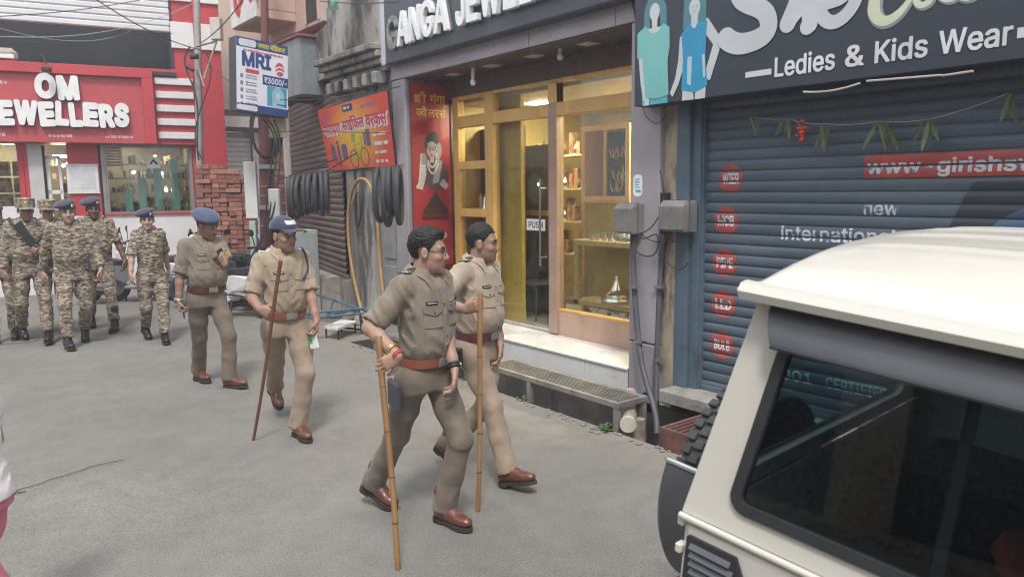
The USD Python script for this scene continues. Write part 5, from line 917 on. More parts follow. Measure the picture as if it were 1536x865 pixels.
for k, (a, da, b, db, s, rr) in enumerate(wires):
    obj('overhead_wire', tube(sag(ondep(*a, da), ondep(*b, db), s, 16), rr, 5), cable if k not in (2, 3) else M('pale_cable', (.42, .42, .42), None, 5, .6), 'overhead wire ' + ('running from the top left corner to the banded tower', 'dropping steeply to the bracket of the grey pole', 'pale and crossing the white ribs at a slant', 'pale and lying over the dark balcony recess', 'slung from the grey pole to the MRI sign', 'holding the green bottle', 'rising from the grey pole over the MRI sign', 'passing in front of the brown shutter and tyres', 'running from the MRI sign to the mauve column', 'short, from the red brown pole to the tyre rail', 'crossing the white ribs highest of all')[k], 'wire', group='overhead wires strung across the street')
bt = T('hanging_bottle', 'crumpled green plastic bottle hanging from the overhead wire', 'bottle', ondep(502, 8, 8.6))
pb_ = ondep(502, 8, 8.6); bt.part('bottle', lathe([(0, -.06), (.035, -.055), (.04, 0), (.038, .05), (.015, .085), (.015, .1), (0, .1)], 12, pb_, V(-.3, -.3, .8)), M('bottle_green', (.12, .42, .24), (.30, .55, .40), 14, .25), smooth=40); bt.part('string', rod(pb_ + V(0, 0, .05), ondep(497, 2, 8.6), .004, 5), cable)
# ================================================================== the other side of the street, behind the camera: what the glass and paint mirror
op = T('opposite_house', 'plain plastered shop houses on the other side of the street', 'building', (-6.5, 0, 0))
op.part('wall', cat_(box(-9, -4.6, -25, -1.5, -1.5, 6.5), box(-9, -5.2, -1.4, 8.5, -.2, 5.6), box(-9, -4.9, 8.6, 14.5, 0, 6.8)), M('opposite_wall', (.42, .36, .30), (.32, .27, .22), .8, .9))
for k, (x, y0, y1) in enumerate(((-4.6, -9, -6), (-4.6, -5.2, -2.2), (-5.2, -.9, 2.2), (-5.2, 2.9, 5.2), (-5.2, 5.8, 8.0), (-4.9, 9.2, 13.6))):
    dsh = op.part('shop_opening', box(x - .02, x + .015, y0, y1, .1, 2.7), M('opening_dark', (.05, .05, .055), None, 2, .5)); op.part('sign_band', box(x, x + .12, y0 - .2, y1 + .2, 2.8, 3.6), M(f'opposite_sign_{k % 3}'.replace('_0', '_blue').replace('_1', '_white').replace('_2', '_green'), ((.08, .12, .3), (.6, .6, .58), (.08, .25, .15))[k % 3], None, 3, .5))
    op.part('window', box(x - .02, x + .02, y0 + .4, y0 + 1.4, 4.2, 5.4), M('opening_dark', (.05, .05, .055)))
# ================================================================== people: smooth implicit surfaces meshed on a grid
def surfnet(f, lo, hi, h):
    lo, hi = np.asarray(lo, float), np.asarray(hi, float); B = 6
    n = (np.ceil((hi - lo) / h / B).astype(int) + 1); N = n * B
    ax = [lo[k] + h * B * (np.arange(n[k]) + 0.5) - h * 0.5 for k in range(3)]
    C = np.stack(np.meshgrid(*ax, indexing='ij'), -1); dc = f(C.reshape(-1, 3)).reshape(n)
    act = np.abs(dc) < h * B * 1.25 + 0.012
    val = np.repeat(np.repeat(np.repeat(dc, B, 0), B, 1), B, 2)
    ia = np.argwhere(act)
    if len(ia) == 0: return trimesh.Trimesh()
    o = np.stack(np.meshgrid(*[np.arange(B)] * 3, indexing='ij'), -1).reshape(-1, 3)
    idx = (ia[:, None] * B + o[None]).reshape(-1, 3); val[idx[:, 0], idx[:, 1], idx[:, 2]] = f(lo + idx * h)
    s = val < 0
    cs = sum(s[i:N[0] - 1 + i, j:N[1] - 1 + j, k:N[2] - 1 + k].astype(np.int8) for i in (0, 1) for j in (0, 1) for k in (0, 1))
    cells = np.argwhere((cs > 0) & (cs < 8)); cid = np.full(N - 1, -1, np.int64); cid[cells[:, 0], cells[:, 1], cells[:, 2]] = np.arange(len(cells))
    acc, cnt = np.zeros((len(cells), 3)), np.zeros(len(cells))
    for d in range(3):
        e = np.eye(3, dtype=int)[d]
        for a in (0, 1):
            for b in (0, 1):
                off = np.zeros(3, int); off[(d + 1) % 3], off[(d + 2) % 3] = a, b
                p = cells + off; q = p + e; v0, v1 = val[tuple(p.T)], val[tuple(q.T)]; m = (v0 < 0) != (v1 < 0)
                t = np.where(m, v0 / np.where(m, v0 - v1, 1), 0); acc += np.where(m[:, None], p + t[:, None] * e, 0); cnt += m
    v = lo + acc / np.maximum(cnt, 1)[:, None] * h
    F = []
    for d in range(3):
        e = np.eye(3, dtype=int)[d]; sl0 = tuple(slice(0, N[k] - (k == d)) for k in range(3)); sl1 = tuple(slice(1, None) if k == d else slice(0, None) for k in range(3))
        ed = np.argwhere(s[sl0] != s[sl1]); u, w = (d + 1) % 3, (d + 2) % 3
        ed = ed[(ed[:, u] > 0) & (ed[:, w] > 0) & (ed[:, u] < N[u] - 1) & (ed[:, w] < N[w] - 1)]
        eu, ew = np.eye(3, dtype=int)[u], np.eye(3, dtype=int)[w]
        q = [cid[tuple((ed - x).T)] for x in (eu * 0, eu, eu + ew, ew)]
        flip = s[tuple(ed.T)]; q = np.stack(q, 1); q = np.where(flip[:, None], q, q[:, ::-1]); F.append(q[(q >= 0).all(1)])
    F = np.vstack(F); m = as_tm((v, F))
    return m
def smin(a, b, k):
    h = np.clip(0.5 + 0.5 * (b - a) / k, 0, 1); return b + (a - b) * h - k * h * (1 - h)
def smins(ds, k):
    d = ds[0]
    for e in ds[1:]: d = smin(d, e, k)
    return d
def ssub(a, b, k): return -smin(-a, b, k)
def cone(p, a, b, r1, r2):
    a, b = np.asarray(a, float), np.asarray(b, float); ba = b - a; t = np.clip(((p - a) @ ba) / max(ba @ ba, 1e-9), 0, 1)
    return np.linalg.norm(p - a - t[:, None] * ba, axis=1) - (r1 + (r2 - r1) * t)
def chain(p, pts, rs, k=0.02): return smins([cone(p, pts[i], pts[i + 1], rs[i], rs[i + 1]) for i in range(len(pts) - 1)], k)
def ell(p, c, r):
    r = np.asarray(r, float); q = p - np.asarray(c, float); k0 = np.linalg.norm(q / r, axis=1); k1 = np.linalg.norm(q / r ** 2, axis=1); return k0 * (k0 - 1) / np.maximum(k1, 1e-6)
def rotz(a): c, s = math.cos(a), math.sin(a); return np.array([[c, -s, 0], [s, c, 0], [0, 0, 1.0]])
def roty(a): c, s = math.cos(a), math.sin(a); return np.array([[c, 0, s], [0, 1, 0], [-s, 0, c]])
def rotx(a): c, s = math.cos(a), math.sin(a); return np.array([[1, 0, 0], [0, c, -s], [0, s, c]])
def ik(root, tgt, l1, l2, pole):
    d = tgt - root; L = np.linalg.norm(d); L2 = min(L, (l1 + l2) * 0.995); u = d / L; tgt = root + u * L2
    a = (l1 * l1 - l2 * l2 + L2 * L2) / (2 * L2); hh = math.sqrt(max(l1 * l1 - a * a, 0)); p = np.asarray(pole, float); p = p - (p @ u) * u; p = p / max(np.linalg.norm(p), 1e-6)
    return root + u * a + p * hh, tgt
TZ = np.array([-0.16, -0.06, 0.0, 0.06, 0.14, 0.24, 0.34, 0.42, 0.465, 0.505, 0.545]) # heights above the belt line
TA = np.array([0.168, 0.160, 0.150, 0.151, 0.155, 0.163, 0.173, 0.171, 0.148, 0.100, 0.066])
TB = np.array([0.124, 0.120, 0.114, 0.117, 0.121, 0.122, 0.119, 0.106, 0.086, 0.076, 0.066])
TC = np.array([-0.010, -0.004, 0.004, 0.012, 0.016, 0.012, 0.006, -0.004, -0.012, -0.016, -0.016])
def torso_sdf(q, fat=0.0, loose=0.0, z0=-0.02, z1=0.53, wide=1.0):
    z = np.clip(q[:, 2], TZ[0], TZ[-1]); belly = fat * np.exp(-((z - 0.13) / 0.11) ** 2)
    a = (np.interp(z, TZ, TA) * wide + belly * 0.6 + loose); b = np.interp(z, TZ, TB) + belly + loose; c = np.interp(z, TZ, TC) + belly * 0.75
    u, v = np.abs(q[:, 1]) / a, np.abs(q[:, 0] - c) / b; e = 2.35
    k = (u ** e + v ** e) ** (1 / e); d = (k - 1) * np.minimum(a, b)
    dz = np.maximum(z0 - q[:, 2], q[:, 2] - z1); return np.maximum(d, dz) * 0.9
def wrinkle(p, amp, f=(9, 9, 17), seed=0):
    n = meshkit.noise(p * np.asarray(f, float), seed); n2 = meshkit.noise(p * np.asarray(f, float) * 2.1 + 7.3, seed + 5)
    return amp * 1.15 * (1 - np.abs(2 * n - 1)) ** 3 + amp * 0.4 * (1 - np.abs(2 * n2 - 1)) ** 2 - amp * 0.4

def head_sdf(p, bare=True):   # origin between the ears, x forward, y left, z up
    d = smins([ell(p, (-0.012, 0, 0.040), (0.097, 0.077, 0.088)), ell(p, (0.030, 0, -0.030), (0.068, 0.062, 0.088)), ell(p, (0.040, 0, -0.080), (0.048, 0.047, 0.036))], 0.035)
    d = smin(d, ell(p, (0.079, 0, -0.104), (0.020, 0.024, 0.018)), 0.018)
    ay = np.stack([p[:, 0], np.abs(p[:, 1]), p[:, 2]], 1)
    d = smin(d, cone(ay, (0.082, 0.0, 0.024), (0.070, 0.045, 0.026), 0.012, 0.012), 0.016)      # brow
    d = smin(d, ell(ay, (0.060, 0.043, -0.026), (0.026, 0.022, 0.020)), 0.02)                    # cheekbone
    d = ssub(d, ell(ay, (0.106, 0.032, 0.003), (0.030, 0.022, 0.014)), 0.012)                     # eye socket
    d = smin(d, cone(p, (0.088, 0, 0.014), (0.112, 0, -0.030), 0.0092, 0.0125), 0.013)            # nose
    d = smin(d, ell(ay, (0.098, 0.0125, -0.036), (0.012, 0.0085, 0.0085)), 0.007)
    d = smin(d, cone(ay, (0.093, 0.0, -0.063), (0.082, 0.021, -0.066), 0.0075, 0.004), 0.006)      # lips
    d = smin(d, cone(ay, (0.092, 0.0, -0.0755), (0.082, 0.018, -0.072), 0.0085, 0.004), 0.006)
    d = smin(d, cone(ay, (0.0785, 0.030, 0.0135), (0.0745, 0.043, 0.008), 0.0065, 0.005), 0.006) # upper lid
    d = smin(d, ell(ay, (-0.006, 0.080, -0.006), (0.020, 0.010, 0.033)), 0.008)                  # ears
    d = ssub(d, ell(ay, (0.000, 0.090, -0.004), (0.011, 0.006, 0.019)), 0.006)
    d = smin(d, cone(p, (-0.018, 0, -0.07), (-0.040, 0, -0.19), 0.056, 0.062), 0.03)
    return d
def hand_sdf(p, S, curl, thumb):   # wrist origin; x towards the fingers, y towards the thumb, z out of the palm
    sp = (0.029, 0.0095, -0.0095, -0.027); ds = []
    for k, s in enumerate(sp): ds.append(cone(p, (0.004, s * 0.55, 0), (0.083 - 0.004 * abs(k - 1), s, -0.004 + 0.003 * abs(k - 1.5)), 0.0155, 0.0118))
    palm = smins(ds, 0.016); d = smin(palm, cone(p, (0.02, 0.022, 0.008), (0.055, 0.028, 0.010), 0.016, 0.012), 0.014)
    fl = ((0.040, 0.025, 0.021), (0.045, 0.029, 0.022), (0.042, 0.027, 0.021), (0.033, 0.020, 0.019))
    for k, s in enumerate(sp):
        c = curl[k] if np.ndim(curl) else curl; a = 0.0; q = np.array([0.083 - 0.004 * abs(k - 1), s, -0.004 + 0.003 * abs(k - 1.5)]); r0 = (0.0095, 0.0098, 0.0093, 0.0082)[k]
        for j, L in enumerate(fl[k]):
            a += c * (1.25, 1.45, 0.95)[j]; q2 = q + L * np.array([math.cos(a), (0.10, 0.02, -0.05, -0.13)[k] * (1 - c), math.sin(a)]); d = smin(d, cone(p, q, q2, r0 * (1 - 0.08 * j), r0 * (0.92 - 0.1 * j)), 0.004); q = q2
    t = [np.array(x) for x in (((0.022, 0.026, 0.006), (0.050, 0.052, 0.016), (0.078, 0.062, 0.024), (0.098, 0.064, 0.028)) if thumb == 0 else ((0.022, 0.026, 0.008), (0.050, 0.044, 0.032), (0.074, 0.036, 0.052), (0.090, 0.018, 0.060)))]
    return smin(d, chain(p, t, (0.0145, 0.0125, 0.0108, 0.0088), 0.006), 0.008)
def hand_frame(h, s):
    h = unit(h); s = np.asarray(s, float); s = unit(s - (s @ h) * h); return h, s

khaki = M('khaki_cloth', (0.222, 0.182, 0.138), (0.168, 0.137, 0.104), 7, 0.85, bump=0.28, bscale=8, bdist=0.03, bdet=4.0, detail=6, sheen=0.1, stretch=(1.25, 1.25, 0.85))
khaki2 = M('khaki_cloth_light', (0.39, 0.31, 0.235), (0.30, 0.24, 0.18), 7, 0.85, bump=0.28, bscale=8, bdist=0.03, bdet=4.0, detail=6, sheen=0.1, stretch=(1.25, 1.25, 0.85))
khaki3 = M('khaki_cloth_warm', (0.345, 0.27, 0.193), (0.26, 0.204, 0.146), 7, 0.85, bump=0.28, bscale=8, bdist=0.03, bdet=4.0, detail=6, sheen=0.1, stretch=(1.25, 1.25, 0.85))
khakiT = M('khaki_trouser', (0.180, 0.144, 0.112), (0.134, 0.107, 0.084), 7, 0.85, bump=0.28, bscale=8, bdist=0.03, bdet=4.0, detail=6, sheen=0.1, stretch=(1.25, 1.25, 0.85))
khakiT2 = M('khaki_trouser_light', (0.335, 0.255, 0.185), (0.26, 0.198, 0.144), 7, 0.85, bump=0.28, bscale=8, bdist=0.03, bdet=4.0, detail=6, sheen=0.1, stretch=(1.25, 1.25, 0.85))
camo = usdkit.material(stage, '/World/Looks/camouflage_cloth', {
    'g': ('geometry', {}), 'm': ('mapping', {'scale': (16.0, 16.0, 52.0)}), 'm2': ('mapping', {'scale': (17.0, 17.0, 58.0), 'location': (3.0, 5.0, 7.0)}),
    'n': ('noise_texture', {'scale': 1.0, 'detail': 2.0, 'distortion': 0.6}), 'n2': ('noise_texture', {'scale': 1.0, 'detail': 2.0, 'distortion': 0.8}),
    'r': ('rgb_ramp', {'interpolate': False, 'ramp': [(0.0, (0.135, 0.10, 0.077)), (0.42, (0.185, 0.165, 0.115)), (0.485, (0.28, 0.225, 0.16)), (0.57, (0.41, 0.345, 0.265))]}),
    'r2': ('rgb_ramp', {'interpolate': False, 'ramp': [(0.0, (0, 0, 0)), (0.56, (1, 1, 1))]}), 'x': ('mix_color', {'b': (0.055, 0.042, 0.037)}),
    'bn': ('noise_texture', {'scale': 12.0, 'detail': 2.0}), 'bu': ('bump', {'strength': 0.35, 'distance': 0.03}), 'p': ('principled_bsdf', {'roughness': 0.85, 'sheen_weight': 0.1})},
    [('g.position', 'bn.vector'), ('bn.fac', 'bu.height'), ('bu.normal', 'p.normal'), ('g.position', 'm.vector'), ('g.position', 'm2.vector'), ('m.vector', 'n.vector'), ('m2.vector', 'n2.vector'), ('n.fac', 'r.fac'), ('n2.fac', 'r2.fac'), ('r2.color', 'x.fac'), ('r.color', 'x.a'), ('x.result', 'p.base_color')], surface='p.BSDF')
brownshoe = M('brown_leather', (0.16, 0.058, 0.036), (0.10, 0.036, 0.024), 9, 0.32, bump=0.1, bscale=60, coat=0.3)
blackboot = M('black_leather', (0.024, 0.023, 0.024), (0.016, 0.015, 0.016), 9, 0.4, bump=0.1, bscale=60)
solem = M('shoe_sole', (0.05, 0.038, 0.032), None, 9, 0.8)
skinm = vcol('skin', 0.56, 0.12, 260, 0.12, 0.0)
hairm = M('black_hair', (0.016, 0.014, 0.014), (0.009, 0.008, 0.008), 60, 0.5, bump=0.8, bscale=140, stretch=(1, 1, .3), spec=.35)
eyew = M('eye_white', (0.62, 0.58, 0.54), None, 9, 0.25); irism = M('iris', (0.02, 0.012, 0.01), None, 9, 0.2)
beltm = M('brown_belt', (0.235, 0.078, 0.042), (0.17, 0.055, 0.03), 9, 0.42, coat=.2); maroon = M('maroon_belt', (0.105, 0.028, 0.032), (0.075, 0.02, 0.024), 9, 0.45, coat=.2)
steel = M('buckle_steel', (0.62, 0.61, 0.59), (0.48, 0.47, 0.46), 9, 0.32, metal=0.85)
navycloth = M('navy_cloth', (0.034, 0.042, 0.088), (0.025, 0.031, 0.066), 14, 0.75, bump=.15, bscale=90, sheen=.3); navydark = M('navy_dark_cloth', (0.022, 0.027, 0.055), (0.015, 0.018, 0.038), 14, 0.75, sheen=.3)
epaul = M('epaulette_dark', (0.05, 0.046, 0.05), (0.035, 0.03, 0.035), 14, 0.6); whitecl = M('white_trim', (0.66, 0.65, 0.63), None, 14, 0.6)
platem = M('name_plate', (0.015, 0.015, 0.016), None, 9, 0.3); bluestrip = M('ribbon_blue', (0.06, 0.10, 0.28), (0.45, 0.45, 0.45), 60, 0.6)
bamboo = M('bamboo', (0.33, 0.185, 0.075), (0.22, 0.115, 0.048), 10, 0.42, stretch=(1, 1, .15), coat=.15); darkwood = M('dark_cane', (0.21, 0.095, 0.055), (0.15, 0.065, 0.04), 10, 0.42, stretch=(1, 1, .2))

FOLD = {1: rotx(.85) @ roty(.6), -1: rotx(-.85) @ roty(.7)}
class Person:
    def __init__(s, label, loc, heading, group=None, height=1.72, res=0.010, pelvis=0.905, lean=0.05, roll=0.0, tyaw=0.0, pyaw=0.0, head_yaw=0.0, head_pitch=0.0, fat=0.02, wide=1.0, seed=0, skin=(0.36, 0.20, 0.135), cat='person', pdx=0.0):
        s.k = height / 1.72; s.res, s.seed, s.fat, s.wide, s.skin = res, seed, fat, wide, np.asarray(skin, float) * (.86, .94, 1.0)
        s.t = T('person', label, cat, (loc[0], loc[1], float(loc[2]) if len(loc) > 2 else 0.0), heading, group, world=False)
        s.loc, s.hd = s.t.loc, heading; k = s.k
        s.P = V(pdx, 0, pelvis * k)                     # hip line centre
        s.R = rotz(tyaw) @ roty(lean) @ rotx(roll); s.RP = rotz(pyaw)
        s.belt = s.P + V(0, 0, 0.085 * k)
        s.shoulder = {q: s.tl((-0.012, q * 0.168 * s.wide, 0.425)) for q in (1, -1)}
        s.neck = s.tl((-0.018, 0, 0.50))
        s.HR = s.R @ rotz(head_yaw) @ roty(head_pitch)
        s.hc = s.neck + s.R @ (V(0.012, 0, 0.0)) * k + s.HR @ V(0.022, 0, 0.114) * k
        s.hip = {q: s.P + s.RP @ V(0, q * 0.092, 0) * k for q in (1, -1)}
        s.body, s.bcol = [], []
    def tl(s, p): return s.belt + s.R @ (np.asarray(p, float) * s.k)
    def loc_of(s, w): return rotz(-s.hd) @ (np.asarray(w, float) - s.loc)
    def tinv(s, p): return ((p - s.belt) @ s.R) / s.k
    def add(s, *a, **kw): return s.t.part(*a, **kw)
    def skinmesh(s, m, col=None):
        s.body.append(m); s.bcol.append(np.repeat(s.skin[None], len(m.vertices), 0) if col is None else col)
    # -------- head
    def head(s, hair='short', h=None, glasses=False, moustache=False, stubble=0.25, female=False):
        h = h or s.res * 0.55; k = s.k; tw = lambda q: s.hc + (q * k) @ s.HR.T
        m = surfnet(head_sdf, (-0.13, -0.115, -0.19), (0.145, 0.115, 0.14), h / k); v = m.vertices.copy()
        col = np.repeat(s.skin[None], len(v), 0); x, y, z = v.T
        lip = np.exp(-((z + 0.069) / 0.011) ** 2) * np.exp(-(y / 0.021) ** 4) * (x > 0.075); col = col * (1 - lip[:, None] * 0.55) + np.array((0.25, 0.085, 0.075)) * lip[:, None] * 0.55
        if not female:
            st = np.clip((-0.048 - z) / 0.02, 0, 1) * (x > -0.005) * np.clip((z + 0.128) / 0.015, 0, 1); col *= (1 - stubble * 0.55 * st[:, None] * (1 - lip[:, None]))
        red_ = np.exp(-((np.abs(y) - 0.04) / 0.018) ** 2 - ((z + 0.028) / 0.02) ** 2) * (x > 0.03); col[:, 0] *= 1 + 0.10 * red_
        eyeb = np.exp(-((np.abs(y) - 0.031) / 0.016) ** 2 - ((z - 0.0) / 0.012) ** 2) * (x > 0.05); col *= (1 - 0.42 * eyeb[:, None])
        col *= (0.92 + 0.16 * meshkit.fbm(v * 45, 2, s.seed))[:, None]
        m.vertices = tw(v); s.skinmesh(m, col)
        for q in (1, -1):
            e = trimesh.creation.icosphere(2, 0.0125); e.apply_translation((0.0705, q * 0.0315, 0.0025)); e.vertices = tw(e.vertices); ep = s.add('eye', e, eyew, True)
            i_ = trimesh.creation.icosphere(1, 0.0066); i_.apply_scale((0.5, 1, 1)); i_.apply_translation((0.0815, q * 0.0315 , 0.0025)); i_.vertices = tw(i_.vertices); s.add('iris', i_, irism, True, parent=ep)
            b = tube(smooth_pts([(0.094, q * 0.012, 0.0215), (0.091, q * 0.030, 0.0285), (0.076, q * 0.050, 0.023)], 10), np.array([0.0045, .0055, .006, .006, .006, .0055, .005, .0045, .0035, .002]), 6); b.vertices = tw(b.vertices); s.add('eyebrow', b, hairm)
        if moustache:
            b = surfnet(lambda p: cone(np.stack([p[:, 0], np.abs(p[:, 1]), p[:, 2]], 1), (0.098, 0.003, -0.052), (0.083, 0.027, -0.059), 0.0075, 0.004), (0.06, -0.05, -0.08), (0.12, 0.05, -0.03), 0.004); b.vertices = tw(b.vertices); s.add('moustache', b, hairm, True)
        if hair:
            th = {'short': 0.008, 'thick': 0.013, 'cropped': 0.004, 'bun': 0.010}[hair]; PH = np.radians([0, 25, 42, 52, 62, 68, 76, 84, 112, 122, 180]); ZL = np.array([.072, .073, .066, .045, .020, -.012, -.020, .030, .022, -.050, -.068])
            def hf(p):
                ph = np.arctan2(np.abs(p[:, 1]), p[:, 0] + 0.012); zl = np.interp(ph, PH, ZL)
                d = ell(p, (-0.014, 0, 0.040), (0.098 + th * .5, 0.0775 + th * 0.45, 0.089 + th * 1.3)) - 0.006 * (meshkit.noise(p * np.array((34, 150, 120)), 3) - .5) * (th / .008)
                if hair == 'thick': d = smin(d, ell(p, (0.040, 0.012, 0.104), (0.046, 0.058, 0.024)) - 0.006 * meshkit.noise(p * np.array((40, 110, 60)), 9), 0.02); 
                return np.maximum(d, (zl - p[:, 2]) * .8 - (.010 if hair == 'thick' else 0) * (p[:, 0] > .06) * 0)
            hm = surfnet(hf, (-0.15, -0.125, -0.09), (0.13, 0.125, 0.17), h / k); hm.vertices = tw(hm.vertices); hp_ = s.add('hair', hm, hairm, True)
            if hair == 'bun':
                b = trimesh.creation.icosphere(2, 0.045); b.apply_translation((-0.125, 0, 0.02)); b.vertices = tw(b.vertices); s.add('hair_bun', b, hairm, True, parent=hp_)
        if glasses:
            g = []
            for q in (1, -1):
                a = np.linspace(0, 2 * PI, 18, endpoint=False); g.append(tube(np.stack([0.104 + 0 * a - 0.006 * np.cos(a) ** 2 * (q * np.cos(a) > 0), q * 0.032 + 0.022 * np.cos(a), -0.001 + 0.015 * np.sin(a)], 1), 0.0014, 5, closed=True)); g.append(rod((0.098, q * 0.055, 0.004), (-0.004, q * 0.080, 0.012), 0.0016, 5))
            g.append(rod((0.105, -0.010, 0.003), (0.105, 0.010, 0.003), 0.0015, 5)); g = cat_(*g); g.vertices = tw(g.vertices); s.add('spectacles', g, M('spectacle_frame', (0.10, 0.085, 0.08), None, 9, .3, metal=.6))
        s.tw = tw
    def headgear(s, kind, mat=None, mat2=None):
        k = s.k; tw = s.tw; fin = lambda m: (setattr(m, 'vertices', tw(m.vertices)), m)[1]; h = max(0.005, s.res * 0.6)
        if kind == 'beret':
            def bf(p):
                q = p - V(0.0, -0.020, 0.098); q = q @ rotx(0.30) @ roty(0.16); d = ell(q, (-0.010, -0.012, 0.010), (0.132, 0.118, 0.040)); d = smin(d, ell(p, (-0.012, 0, 0.062), (0.108, 0.089, 0.048)), 0.02); return np.maximum(d, -(p[:, 2] - 0.050 + 0.16 * p[:, 0] * (p[:, 0] < 0))) - 0.0035 * meshkit.noise(p * 30, 2)
            b = s.add('beret', fin(surfnet(bf, (-0.19, -0.20, 0.01), (0.17, 0.15, 0.19), h)), mat, True)
            a = np.linspace(0, 2 * PI, 40, endpoint=False); z = 0.052 - 0.10 * np.minimum(np.cos(a), 0) * -0.18; s.add('band', fin(tube(np.stack([-0.012 + 0.107 * np.cos(a), 0.088 * np.sin(a), z], 1), 0.009, 7, closed=True)), navydark, True, parent=b)
            s.add('cap_badge', fin(trimesh.creation.icosphere(2, 0.017).apply_scale((0.5, 0.9, 1.2)).apply_translation((0.092, 0.045, 0.085))), mat2 or steel, True, parent=b)
        elif kind == 'peaked':
            b = s.add('cap', fin(surfnet(lambda p: np.maximum(ell(p, (-0.008, 0, 0.058), (0.115, 0.094, 0.100)), -(p[:, 2] - 0.052)), (-0.15, -0.12, 0.0), (0.14, 0.12, 0.18), h)), mat, True)
            a = np.linspace(-1.15, 1.15, 22); P = np.stack([np.stack([0.004 + 0.108 * np.cos(a * 0.95), 0.088 * np.sin(a * 1.05), 0.064 - 0.004 * np.cos(a)], 1), np.stack([0.055 + 0.135 * np.cos(a * 0.62), 0.100 * np.sin(a * 0.98), 0.060 - 0.026 * (np.abs(a) / 1.15) ** 2], 1), np.stack([0.080 + 0.100 * np.cos(a * 0.85), 0.088 * np.sin(a * 0.98), 0.054 - 0.032 * (np.abs(a) / 1.15) ** 2], 1)], 0)
            m = shell(P, 0.005); s.add('peak', fin(m), navydark, 40, parent=b)
            s.add('cap_lettering', fin(surfnet(lambda p: np.maximum(np.maximum(np.abs(ell(p, (-0.008, 0, 0.058), (0.116, 0.095, 0.101)) - 0.001) - 0.003, np.abs(p[:, 2] - 0.108) - 0.016), np.maximum(-p[:, 0], np.abs(p[:, 1]) - 0.05)), (0, -0.07, 0.05), (0.14, 0.07, 0.15), 0.004)), whitecl, parent=b)
            s.add('peak_trim', fin(tube(P[2], 0.004, 6)), whitecl, parent=b)
        elif kind == 'patrol':
            def pf(p):
                r = np.hypot((p[:, 0] + 0.008) / 1.18, p[:, 1]); d = np.maximum(r - (0.098 - 0.02 * np.clip(p[:, 2] - 0.05, 0, 1)), np.abs(p[:, 2] - 0.092) - 0.05); return d - 0.008
            b = s.add('cap', fin(surfnet(pf, (-0.16, -0.14, 0.0), (0.15, 0.14, 0.18), h)), mat or camo, True)
            a = np.linspace(-1.0, 1.0, 14); P = np.stack([np.stack([0.108 * np.cos(a), 0.09 * np.sin(a), 0.048 + 0 * a], 1), np.stack([0.095 + 0.085 * np.cos(a), 0.085 * np.sin(a), 0.030 - 0.012 * a * a], 1)], 0); s.add('peak', fin(shell(P, 0.005)), mat or camo, parent=b)
            s.add('cap_badge', fin(trimesh.creation.icosphere(1, 0.022).apply_scale((0.4, 1, 1)).apply_translation((0.112, 0, 0.095))), M('badge_yellow', (.55, .38, .08), None, 9, .5), True, parent=b)
    # -------- arms: wrist target and elbow pole in the person's frame
    def arm(s, q, wrist, pole, h_dir, s_dir, curl=0.35, thumb=0, sleeve=0.9, h=None):
        k = s.k; sh = s.shoulder[q]; el, wr = ik(sh, np.asarray(wrist, float), 0.285 * k, 0.25 * k, pole); hx, hy = hand_frame(h_dir, s_dir); hz = np.cross(hx, hy) * 1.0
        # palm normal: for the left hand (q = 1) with fingers down and thumb forward the palm faces the body
        hz = hz if q == 1 else -hz
        Rm = np.stack([hx, hy, hz], 1)
        def f(p):
            u = el - wr; fore = chain(p, [el, el + (wr - el) * 0.3, el + (wr - el) * 0.75, wr], np.array([0.037, 0.039, 0.031, 0.0255]) * k * s.wide ** .5, 0.02)
            hd_ = hand_sdf(((p - wr) @ Rm) / k, 1, curl, thumb) * k; return smin(smin(fore, cone(p, sh, el, 0.047 * k, 0.043 * k), 0.02), hd_, 0.012)
        tip = wr + hx * 0.2 * k; pts = np.array([el, wr, tip, wr + hz * 0.08, wr + hy * 0.08, wr - hy * .05]); lo, hi = pts.min(0) - 0.06, pts.max(0) + 0.06
        s.skinmesh(surfnet(f, lo, hi, h or max(0.0042, s.res * 0.45)))
        s.arms = getattr(s, 'arms', {}); s.arms[q] = dict(sh=sh, el=el, wr=wr, hx=hx, hy=hy, hz=hz, sleeve=sleeve); return wr, hx, hy, hz
    # -------- shirt
    def shirt(s, mat, loose=0.010, hem=-0.03, rolled=True, tuck=True, amp=0.007, vneck=True):
        k = s.k; A = s.arms; segs = []
        for q, a in A.items():
            fr_ = a['sleeve']; L1 = np.linalg.norm(a['el'] - a['sh']); L2 = np.linalg.norm(a['wr'] - a['el']); path = [a['sh'], a['el'], a['wr']]
            if fr_ <= 1: end = a['sh'] + (a['el'] - a['sh']) * fr_; segs.append((q, [a['sh'], a['sh'] * .45 + end * .55, end], [0.072, 0.061, 0.057], end, unit(end - a['sh'])))
            else: end = a['el'] + (a['wr'] - a['el']) * (fr_ - 1); segs.append((q, [a['sh'], a['el'], end], [0.072, 0.054, 0.044], end, unit(a['wr'] - a['el'])))
        def f(p):
            q = s.tinv(p); d = torso_sdf(q, s.fat, loose * (np.clip((q[:, 2] + .01) / .06, .2, 1) if tuck else 1.0), hem, 0.515, s.wide) * k
            if not tuck: d = smin(d, np.maximum(torso_sdf(q, s.fat, loose + 0.012 * np.clip((0.05 - q[:, 2]) / 0.2, 0, 1), hem, 0.2, s.wide) * k, 0 * d - 1), 0.01)
            for sd, pts, rs, end, dr in segs:
                c = np.maximum(chain(p, pts, np.array(rs) * k * s.wide ** .5, 0.03), (p - end) @ dr); d = smin(d, c, 0.024 * k)
                if rolled: d = np.minimum(d, np.maximum(np.maximum(cone(p, pts[-2], end, rs[-2] * k + 0.004, rs[-1] * k * s.wide ** .5 + 0.011), (p - end) @ dr), -((p - end) @ dr + 0.055 * k)))
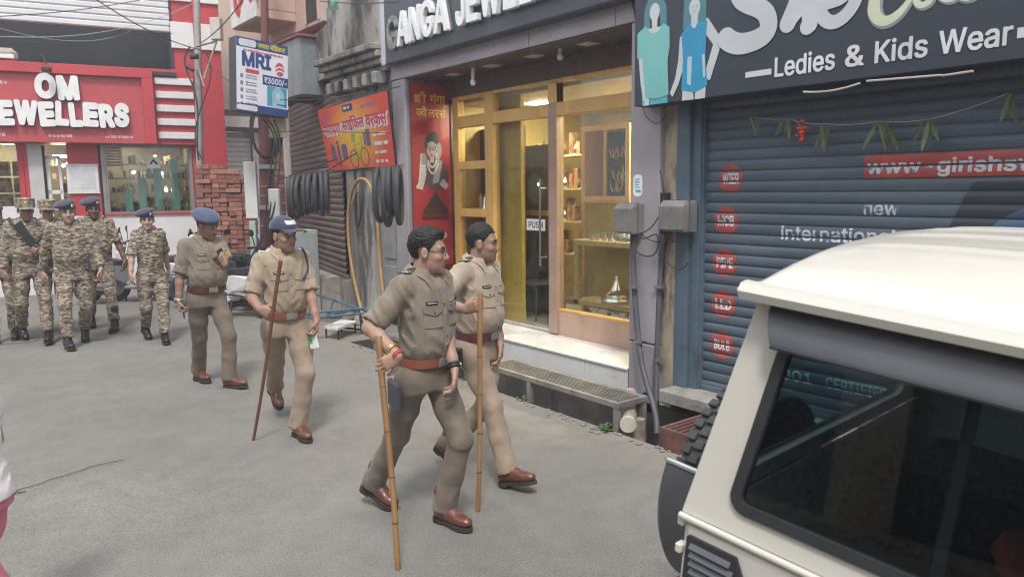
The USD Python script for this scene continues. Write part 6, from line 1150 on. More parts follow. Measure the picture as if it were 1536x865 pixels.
            w = wrinkle(np.where(q[:, 1:2] > 0, q @ FOLD[1], q @ FOLD[-1]), amp * k, (4.5, 4.5, 17), s.seed) * np.clip(0.55 + 0.9 * np.exp(-((q[:, 2] - 0.04) / 0.09) ** 2) + 0.5 * (np.abs(q[:, 1]) > 0.17), 0, 1.5) * (np.clip((q[:, 2] - 0.012) / 0.05, 0, 1) if tuck else 1.0)
            d = d - w
            if vneck: d = ssub(d, ell(q, (0.115, 0, 0.505), (0.085, 0.040, 0.060)) * k, 0.012)
            return d
        s.shirt_f = f; pts = np.vstack([[s.tl((0, 0, -0.2)), s.tl((0, 0, 0.52))]] + [np.array(x[1]) for x in segs]); lo, hi = pts.min(0) - 0.22, pts.max(0) + 0.22; lo[2] = max(lo[2], s.tl((0, 0, hem))[2] - 0.06)
        m = surfnet(f, lo, hi, s.res); s.shirt_path = s.add('shirt', m, mat, True); s.shirt_mat = mat
        # neck and upper chest skin under the open collar
        cf = lambda p: torso_sdf(s.tinv(p), 0, -0.012, 0.30, 0.50, s.wide) * k; s.skinmesh(surfnet(cf, s.tl((0, 0, .3)) - .25, s.tl((0, 0, .52)) + .25, s.res * 1.3))
    def cast(s, o, d, f=None):
        f = f or s.shirt_f; p = o.copy()
        for _ in range(28): p = p + d * np.clip(f(p), -0.02, 0.08)[:, None] * 0.85
        return p
    def patch(s, name, y0, y1, z0, z1, off, mat, ny=7, nz=7, shape=None, parent=None, thick=0.010, back=False):
        yy, zz = np.meshgrid(np.linspace(y0, y1, ny), np.linspace(z0, z1, nz), indexing='ij')
        if shape is not None: zz = shape(yy, zz)
        sg_ = -1 if back else 1
        o = np.stack([np.full(yy.size, 0.32 * sg_), yy.ravel(), zz.ravel()], 1) * s.k @ s.R.T + s.belt; d = s.R @ V(-sg_, 0, 0); p = s.cast(o, d) - d * off
        P = p.reshape(ny, nz, 3); m = shell(P if not back else P[::-1], thick); s.add(name, m, mat, 30, parent=parent or s.shirt_path)
    def shirt_details(s, plate_=True, ep='dark', collar=True, pockets=True, placket=True, ribbons=False, lanyard=False):
        k = s.k; mt = s.shirt_mat; R = s.R
        if pockets:
            for q in (1, -1):
                c = q * 0.088; s.patch('pocket', c - 0.055, c + 0.055, 0.205, 0.315, 0.006, mt); tip = lambda yy, zz, c=c: zz - 0.016 * np.clip(1 - np.abs(yy - c) / 0.055, 0, 1) * (zz < 0.312) * 1.0
                s.patch('pocket_flap', c - 0.058, c + 0.058, 0.290, 0.325, 0.0125, mt, shape=tip)
                o = (np.array([[0.32, c, 0.29]]) * k) @ R.T + s.belt; b = s.cast(o, R @ V(-1, 0, 0))[0] + R @ V(0.014, 0, 0); s.add('button', trimesh.creation.icosphere(1, 0.006).apply_translation(b), M('button', (.12, .08, .055), None, 9, .4), parent=s.shirt_path)
        if placket:
            s.patch('placket', -0.016, 0.016, 0.0, 0.42, 0.005, mt, 3, 26)
            for z in (0.06, 0.15, 0.24, 0.33):
                b = s.cast((np.array([[0.32, 0, z]]) * k) @ R.T + s.belt, R @ V(-1, 0, 0))[0] + R @ V(0.005, 0, 0); s.add('button', trimesh.creation.icosphere(1, 0.006).apply_scale((.6, 1, 1)).apply_translation(b), M('button', (.1, .1, .1)), parent=s.shirt_path)
        if plate_:
            s.patch('name_plate', -0.125, -0.052, 0.333, 0.350, 0.006, platem, 6, 3); s.patch('name_lettering', -0.118, -0.060, 0.339, 0.344, 0.0078, M('plate_print', (.5, .5, .48), None, 9, .5), 8, 2, thick=.002)
        if ribbons: s.patch('ribbon_bar', 0.060, 0.118, 0.333, 0.348, 0.006, bluestrip, 6, 3)
        if collar:
            for q in (1, -1):
                t = np.linspace(0, 1, 14); th = PI - t * (PI - 0.42); r0, r1 = 0.066, 0.088
                top = np.stack([-0.012 + r0 * np.cos(th), q * r0 * np.sin(th), 0.540 - 0.040 * t ** 2], 1); mid = np.stack([-0.012 + (r0 + 0.016) * np.cos(th), q * (r0 + .016) * np.sin(th), 0.535 - 0.045 * t ** 2], 1)
                low = np.stack([-0.016 + (r1 + 0.030 * t ** 3) * np.cos(th), q * (r1 + 0.004 * t) * np.sin(th) + q * 0.040 * t ** 4, 0.498 - 0.020 * t - 0.062 * t ** 4], 1)
                pl_ = low @ np.diag([1, 1, 1]) * k; w = pl_ @ R.T + s.belt; dd = s.shirt_f(w); g = np.stack([(s.shirt_f(w + e_) - dd) / 1e-3 for e_ in np.eye(3) * 1e-3], 1); g /= np.maximum(np.linalg.norm(g, axis=1, keepdims=True), 1e-6); w = w + g * np.clip(0.007 - dd, -0.02, 0.05)[:, None]
                P = np.stack([(top * k) @ R.T + s.belt, (mid * k) @ R.T + s.belt, w], 0); P = P if q == 1 else P[:, ::-1]; m = shell(P, 0.004)
                s.add('collar', m, mt, 50, parent=s.shirt_path)
        if ep:
            for q in (1, -1):
                yy, xx = np.meshgrid(np.linspace(q * 0.085, q * 0.178, 9), np.linspace(-0.024, 0.024, 4) - 0.012, indexing='ij'); o = np.stack([xx.ravel(), yy.ravel(), np.full(xx.size, 0.62)], 1) * k @ R.T + s.belt; p = s.cast(o, R @ V(0, 0, -1)) + R @ V(0, 0, 0.008); P = p.reshape(9, 4, 3); P = P if q == -1 else P[:, ::-1]; m = shell(P, 0.008)
                e_ = s.add('epaulette', m, {'dark': epaul, 'cloth': mt, 'white': whitecl}[ep], 40, parent=s.shirt_path)
                if ep != 'cloth':
                    for f_ in (1, 4, 7): c = P[f_].mean(0) + R @ V(0, 0, 0.003); s.add('shoulder_star', trimesh.creation.icosphere(1, 0.011).apply_scale((1, 1, 0.4)).apply_translation(c), steel if ep == 'dark' else epaul, parent=s.shirt_path)
        if lanyard:
            a = s.tl((0.0, 0.165, 0.47)); pts = [s.tl((-0.03, 0.20, 0.43)), a + V(0, 0, .01), s.tl((0.085, 0.165, 0.40)), s.tl((0.135, 0.135, 0.32)), s.tl((0.15, 0.10, 0.28))]; w = smooth_pts(pts, 20)
            dd = s.shirt_f(w); g = np.stack([(s.shirt_f(w + e_) - dd) / 1e-3 for e_ in np.eye(3) * 1e-3], 1); g /= np.maximum(np.linalg.norm(g, axis=1, keepdims=True), 1e-6); w = w + g * (0.009 - dd)[:, None]; s.add('lanyard', tube(w, 0.0085, 6), navydark, True, parent=s.shirt_path)
    def belt_on(s, mat, buckle=True, z=0.0, w=0.026):
        k = s.k; a = np.linspace(0, 2 * PI, 64, endpoint=False); rings = []
        zz = z; A_ = np.interp(zz, TZ, TA) * s.wide + s.fat * np.exp(-((zz - .13) / .11) ** 2) * .6 + .021; Bb = np.interp(zz, TZ, TB) + s.fat * np.exp(-((zz - .13) / .11) ** 2) + .021; Cc = np.interp(zz, TZ, TC) + s.fat * np.exp(-((zz - .13) / .11) ** 2) * .75
        e = 2 / 2.35; ca, sa = np.sign(np.cos(a)) * np.abs(np.cos(a)) ** e, np.sign(np.sin(a)) * np.abs(np.sin(a)) ** e
        def rg(off, h): return (np.stack([Cc + (Bb + off) * ca, (A_ + off) * sa, zz + h + 0 * a], 1) * k) @ s.R.T + s.belt
        loops = [rg(-.006, -w), rg(0, -w), rg(0.001, 0), rg(0, w), rg(-.006, w)]; n = 64; v = np.vstack(loops); f = [(i * n + j, i * n + (j + 1) % n, ((i + 1) % 5) * n + (j + 1) % n, ((i + 1) % 5) * n + j) for i in range(5) for j in range(n)]
        m = as_tm((v, np.array(f))); m = m if m.volume > 0 else (m.invert(), m)[1]; b = s.add('belt', m, mat, 40)
        if buckle:
            t = np.linspace(-0.30, 0.30, 9); tt = 0 + t; ca2, sa2 = np.abs(np.cos(tt)) ** e, np.sign(np.sin(tt)) * np.abs(np.sin(tt)) ** e
            row = lambda h: (np.stack([Cc + (Bb + .006) * ca2, np.clip((A_ + .006) * sa2, -.045, .045), zz + h + 0 * tt], 1) * k) @ s.R.T + s.belt
            P = np.stack([row(-w * .95), row(0), row(w * .95)], 0); m = shell(P[::-1], .006); s.add('buckle', m, steel, 30, parent=b)
    # -------- legs: ankle targets in the person's frame; foot yaw and pitch (heel up is positive)
    def legs(s, mat, feet, boots, loose=1.0, knee_pole=(1, 0, 0), hemr=0.070, tucked=False, amp=0.007, top=0.02):
        k = s.k; J = {}
        for q, (ank, fy, fp) in feet.items(): kn, an = ik(s.hip[q], np.asarray(ank, float), 0.43 * k, 0.415 * k, s.RP @ np.asarray(knee_pole, float) + V(0, q * .12, 0)); J[q] = (s.hip[q], kn, an, fy, fp)
        lz = 0.0 if not tucked else 0.12
        def f(p):
            q = s.tinv(p); u = ((p - s.belt) @ (rotz(0) @ s.RP)) / k; pel = torso_sdf(u, s.fat * .6, 0.004, -0.17, top, s.wide) * k; ds = []
            for sd, (h_, kn, an, fy, fp) in J.items():
                e_ = an + (kn - an) * lz + (0 if tucked else 1) * (an - kn) / np.linalg.norm(an - kn) * 0.015; m1 = h_ * .45 + kn * .55; m2 = kn * .5 + an * .5
                c = chain(p, [h_ + V(0, 0, -.02), m1, kn, m2 - unit(np.cross(an - kn, V(0, 1, 0))) * 0.0, e_], np.array([0.089, 0.081 * loose, 0.066 * loose, 0.063 * loose, hemr]) * k, 0.03); c = np.maximum(c, (p - e_) @ unit(e_ - kn) - 0.005)
                hgt = np.linalg.norm(p - kn, axis=1); fold = 0.45 + 0.6 * np.exp(-(hgt / 0.10) ** 2) + 1.2 * np.exp(-(np.linalg.norm(p - e_, axis=1) / 0.11) ** 2); ds.append(c - wrinkle((p / k) @ FOLD[sd], amp * k, (5, 5, 12), s.seed + 11 + sd) * fold)
            return smin(smin(ds[0], ds[1], 0.02), pel, 0.06 * k)
        pts = np.array([x for j in J.values() for x in j[:3]]); lo, hi = pts.min(0) - .17, pts.max(0) + .19; lo[2] += .06; hi[2] = s.belt[2] + top * k + .03; s.trouser_path = s.add('trousers', surfnet(f, lo, hi, s.res), mat, True); s.leg_f = f
        for q, (h_, kn, an, fy, fp) in J.items():
            Rf = rotz(fy) @ roty(fp); tf = lambda v: an + (v * k) @ Rf.T; shaft = 0.20 if tucked else 0.09
            def sf(p):
                d = smins([ell(p, (0.135, 0, -0.052), (0.072, 0.043, 0.034)), cone(p, (-0.045, 0, -0.045), (0.075, 0, -0.042), 0.037, 0.041), cone(p, (-0.012, 0, -0.02), (0.045, 0, -0.022), 0.040, 0.036), cone(p, (-0.012, 0, -0.02), (-0.016, 0, shaft), 0.044, 0.050)], 0.03); return np.maximum(d - 0.002 * meshkit.noise(p * 40, 3), -(p[:, 2] + 0.078))
            m = surfnet(sf, (-0.12, -0.08, -0.11), (0.24, 0.08, shaft + 0.07), max(.006, s.res * .7)); m.vertices = tf(m.vertices); sp = s.add('boot' if tucked else 'shoe', m, boots, True)
            out = Polygon(smooth_pts([(-0.085, 0), (-0.07, 0.034), (0.02, 0.036), (0.12, 0.047), (0.18, 0.036), (0.212, 0.0), (0.18, -0.036), (0.12, -0.047), (0.02, -0.036), (-0.07, -0.034), (-0.085, 0)], 40)); so = extr(out, 0.022); so.apply_translation((0, 0, -0.098)); so2 = extr(out.intersection(sbox(-.1, -.1, .0, .1)), 0.012); so2.apply_translation((0, 0, -0.109)); so = cat_(so, so2); so.vertices = tf(so.vertices); s.add('sole', so, solem, parent=sp)
            lc = cat_(*[rod((0.030 + .022 * i, -.026, .012 - .014 * i), (0.040 + .022 * i, .026, .010 - .014 * i), .0028, 5) for i in range(4)] + [rod((0.030 + .022 * i, .026, .012 - .014 * i), (0.040 + .022 * i, -.026, .010 - .014 * i), .0028, 5) for i in range(4)]); lc.vertices = tf(lc.vertices); s.add('laces', lc, solem, parent=sp)
        s.J = J
    def watch(s, q, mat, t=0.93, r=0.034, wdt=0.008, name='wristwatch', dial=True):
        a = s.arms[q]; c = a['el'] + (a['wr'] - a['el']) * t; u = unit(a['wr'] - a['el']); x = unit(np.cross(u, V(.3, .2, .9))); y = np.cross(u, x); th = np.linspace(0, 2 * PI, 24, endpoint=False)
        p = s.add(name, cat_(*[tube(c + r * s.k * (np.cos(th)[:, None] * x + np.sin(th)[:, None] * y) + u * o, wdt * .7, 6, closed=True) for o in (-wdt * .5, wdt * .5)]), mat, True)
        if dial: d = -a['hz']; d = unit(d - (d @ u) * u); s.add('dial', rod(c + d * (r * s.k), c + d * (r * s.k + .009), .017, 14), steel, parent=p)
    def done(s):
        m = cat_(*s.body); s.add('body', m, skinm, True, col=np.vstack(s.bcol))
# ================================================================== the people
TOW = unit(-CF * (1, 1, 0)); RT = unit(CR * (1, 1, 0)); UP = V(0, 0, 1)
def L_(p, r=0, u=0, t=0): return rotz(-p.hd) @ (RT * r + UP * u + TOW * t)      # a direction given as picture right, up, towards the viewer
def at(p, px, py, dep): return p.loc_of(ondep(px, py, dep))
def gnd_(p, px, py, z): w = onz(px, py, 0); return p.loc_of(V(w[0], w[1], z))
def cane(p, q, base, up_len, r, mat, label, name='bamboo_stick', wx=0.102, wz=0.024):
    a = p.arms[q]; G = a['wr'] + a['hx'] * wx * p.k + a['hz'] * wz * p.k; G = p.loc + rotz(p.hd) @ G; d = unit(G - base); top = G + d * up_len; n = 22; t = np.linspace(0, 1, n)
    pts = base + (top - base) * t[:, None]; pts[:, 0] += .006 * np.sin(t * 5); pts[1:-1] -= (pts[np.argmin(np.abs(t - np.linalg.norm(G - base) / np.linalg.norm(top - base)))] - G) * 0
    th = T(name, label, 'stick', base); L = np.linalg.norm(top - base); m = tube(pts, r * (1.08 - .22 * (1 - t)), 10); th.part('shaft', m, mat, True)
    for k in range(1, int(L / .23)): c = base + (top - base) * (k * .23 / L) + V(.006 * math.sin(k * .23 / L * 5), 0, 0); th.part('node', tube([c - d * .006, c, c + d * .006], np.array([.9, 1.14, .9]) * r, 10), M('node_dark', (.14, .075, .035), None, 9, .5), True)
    return th
# --- front officer with spectacles
p = Person('officer in spectacles and khaki uniform in front, right hand low on a bamboo stick', (2.15, 3.55), math.atan2(-.975, .25), height=1.69, res=0.0095, pelvis=.895, lean=.03, tyaw=0.10, head_yaw=0.50, head_pitch=0.05, fat=.006, wide=.97, seed=1, skin=(.40, .225, .155), group=None)
p.head('thick', glasses=True, stubble=.25)
p.arm(-1, at(p, 597, 533, 3.84), (-.8, -.65, -.5), L_(p, -.84, -.50, .15), L_(p, .45, -.85, .0), (.34, .38, .44, .52), 0, .90)
p.arm(1, at(p, 684, 566, 4.10), (-1, .35, 0), L_(p, .02, -1, .10), L_(p, .35, 0, 1), .42, 0, .90)
p.shirt(khaki, amp=.011); p.shirt_details(ep='dark', ribbons=True); p.belt_on(beltm)
p.legs(khakiT, {1: (gnd_(p, 668, 784, .105), -.05, 0.0), -1: (gnd_(p, 563, 757, .15), .1, .36)}, brownshoe, hemr=.069, loose=1.0, amp=.009)
p.watch(-1, M('gold_bangle', (.6, .42, .2), None, 9, .3, metal=.8), .80, .036, .010, 'bracelet', False); p.watch(-1, M('red_thread', (.45, .05, .05), None, 9, .7), .99, .029, .009, 'wrist_thread', False); p.watch(1, cable, .93, .031, .014)
p.done(); cane(p, -1, onz(597, 853), .15, .0165, bamboo, 'bamboo stick held low by the front officer in spectacles', wx=.100, wz=.028)
hol = p.J[-1][0] * .78 + p.J[-1][1] * .22 + V(.0, -.115, -.0); p.add('phone_pouch', Fr(hol, V(.9, 0, -.4), V(0, 1, 0)).box(-.045, .045, -.02, .02, -.08, .07, .01), M('pouch_grey', (.12, .12, .13), None, 9, .5))
# --- second officer, bareheaded with a moustache
p = Person('bareheaded officer with moustache in pale khaki, fist on an upright stick, by gold frame', (2.85, 4.02), math.atan2(-.975, .25), height=1.69, pelvis=.88, lean=.05, tyaw=0.12, head_yaw=0.42, head_pitch=.04, fat=.014, wide=.99, seed=2, skin=(.34, .185, .125), res=.0100)
p.head('short', moustache=True, stubble=.35)
p.arm(-1, at(p, 698, 464, 4.50), (-.6, -1, -.6), L_(p, .82, .30, .40), L_(p, -.3, 1, 0), .74, 1, .92)
p.arm(1, at(p, 752, 527, 4.98), (-1, .4, 0), L_(p, .0, -1, .12), L_(p, .3, 0, 1), .40, 0, .90)
p.shirt(khaki2, amp=.010); p.shirt_details(ep='dark', ribbons=True); p.belt_on(maroon)
p.legs(khakiT2, {-1: (gnd_(p, 762, 731, .115), .05, -.22), 1: (gnd_(p, 672, 700, .17), -.05, .5)}, brownshoe, hemr=.071, loose=1.02, amp=.006)
p.done(); cane(p, -1, onz(717, 766), .07, .0155, bamboo, 'bamboo stick held upright in the fist of the second, bareheaded officer')
p.add('pouch', Fr(p.J[-1][0] + V(.02, -.13, .0), V(1, 0, 0), V(0, 1, 0)).box(-.035, .035, -.018, .018, -.10, .02, .008), cable)
# --- officer in the peaked cap
p = Person('officer in navy peaked cap and khaki uniform, stick in right hand and paper in left', (2.15, 5.62), math.atan2(-.99, -.06), height=1.70, pelvis=.885, lean=.04, tyaw=.10, head_yaw=.32, head_pitch=.03, fat=.008, wide=.96, seed=3, skin=(.33, .175, .115), res=.0110)
p.head('cropped', stubble=.2); p.headgear('peaked', navycloth)
p.arm(-1, at(p, 390, 464, 5.40), (-.8, -.35, -.6), L_(p, .86, -.30, .35), L_(p, .2, 1, 0), .74, 1, .92)
p.arm(1, at(p, 475, 482, 5.72), (-1, .5, 0), L_(p, .0, -1, .18), L_(p, .4, 0, 1), .60, 1, .96)
p.shirt(khaki3, amp=.010); p.shirt_details(ep='white', lanyard=True); p.belt_on(beltm)
p.legs(khakiT2, {1: (gnd_(p, 449, 655, .105), .05, 0), -1: (gnd_(p, 414, 618, .18), 0, .55)}, brownshoe, hemr=.074, loose=1.04, amp=.006)
p.done(); cane(p, -1, onz(380, 660), .42, .0135, darkwood, 'dark cane held across the shoulder of the officer in the cap', 'cane')
a = p.arms[1]; c = a['wr'] + a['hx'] * .10 + a['hz'] * .03; b = Fr(c, V(.2, 1, 0), V(0, 0, 1)); pc = T('folded_paper', 'folded green and white paper in the left hand of the officer in the cap', 'paper', p.loc + rotz(p.hd) @ c, p.hd, world=False)
pc.part('sheet', Fr((0, 0, 0), unit(a['hx'] * 1 + L_(p, .25)), L_(p, 1, .25, .3)).box(-.02, .11, -.045, .03, -.006, .006), M('paper_white', (.72, .72, .70), None, 9, .7)); pc.part('green_print', Fr((0, 0, 0), unit(a['hx'] * 1 + L_(p, .25)), L_(p, 1, .25, .3)).box(-.018, .085, -.048, -.018, -.008, .008), M('paper_green', (.12, .42, .16), None, 9, .6))
# --- officer in the blue beret looking at his phone
p = Person('stout officer in blue beret and khaki uniform looking down at the phone in his hand', (2.10, 7.50), math.atan2(-.96, .18), height=1.715, pelvis=.895, lean=.03, tyaw=.02, head_yaw=.42, head_pitch=.28, fat=.022, wide=1.0, seed=4, skin=(.30, .155, .105), res=.0120)
p.head('cropped', moustache=True, stubble=.4); p.headgear('beret', M('beret_blue', (.045, .062, .135), (.033, .046, .10), 14, .8, sheen=.4))
p.arm(1, at(p, 343, 412, 6.72), (-.3, .9, -1), L_(p, -.45, .75, -.1), L_(p, .7, .4, .3), .45, 0, .95)
p.arm(-1, at(p, 268, 455, 7.05), (-1, -.5, 0), L_(p, .15, -1, .15), L_(p, .25, 0, 1), .75, 1, .92)
p.shirt(khaki, amp=.010); p.shirt_details(ep='white', ribbons=False); p.belt_on(maroon)
p.legs(khakiT, {1: (gnd_(p, 345, 581, .10), .35, -.10), -1: (gnd_(p, 299, 571, .10), .0, .0)}, brownshoe, hemr=.072, loose=1.04, amp=.006)
p.watch(-1, steel, .94, .031, .011)
p.done(); a = p.arms[1]; w = lambda v: p.loc + rotz(p.hd) @ v; c = w(a['wr'] + a['hx'] * .085 + a['hz'] * .026)
ph_ = T('mobile_phone', 'dark mobile phone held up before the chest of the officer in the blue beret', 'phone', c, p.hd, world=False); f_ = Fr((0, 0, 0), a['hx'], a['hy']); ph_.part('case', f_.box(-.075, .075, -.037, .037, -.005, .005, .004), M('phone_case', (.04, .035, .035), None, 9, .35)); ph_.part('screen', f_.box(-.07, .07, -.033, .033, .0052, .0065), M('phone_screen', (.02, .02, .025), None, 9, .08))
nt = T('yellow_card', 'small yellow card held with the phone by the officer in the beret', 'card', c, p.hd, world=False); nt.part('sheet', f_.box(-.03, .02, .02, .10, -.010, -.007), M('card_yellow', (.55, .42, .12), None, 9, .6))
a = p.arms[-1]; c = w(a['wr'] + a['hx'] * .095 + a['hz'] * .025); f_ = Fr((0, 0, 0), a['hx'], a['hy']); m2 = T('mobile_phone', 'second phone in the lowered hand of the officer in the blue beret', 'phone', c, p.hd, world=False); m2.part('case', f_.box(-.06, .075, -.035, .035, -.005, .005, .004), M('phone_blue', (.06, .09, .16), None, 9, .3)); m2.part('screen', f_.box(-.055, .07, -.031, .031, .0052, .0062), M('phone_screen', (.02, .02, .025)))
# --- camouflaged group at the left
def soldier(label, loc, hd, height, gear, feet, seed, armL, armR, sleeve=1.85, head_yaw=0.0, skin=(.32, .175, .12), fat=.02, hair='cropped', female=False, res=.0135, wide=.97, tuck=False, boots=True, rolled=False, pitch=0.02):
    p = Person(label, loc, hd, height=height, pelvis=.895, lean=.03, head_yaw=head_yaw, head_pitch=pitch, fat=fat, wide=wide, seed=seed, skin=skin, res=res, group=None)
    p.head(hair, stubble=.0 if female else .3, female=female); (p.headgear('beret', navydark) if gear == 'beret' else p.headgear('patrol') if gear == 'patrol' else None)
    for q, (w, pole, h_, s_, cu) in ((1, armL), (-1, armR)): p.arm(q, np.asarray(w, float) * p.k, pole, h_, s_, cu, 0, sleeve, h=.007)
    p.shirt(camo, hem=-.17 if not tuck else -.05, rolled=rolled, tuck=tuck, amp=.009, vneck=True); p.shirt_details(plate_=True, ep='cloth', ribbons=False)
    p.legs(camo, {q: (np.asarray(a, float) * p.k, y, t) for q, (a, y, t) in feet.items()}, blackboot if boots else blackboot, tucked=boots, hemr=.062, loose=1.02, amp=.010, top=0.0); return p
dn = lambda q, fw=.05, out=.27, z=.80, cu=.4: ((fw, q * out, z), (-1, q * .5, 0), (.12, -q * .03, -1), (1, -q * .35, .1), cu)
hdS = math.atan2(-.985, -.10)
p = soldier('broad soldier in camouflage and black beret, foremost of the camouflaged group', (1.42, 10.72), hdS, 1.80, 'beret', {1: ((-.22, .08, .17), -.1, .45), -1: ((.24, -.12, .10), .15, -.1)}, 11, dn(1, .20, .30, .86), dn(-1, -.12, .33, .84), fat=.02, wide=1.05, skin=(.42, .25, .18)); p.done()
p = soldier('soldier in camouflage cap with a black rifle slung across the chest', (1.04, 11.40), hdS + .1, 1.83, 'patrol', {1: ((.30, .09, .10), -.2, -.12), -1: ((-.24, -.13, .16), .15, 0.4)}, 12, ((.27, .10, 1.10), (-.2, 1, -.6), (.5, -.6, .2), (.3, .2, 1), .8), dn(-1, .05, .3, .84), wide=1.0)
w = lambda v: p.loc + rotz(p.hd) @ (np.asarray(v, float) * p.k); a0, a1 = w((.24, -.10, 1.42)), w((.26, .20, .93)); ra = unit(a1 - a0); rf = Fr(a0, ra, unit(np.cross(ra, rotz(p.hd) @ V(1, 0, 0)))); gm = M('gun_black', (.02, .021, .023), (.014, .015, .016), 20, .5)
rfl = T('rifle', 'black rifle slung diagonally across the chest of the soldier in the camouflage cap', 'rifle', a0)
rfl.part('stock', hull([rf.pt(*q) for q in ((-.02, -.05, -.02), (-.02, .05, -.02), (-.02, -.05, .02), (-.02, .05, .02), (.22, -.025, -.018), (.22, .03, -.018), (.22, -.025, .018), (.22, .03, .018))]), gm); rfl.part('receiver', rf.box(.2, .46, -.035, .035, -.02, .02, .006), gm); rfl.part('handguard', rf.box(.44, .62, -.026, .026, -.022, .022, .008), gm); rfl.part('barrel', rod(rf.pt(.6, 0, 0), rf.pt(.80, 0, 0), .009), gm); rfl.part('front_sight', rf.box(.74, .76, 0, .05, -.005, .005), gm)
rfl.part('magazine', tube([rf.pt(.40, -.03, 0), rf.pt(.43, -.10, 0), rf.pt(.48, -.17, 0)], np.array([.024, .023, .02]), 6), gm); rfl.part('grip', rod(rf.pt(.28, -.03, 0), rf.pt(.25, -.11, 0), .016), gm); rfl.part('sling', tube(smooth_pts([rf.pt(.05, .03, 0), w((.13, -.17, 1.47)), w((-.05, -.16, 1.50))], 12), .014, 6), gm)
p.done()
p = soldier('soldier in camouflage cap half hidden behind the broad soldier in the black beret', (1.36, 12.1), hdS, 1.80, 'patrol', {1: ((.1, .10, .10), 0, 0), -1: ((-.15, -.1, .12), 0, .2)}, 13, dn(1), dn(-1), skin=(.40, .24, .17)); p.done()
p = soldier('dark skinned soldier in camouflage with a black beret behind the broad soldier, sleeves rolled', (1.86, 11.75), hdS + .05, 1.82, 'beret', {1: ((.28, .11, .10), -.35, 0), -1: ((-.26, -.1, .17), 0, .45)}, 14, dn(1, .12, .32, .90), dn(-1), sleeve=.9, rolled=True, skin=(.17, .085, .06)); p.done()
p = soldier('slim woman soldier in camouflage and black beret walking between the group and the stout officer', (2.23, 10.32), hdS + .12, 1.68, 'beret', {1: ((.26, .05, .10), -.15, -.1), -1: ((-.24, -.06, .17), .05, .45)}, 15, dn(1, -.18, .27, .88), dn(-1, .20, .30, .84), sleeve=.95, rolled=True, female=True, hair='bun', skin=(.42, .26, .185), fat=.0, wide=.86, head_yaw=-.25); p.done()
p = soldier('soldier in camouflage at the left edge carrying a pale stick', (.72, 11.72), hdS, 1.80, 'patrol', {1: ((-.05, .10, .10), 0, 0), -1: ((.15, -.1, .1), 0, 0)}, 16, dn(1, .16, .24, .84, .9), dn(-1)); p.done()
a = p.arms[1]; G = p.loc + rotz(p.hd) @ (a['wr'] + a['hx'] * .09 + a['hz'] * .02); e_ = ondep(28, 486, 10.4); st = T('bamboo_stick', 'pale slanting stick carried by the soldier at the left edge', 'stick', e_); st.part('shaft', rod(e_ + (G - e_) * 1.25, e_, .014, 8), M('pale_cane', (.42, .29, .17), None, 9, .5), True); st.part('tip', rod(e_, e_ + (e_ - G) * .03, .016, 8), darkwood)
# --- girl in pink at the left edge
g0 = onz(-7, 985)
p = Person('child in white shirt and pink trousers cut off by the left edge', (g0[0], g0[1]), math.atan2(.62, -.75), height=1.36, pelvis=.90, fat=-.004, wide=.82, seed=20, skin=(.36, .21, .15), res=.011)
p.head('short', female=True)
for q in (1, -1): p.arm(q, (.06, q * .155, .60), (-1, q * .2, 0), (0.1, 0, -1), (1, -q * .3, 0), .35, 0, .72)
p.shirt(M('white_shirt', (.70, .66, .68), (.62, .58, .60), 8, .8), hem=-.12, tuck=False, rolled=False, amp=.008); p.legs(M('pink_cloth', (.62, .20, .30), (.52, .15, .24), 9, .8, bump=.2, bscale=60), {1: ((.03, .085, .1), 0, 0), -1: ((-.03, -.085, .1), 0, 0)}, M('sandal', (.3, .2, .2), None, 9, .6), hemr=.095, loose=1.25, amp=.008); p.done()
# ================================================================== parked utility vehicle at the right, standing on the sloping road
jF = unit(V(.0786, -.9928, -.0906)); jW = unit(np.cross(UP, jF)); jU = np.cross(jF, jW); jo = V(1.61, 1.28, 1.0); J = Fr(jo, jF, jW, jU)   # x forward, y to the far side, z up; z = 0 at the belt line
paint = M('vehicle_paint', (0.60, 0.57, 0.505), (0.555, 0.525, 0.465), .8, 0.32, coat=.6, dirt=(0.50, 0.475, 0.43), dscale=2.5, dlo=.6, dhi=.9, bump=.02, bscale=300)
black_pl = M('vehicle_black_trim', (0.030, 0.031, 0.034), (0.022, 0.023, 0.025), 6, 0.45); grey_pl = M('visor_grey', (0.085, 0.09, 0.102), (0.07, 0.075, 0.085), 3, 0.35)
vglass = glass('vehicle_glass', (0.64, 0.71, 0.72), 1.5); cabin = M('cabin_dark', (0.028, 0.028, 0.03), None, 5, .8)
jp = T('utility_vehicle', 'white utility vehicle with spare wheel on its rear, tinted side windows and grey window visor', 'vehicle', (jo[0], jo[1], jo[2] - 1.07))
WD = 1.70; ln = math.tan(math.radians(8))
side_near = lambda: Fr(jo, jF, unit(jU + jW * ln), np.cross(jF, unit(jU + jW * ln)))      # in the leaning side: x forward, y up the side, z outwards
sn = side_near(); fo_ = J.pt(0, WD, 0); upf = unit(jU - jW * ln); sf_ = Fr(fo_, jF, upf, np.cross(jF, upf) * -1)
sgn = 1 if sn.z @ jW < 0 else -1; snz = sn.z * sgn
def sidep(far, poly, t, z0):   # plate in a side: t thick, outer face at z0 (outwards positive)
    fr = Fr(fo_, jF, upf, jW + jU * 0) if far else Fr(jo, jF, sn.y, -jW)
    fr = Fr(fr.o, fr.x, fr.y, unit(np.cross(jF, upf)) * (1 if np.cross(jF, upf) @ jW > 0 else -1)) if far else Fr(fr.o, fr.x, fr.y, snz)
    m = extr(poly, t); m.apply_translation((0, 0, z0 - t)); return fr.tf(m)
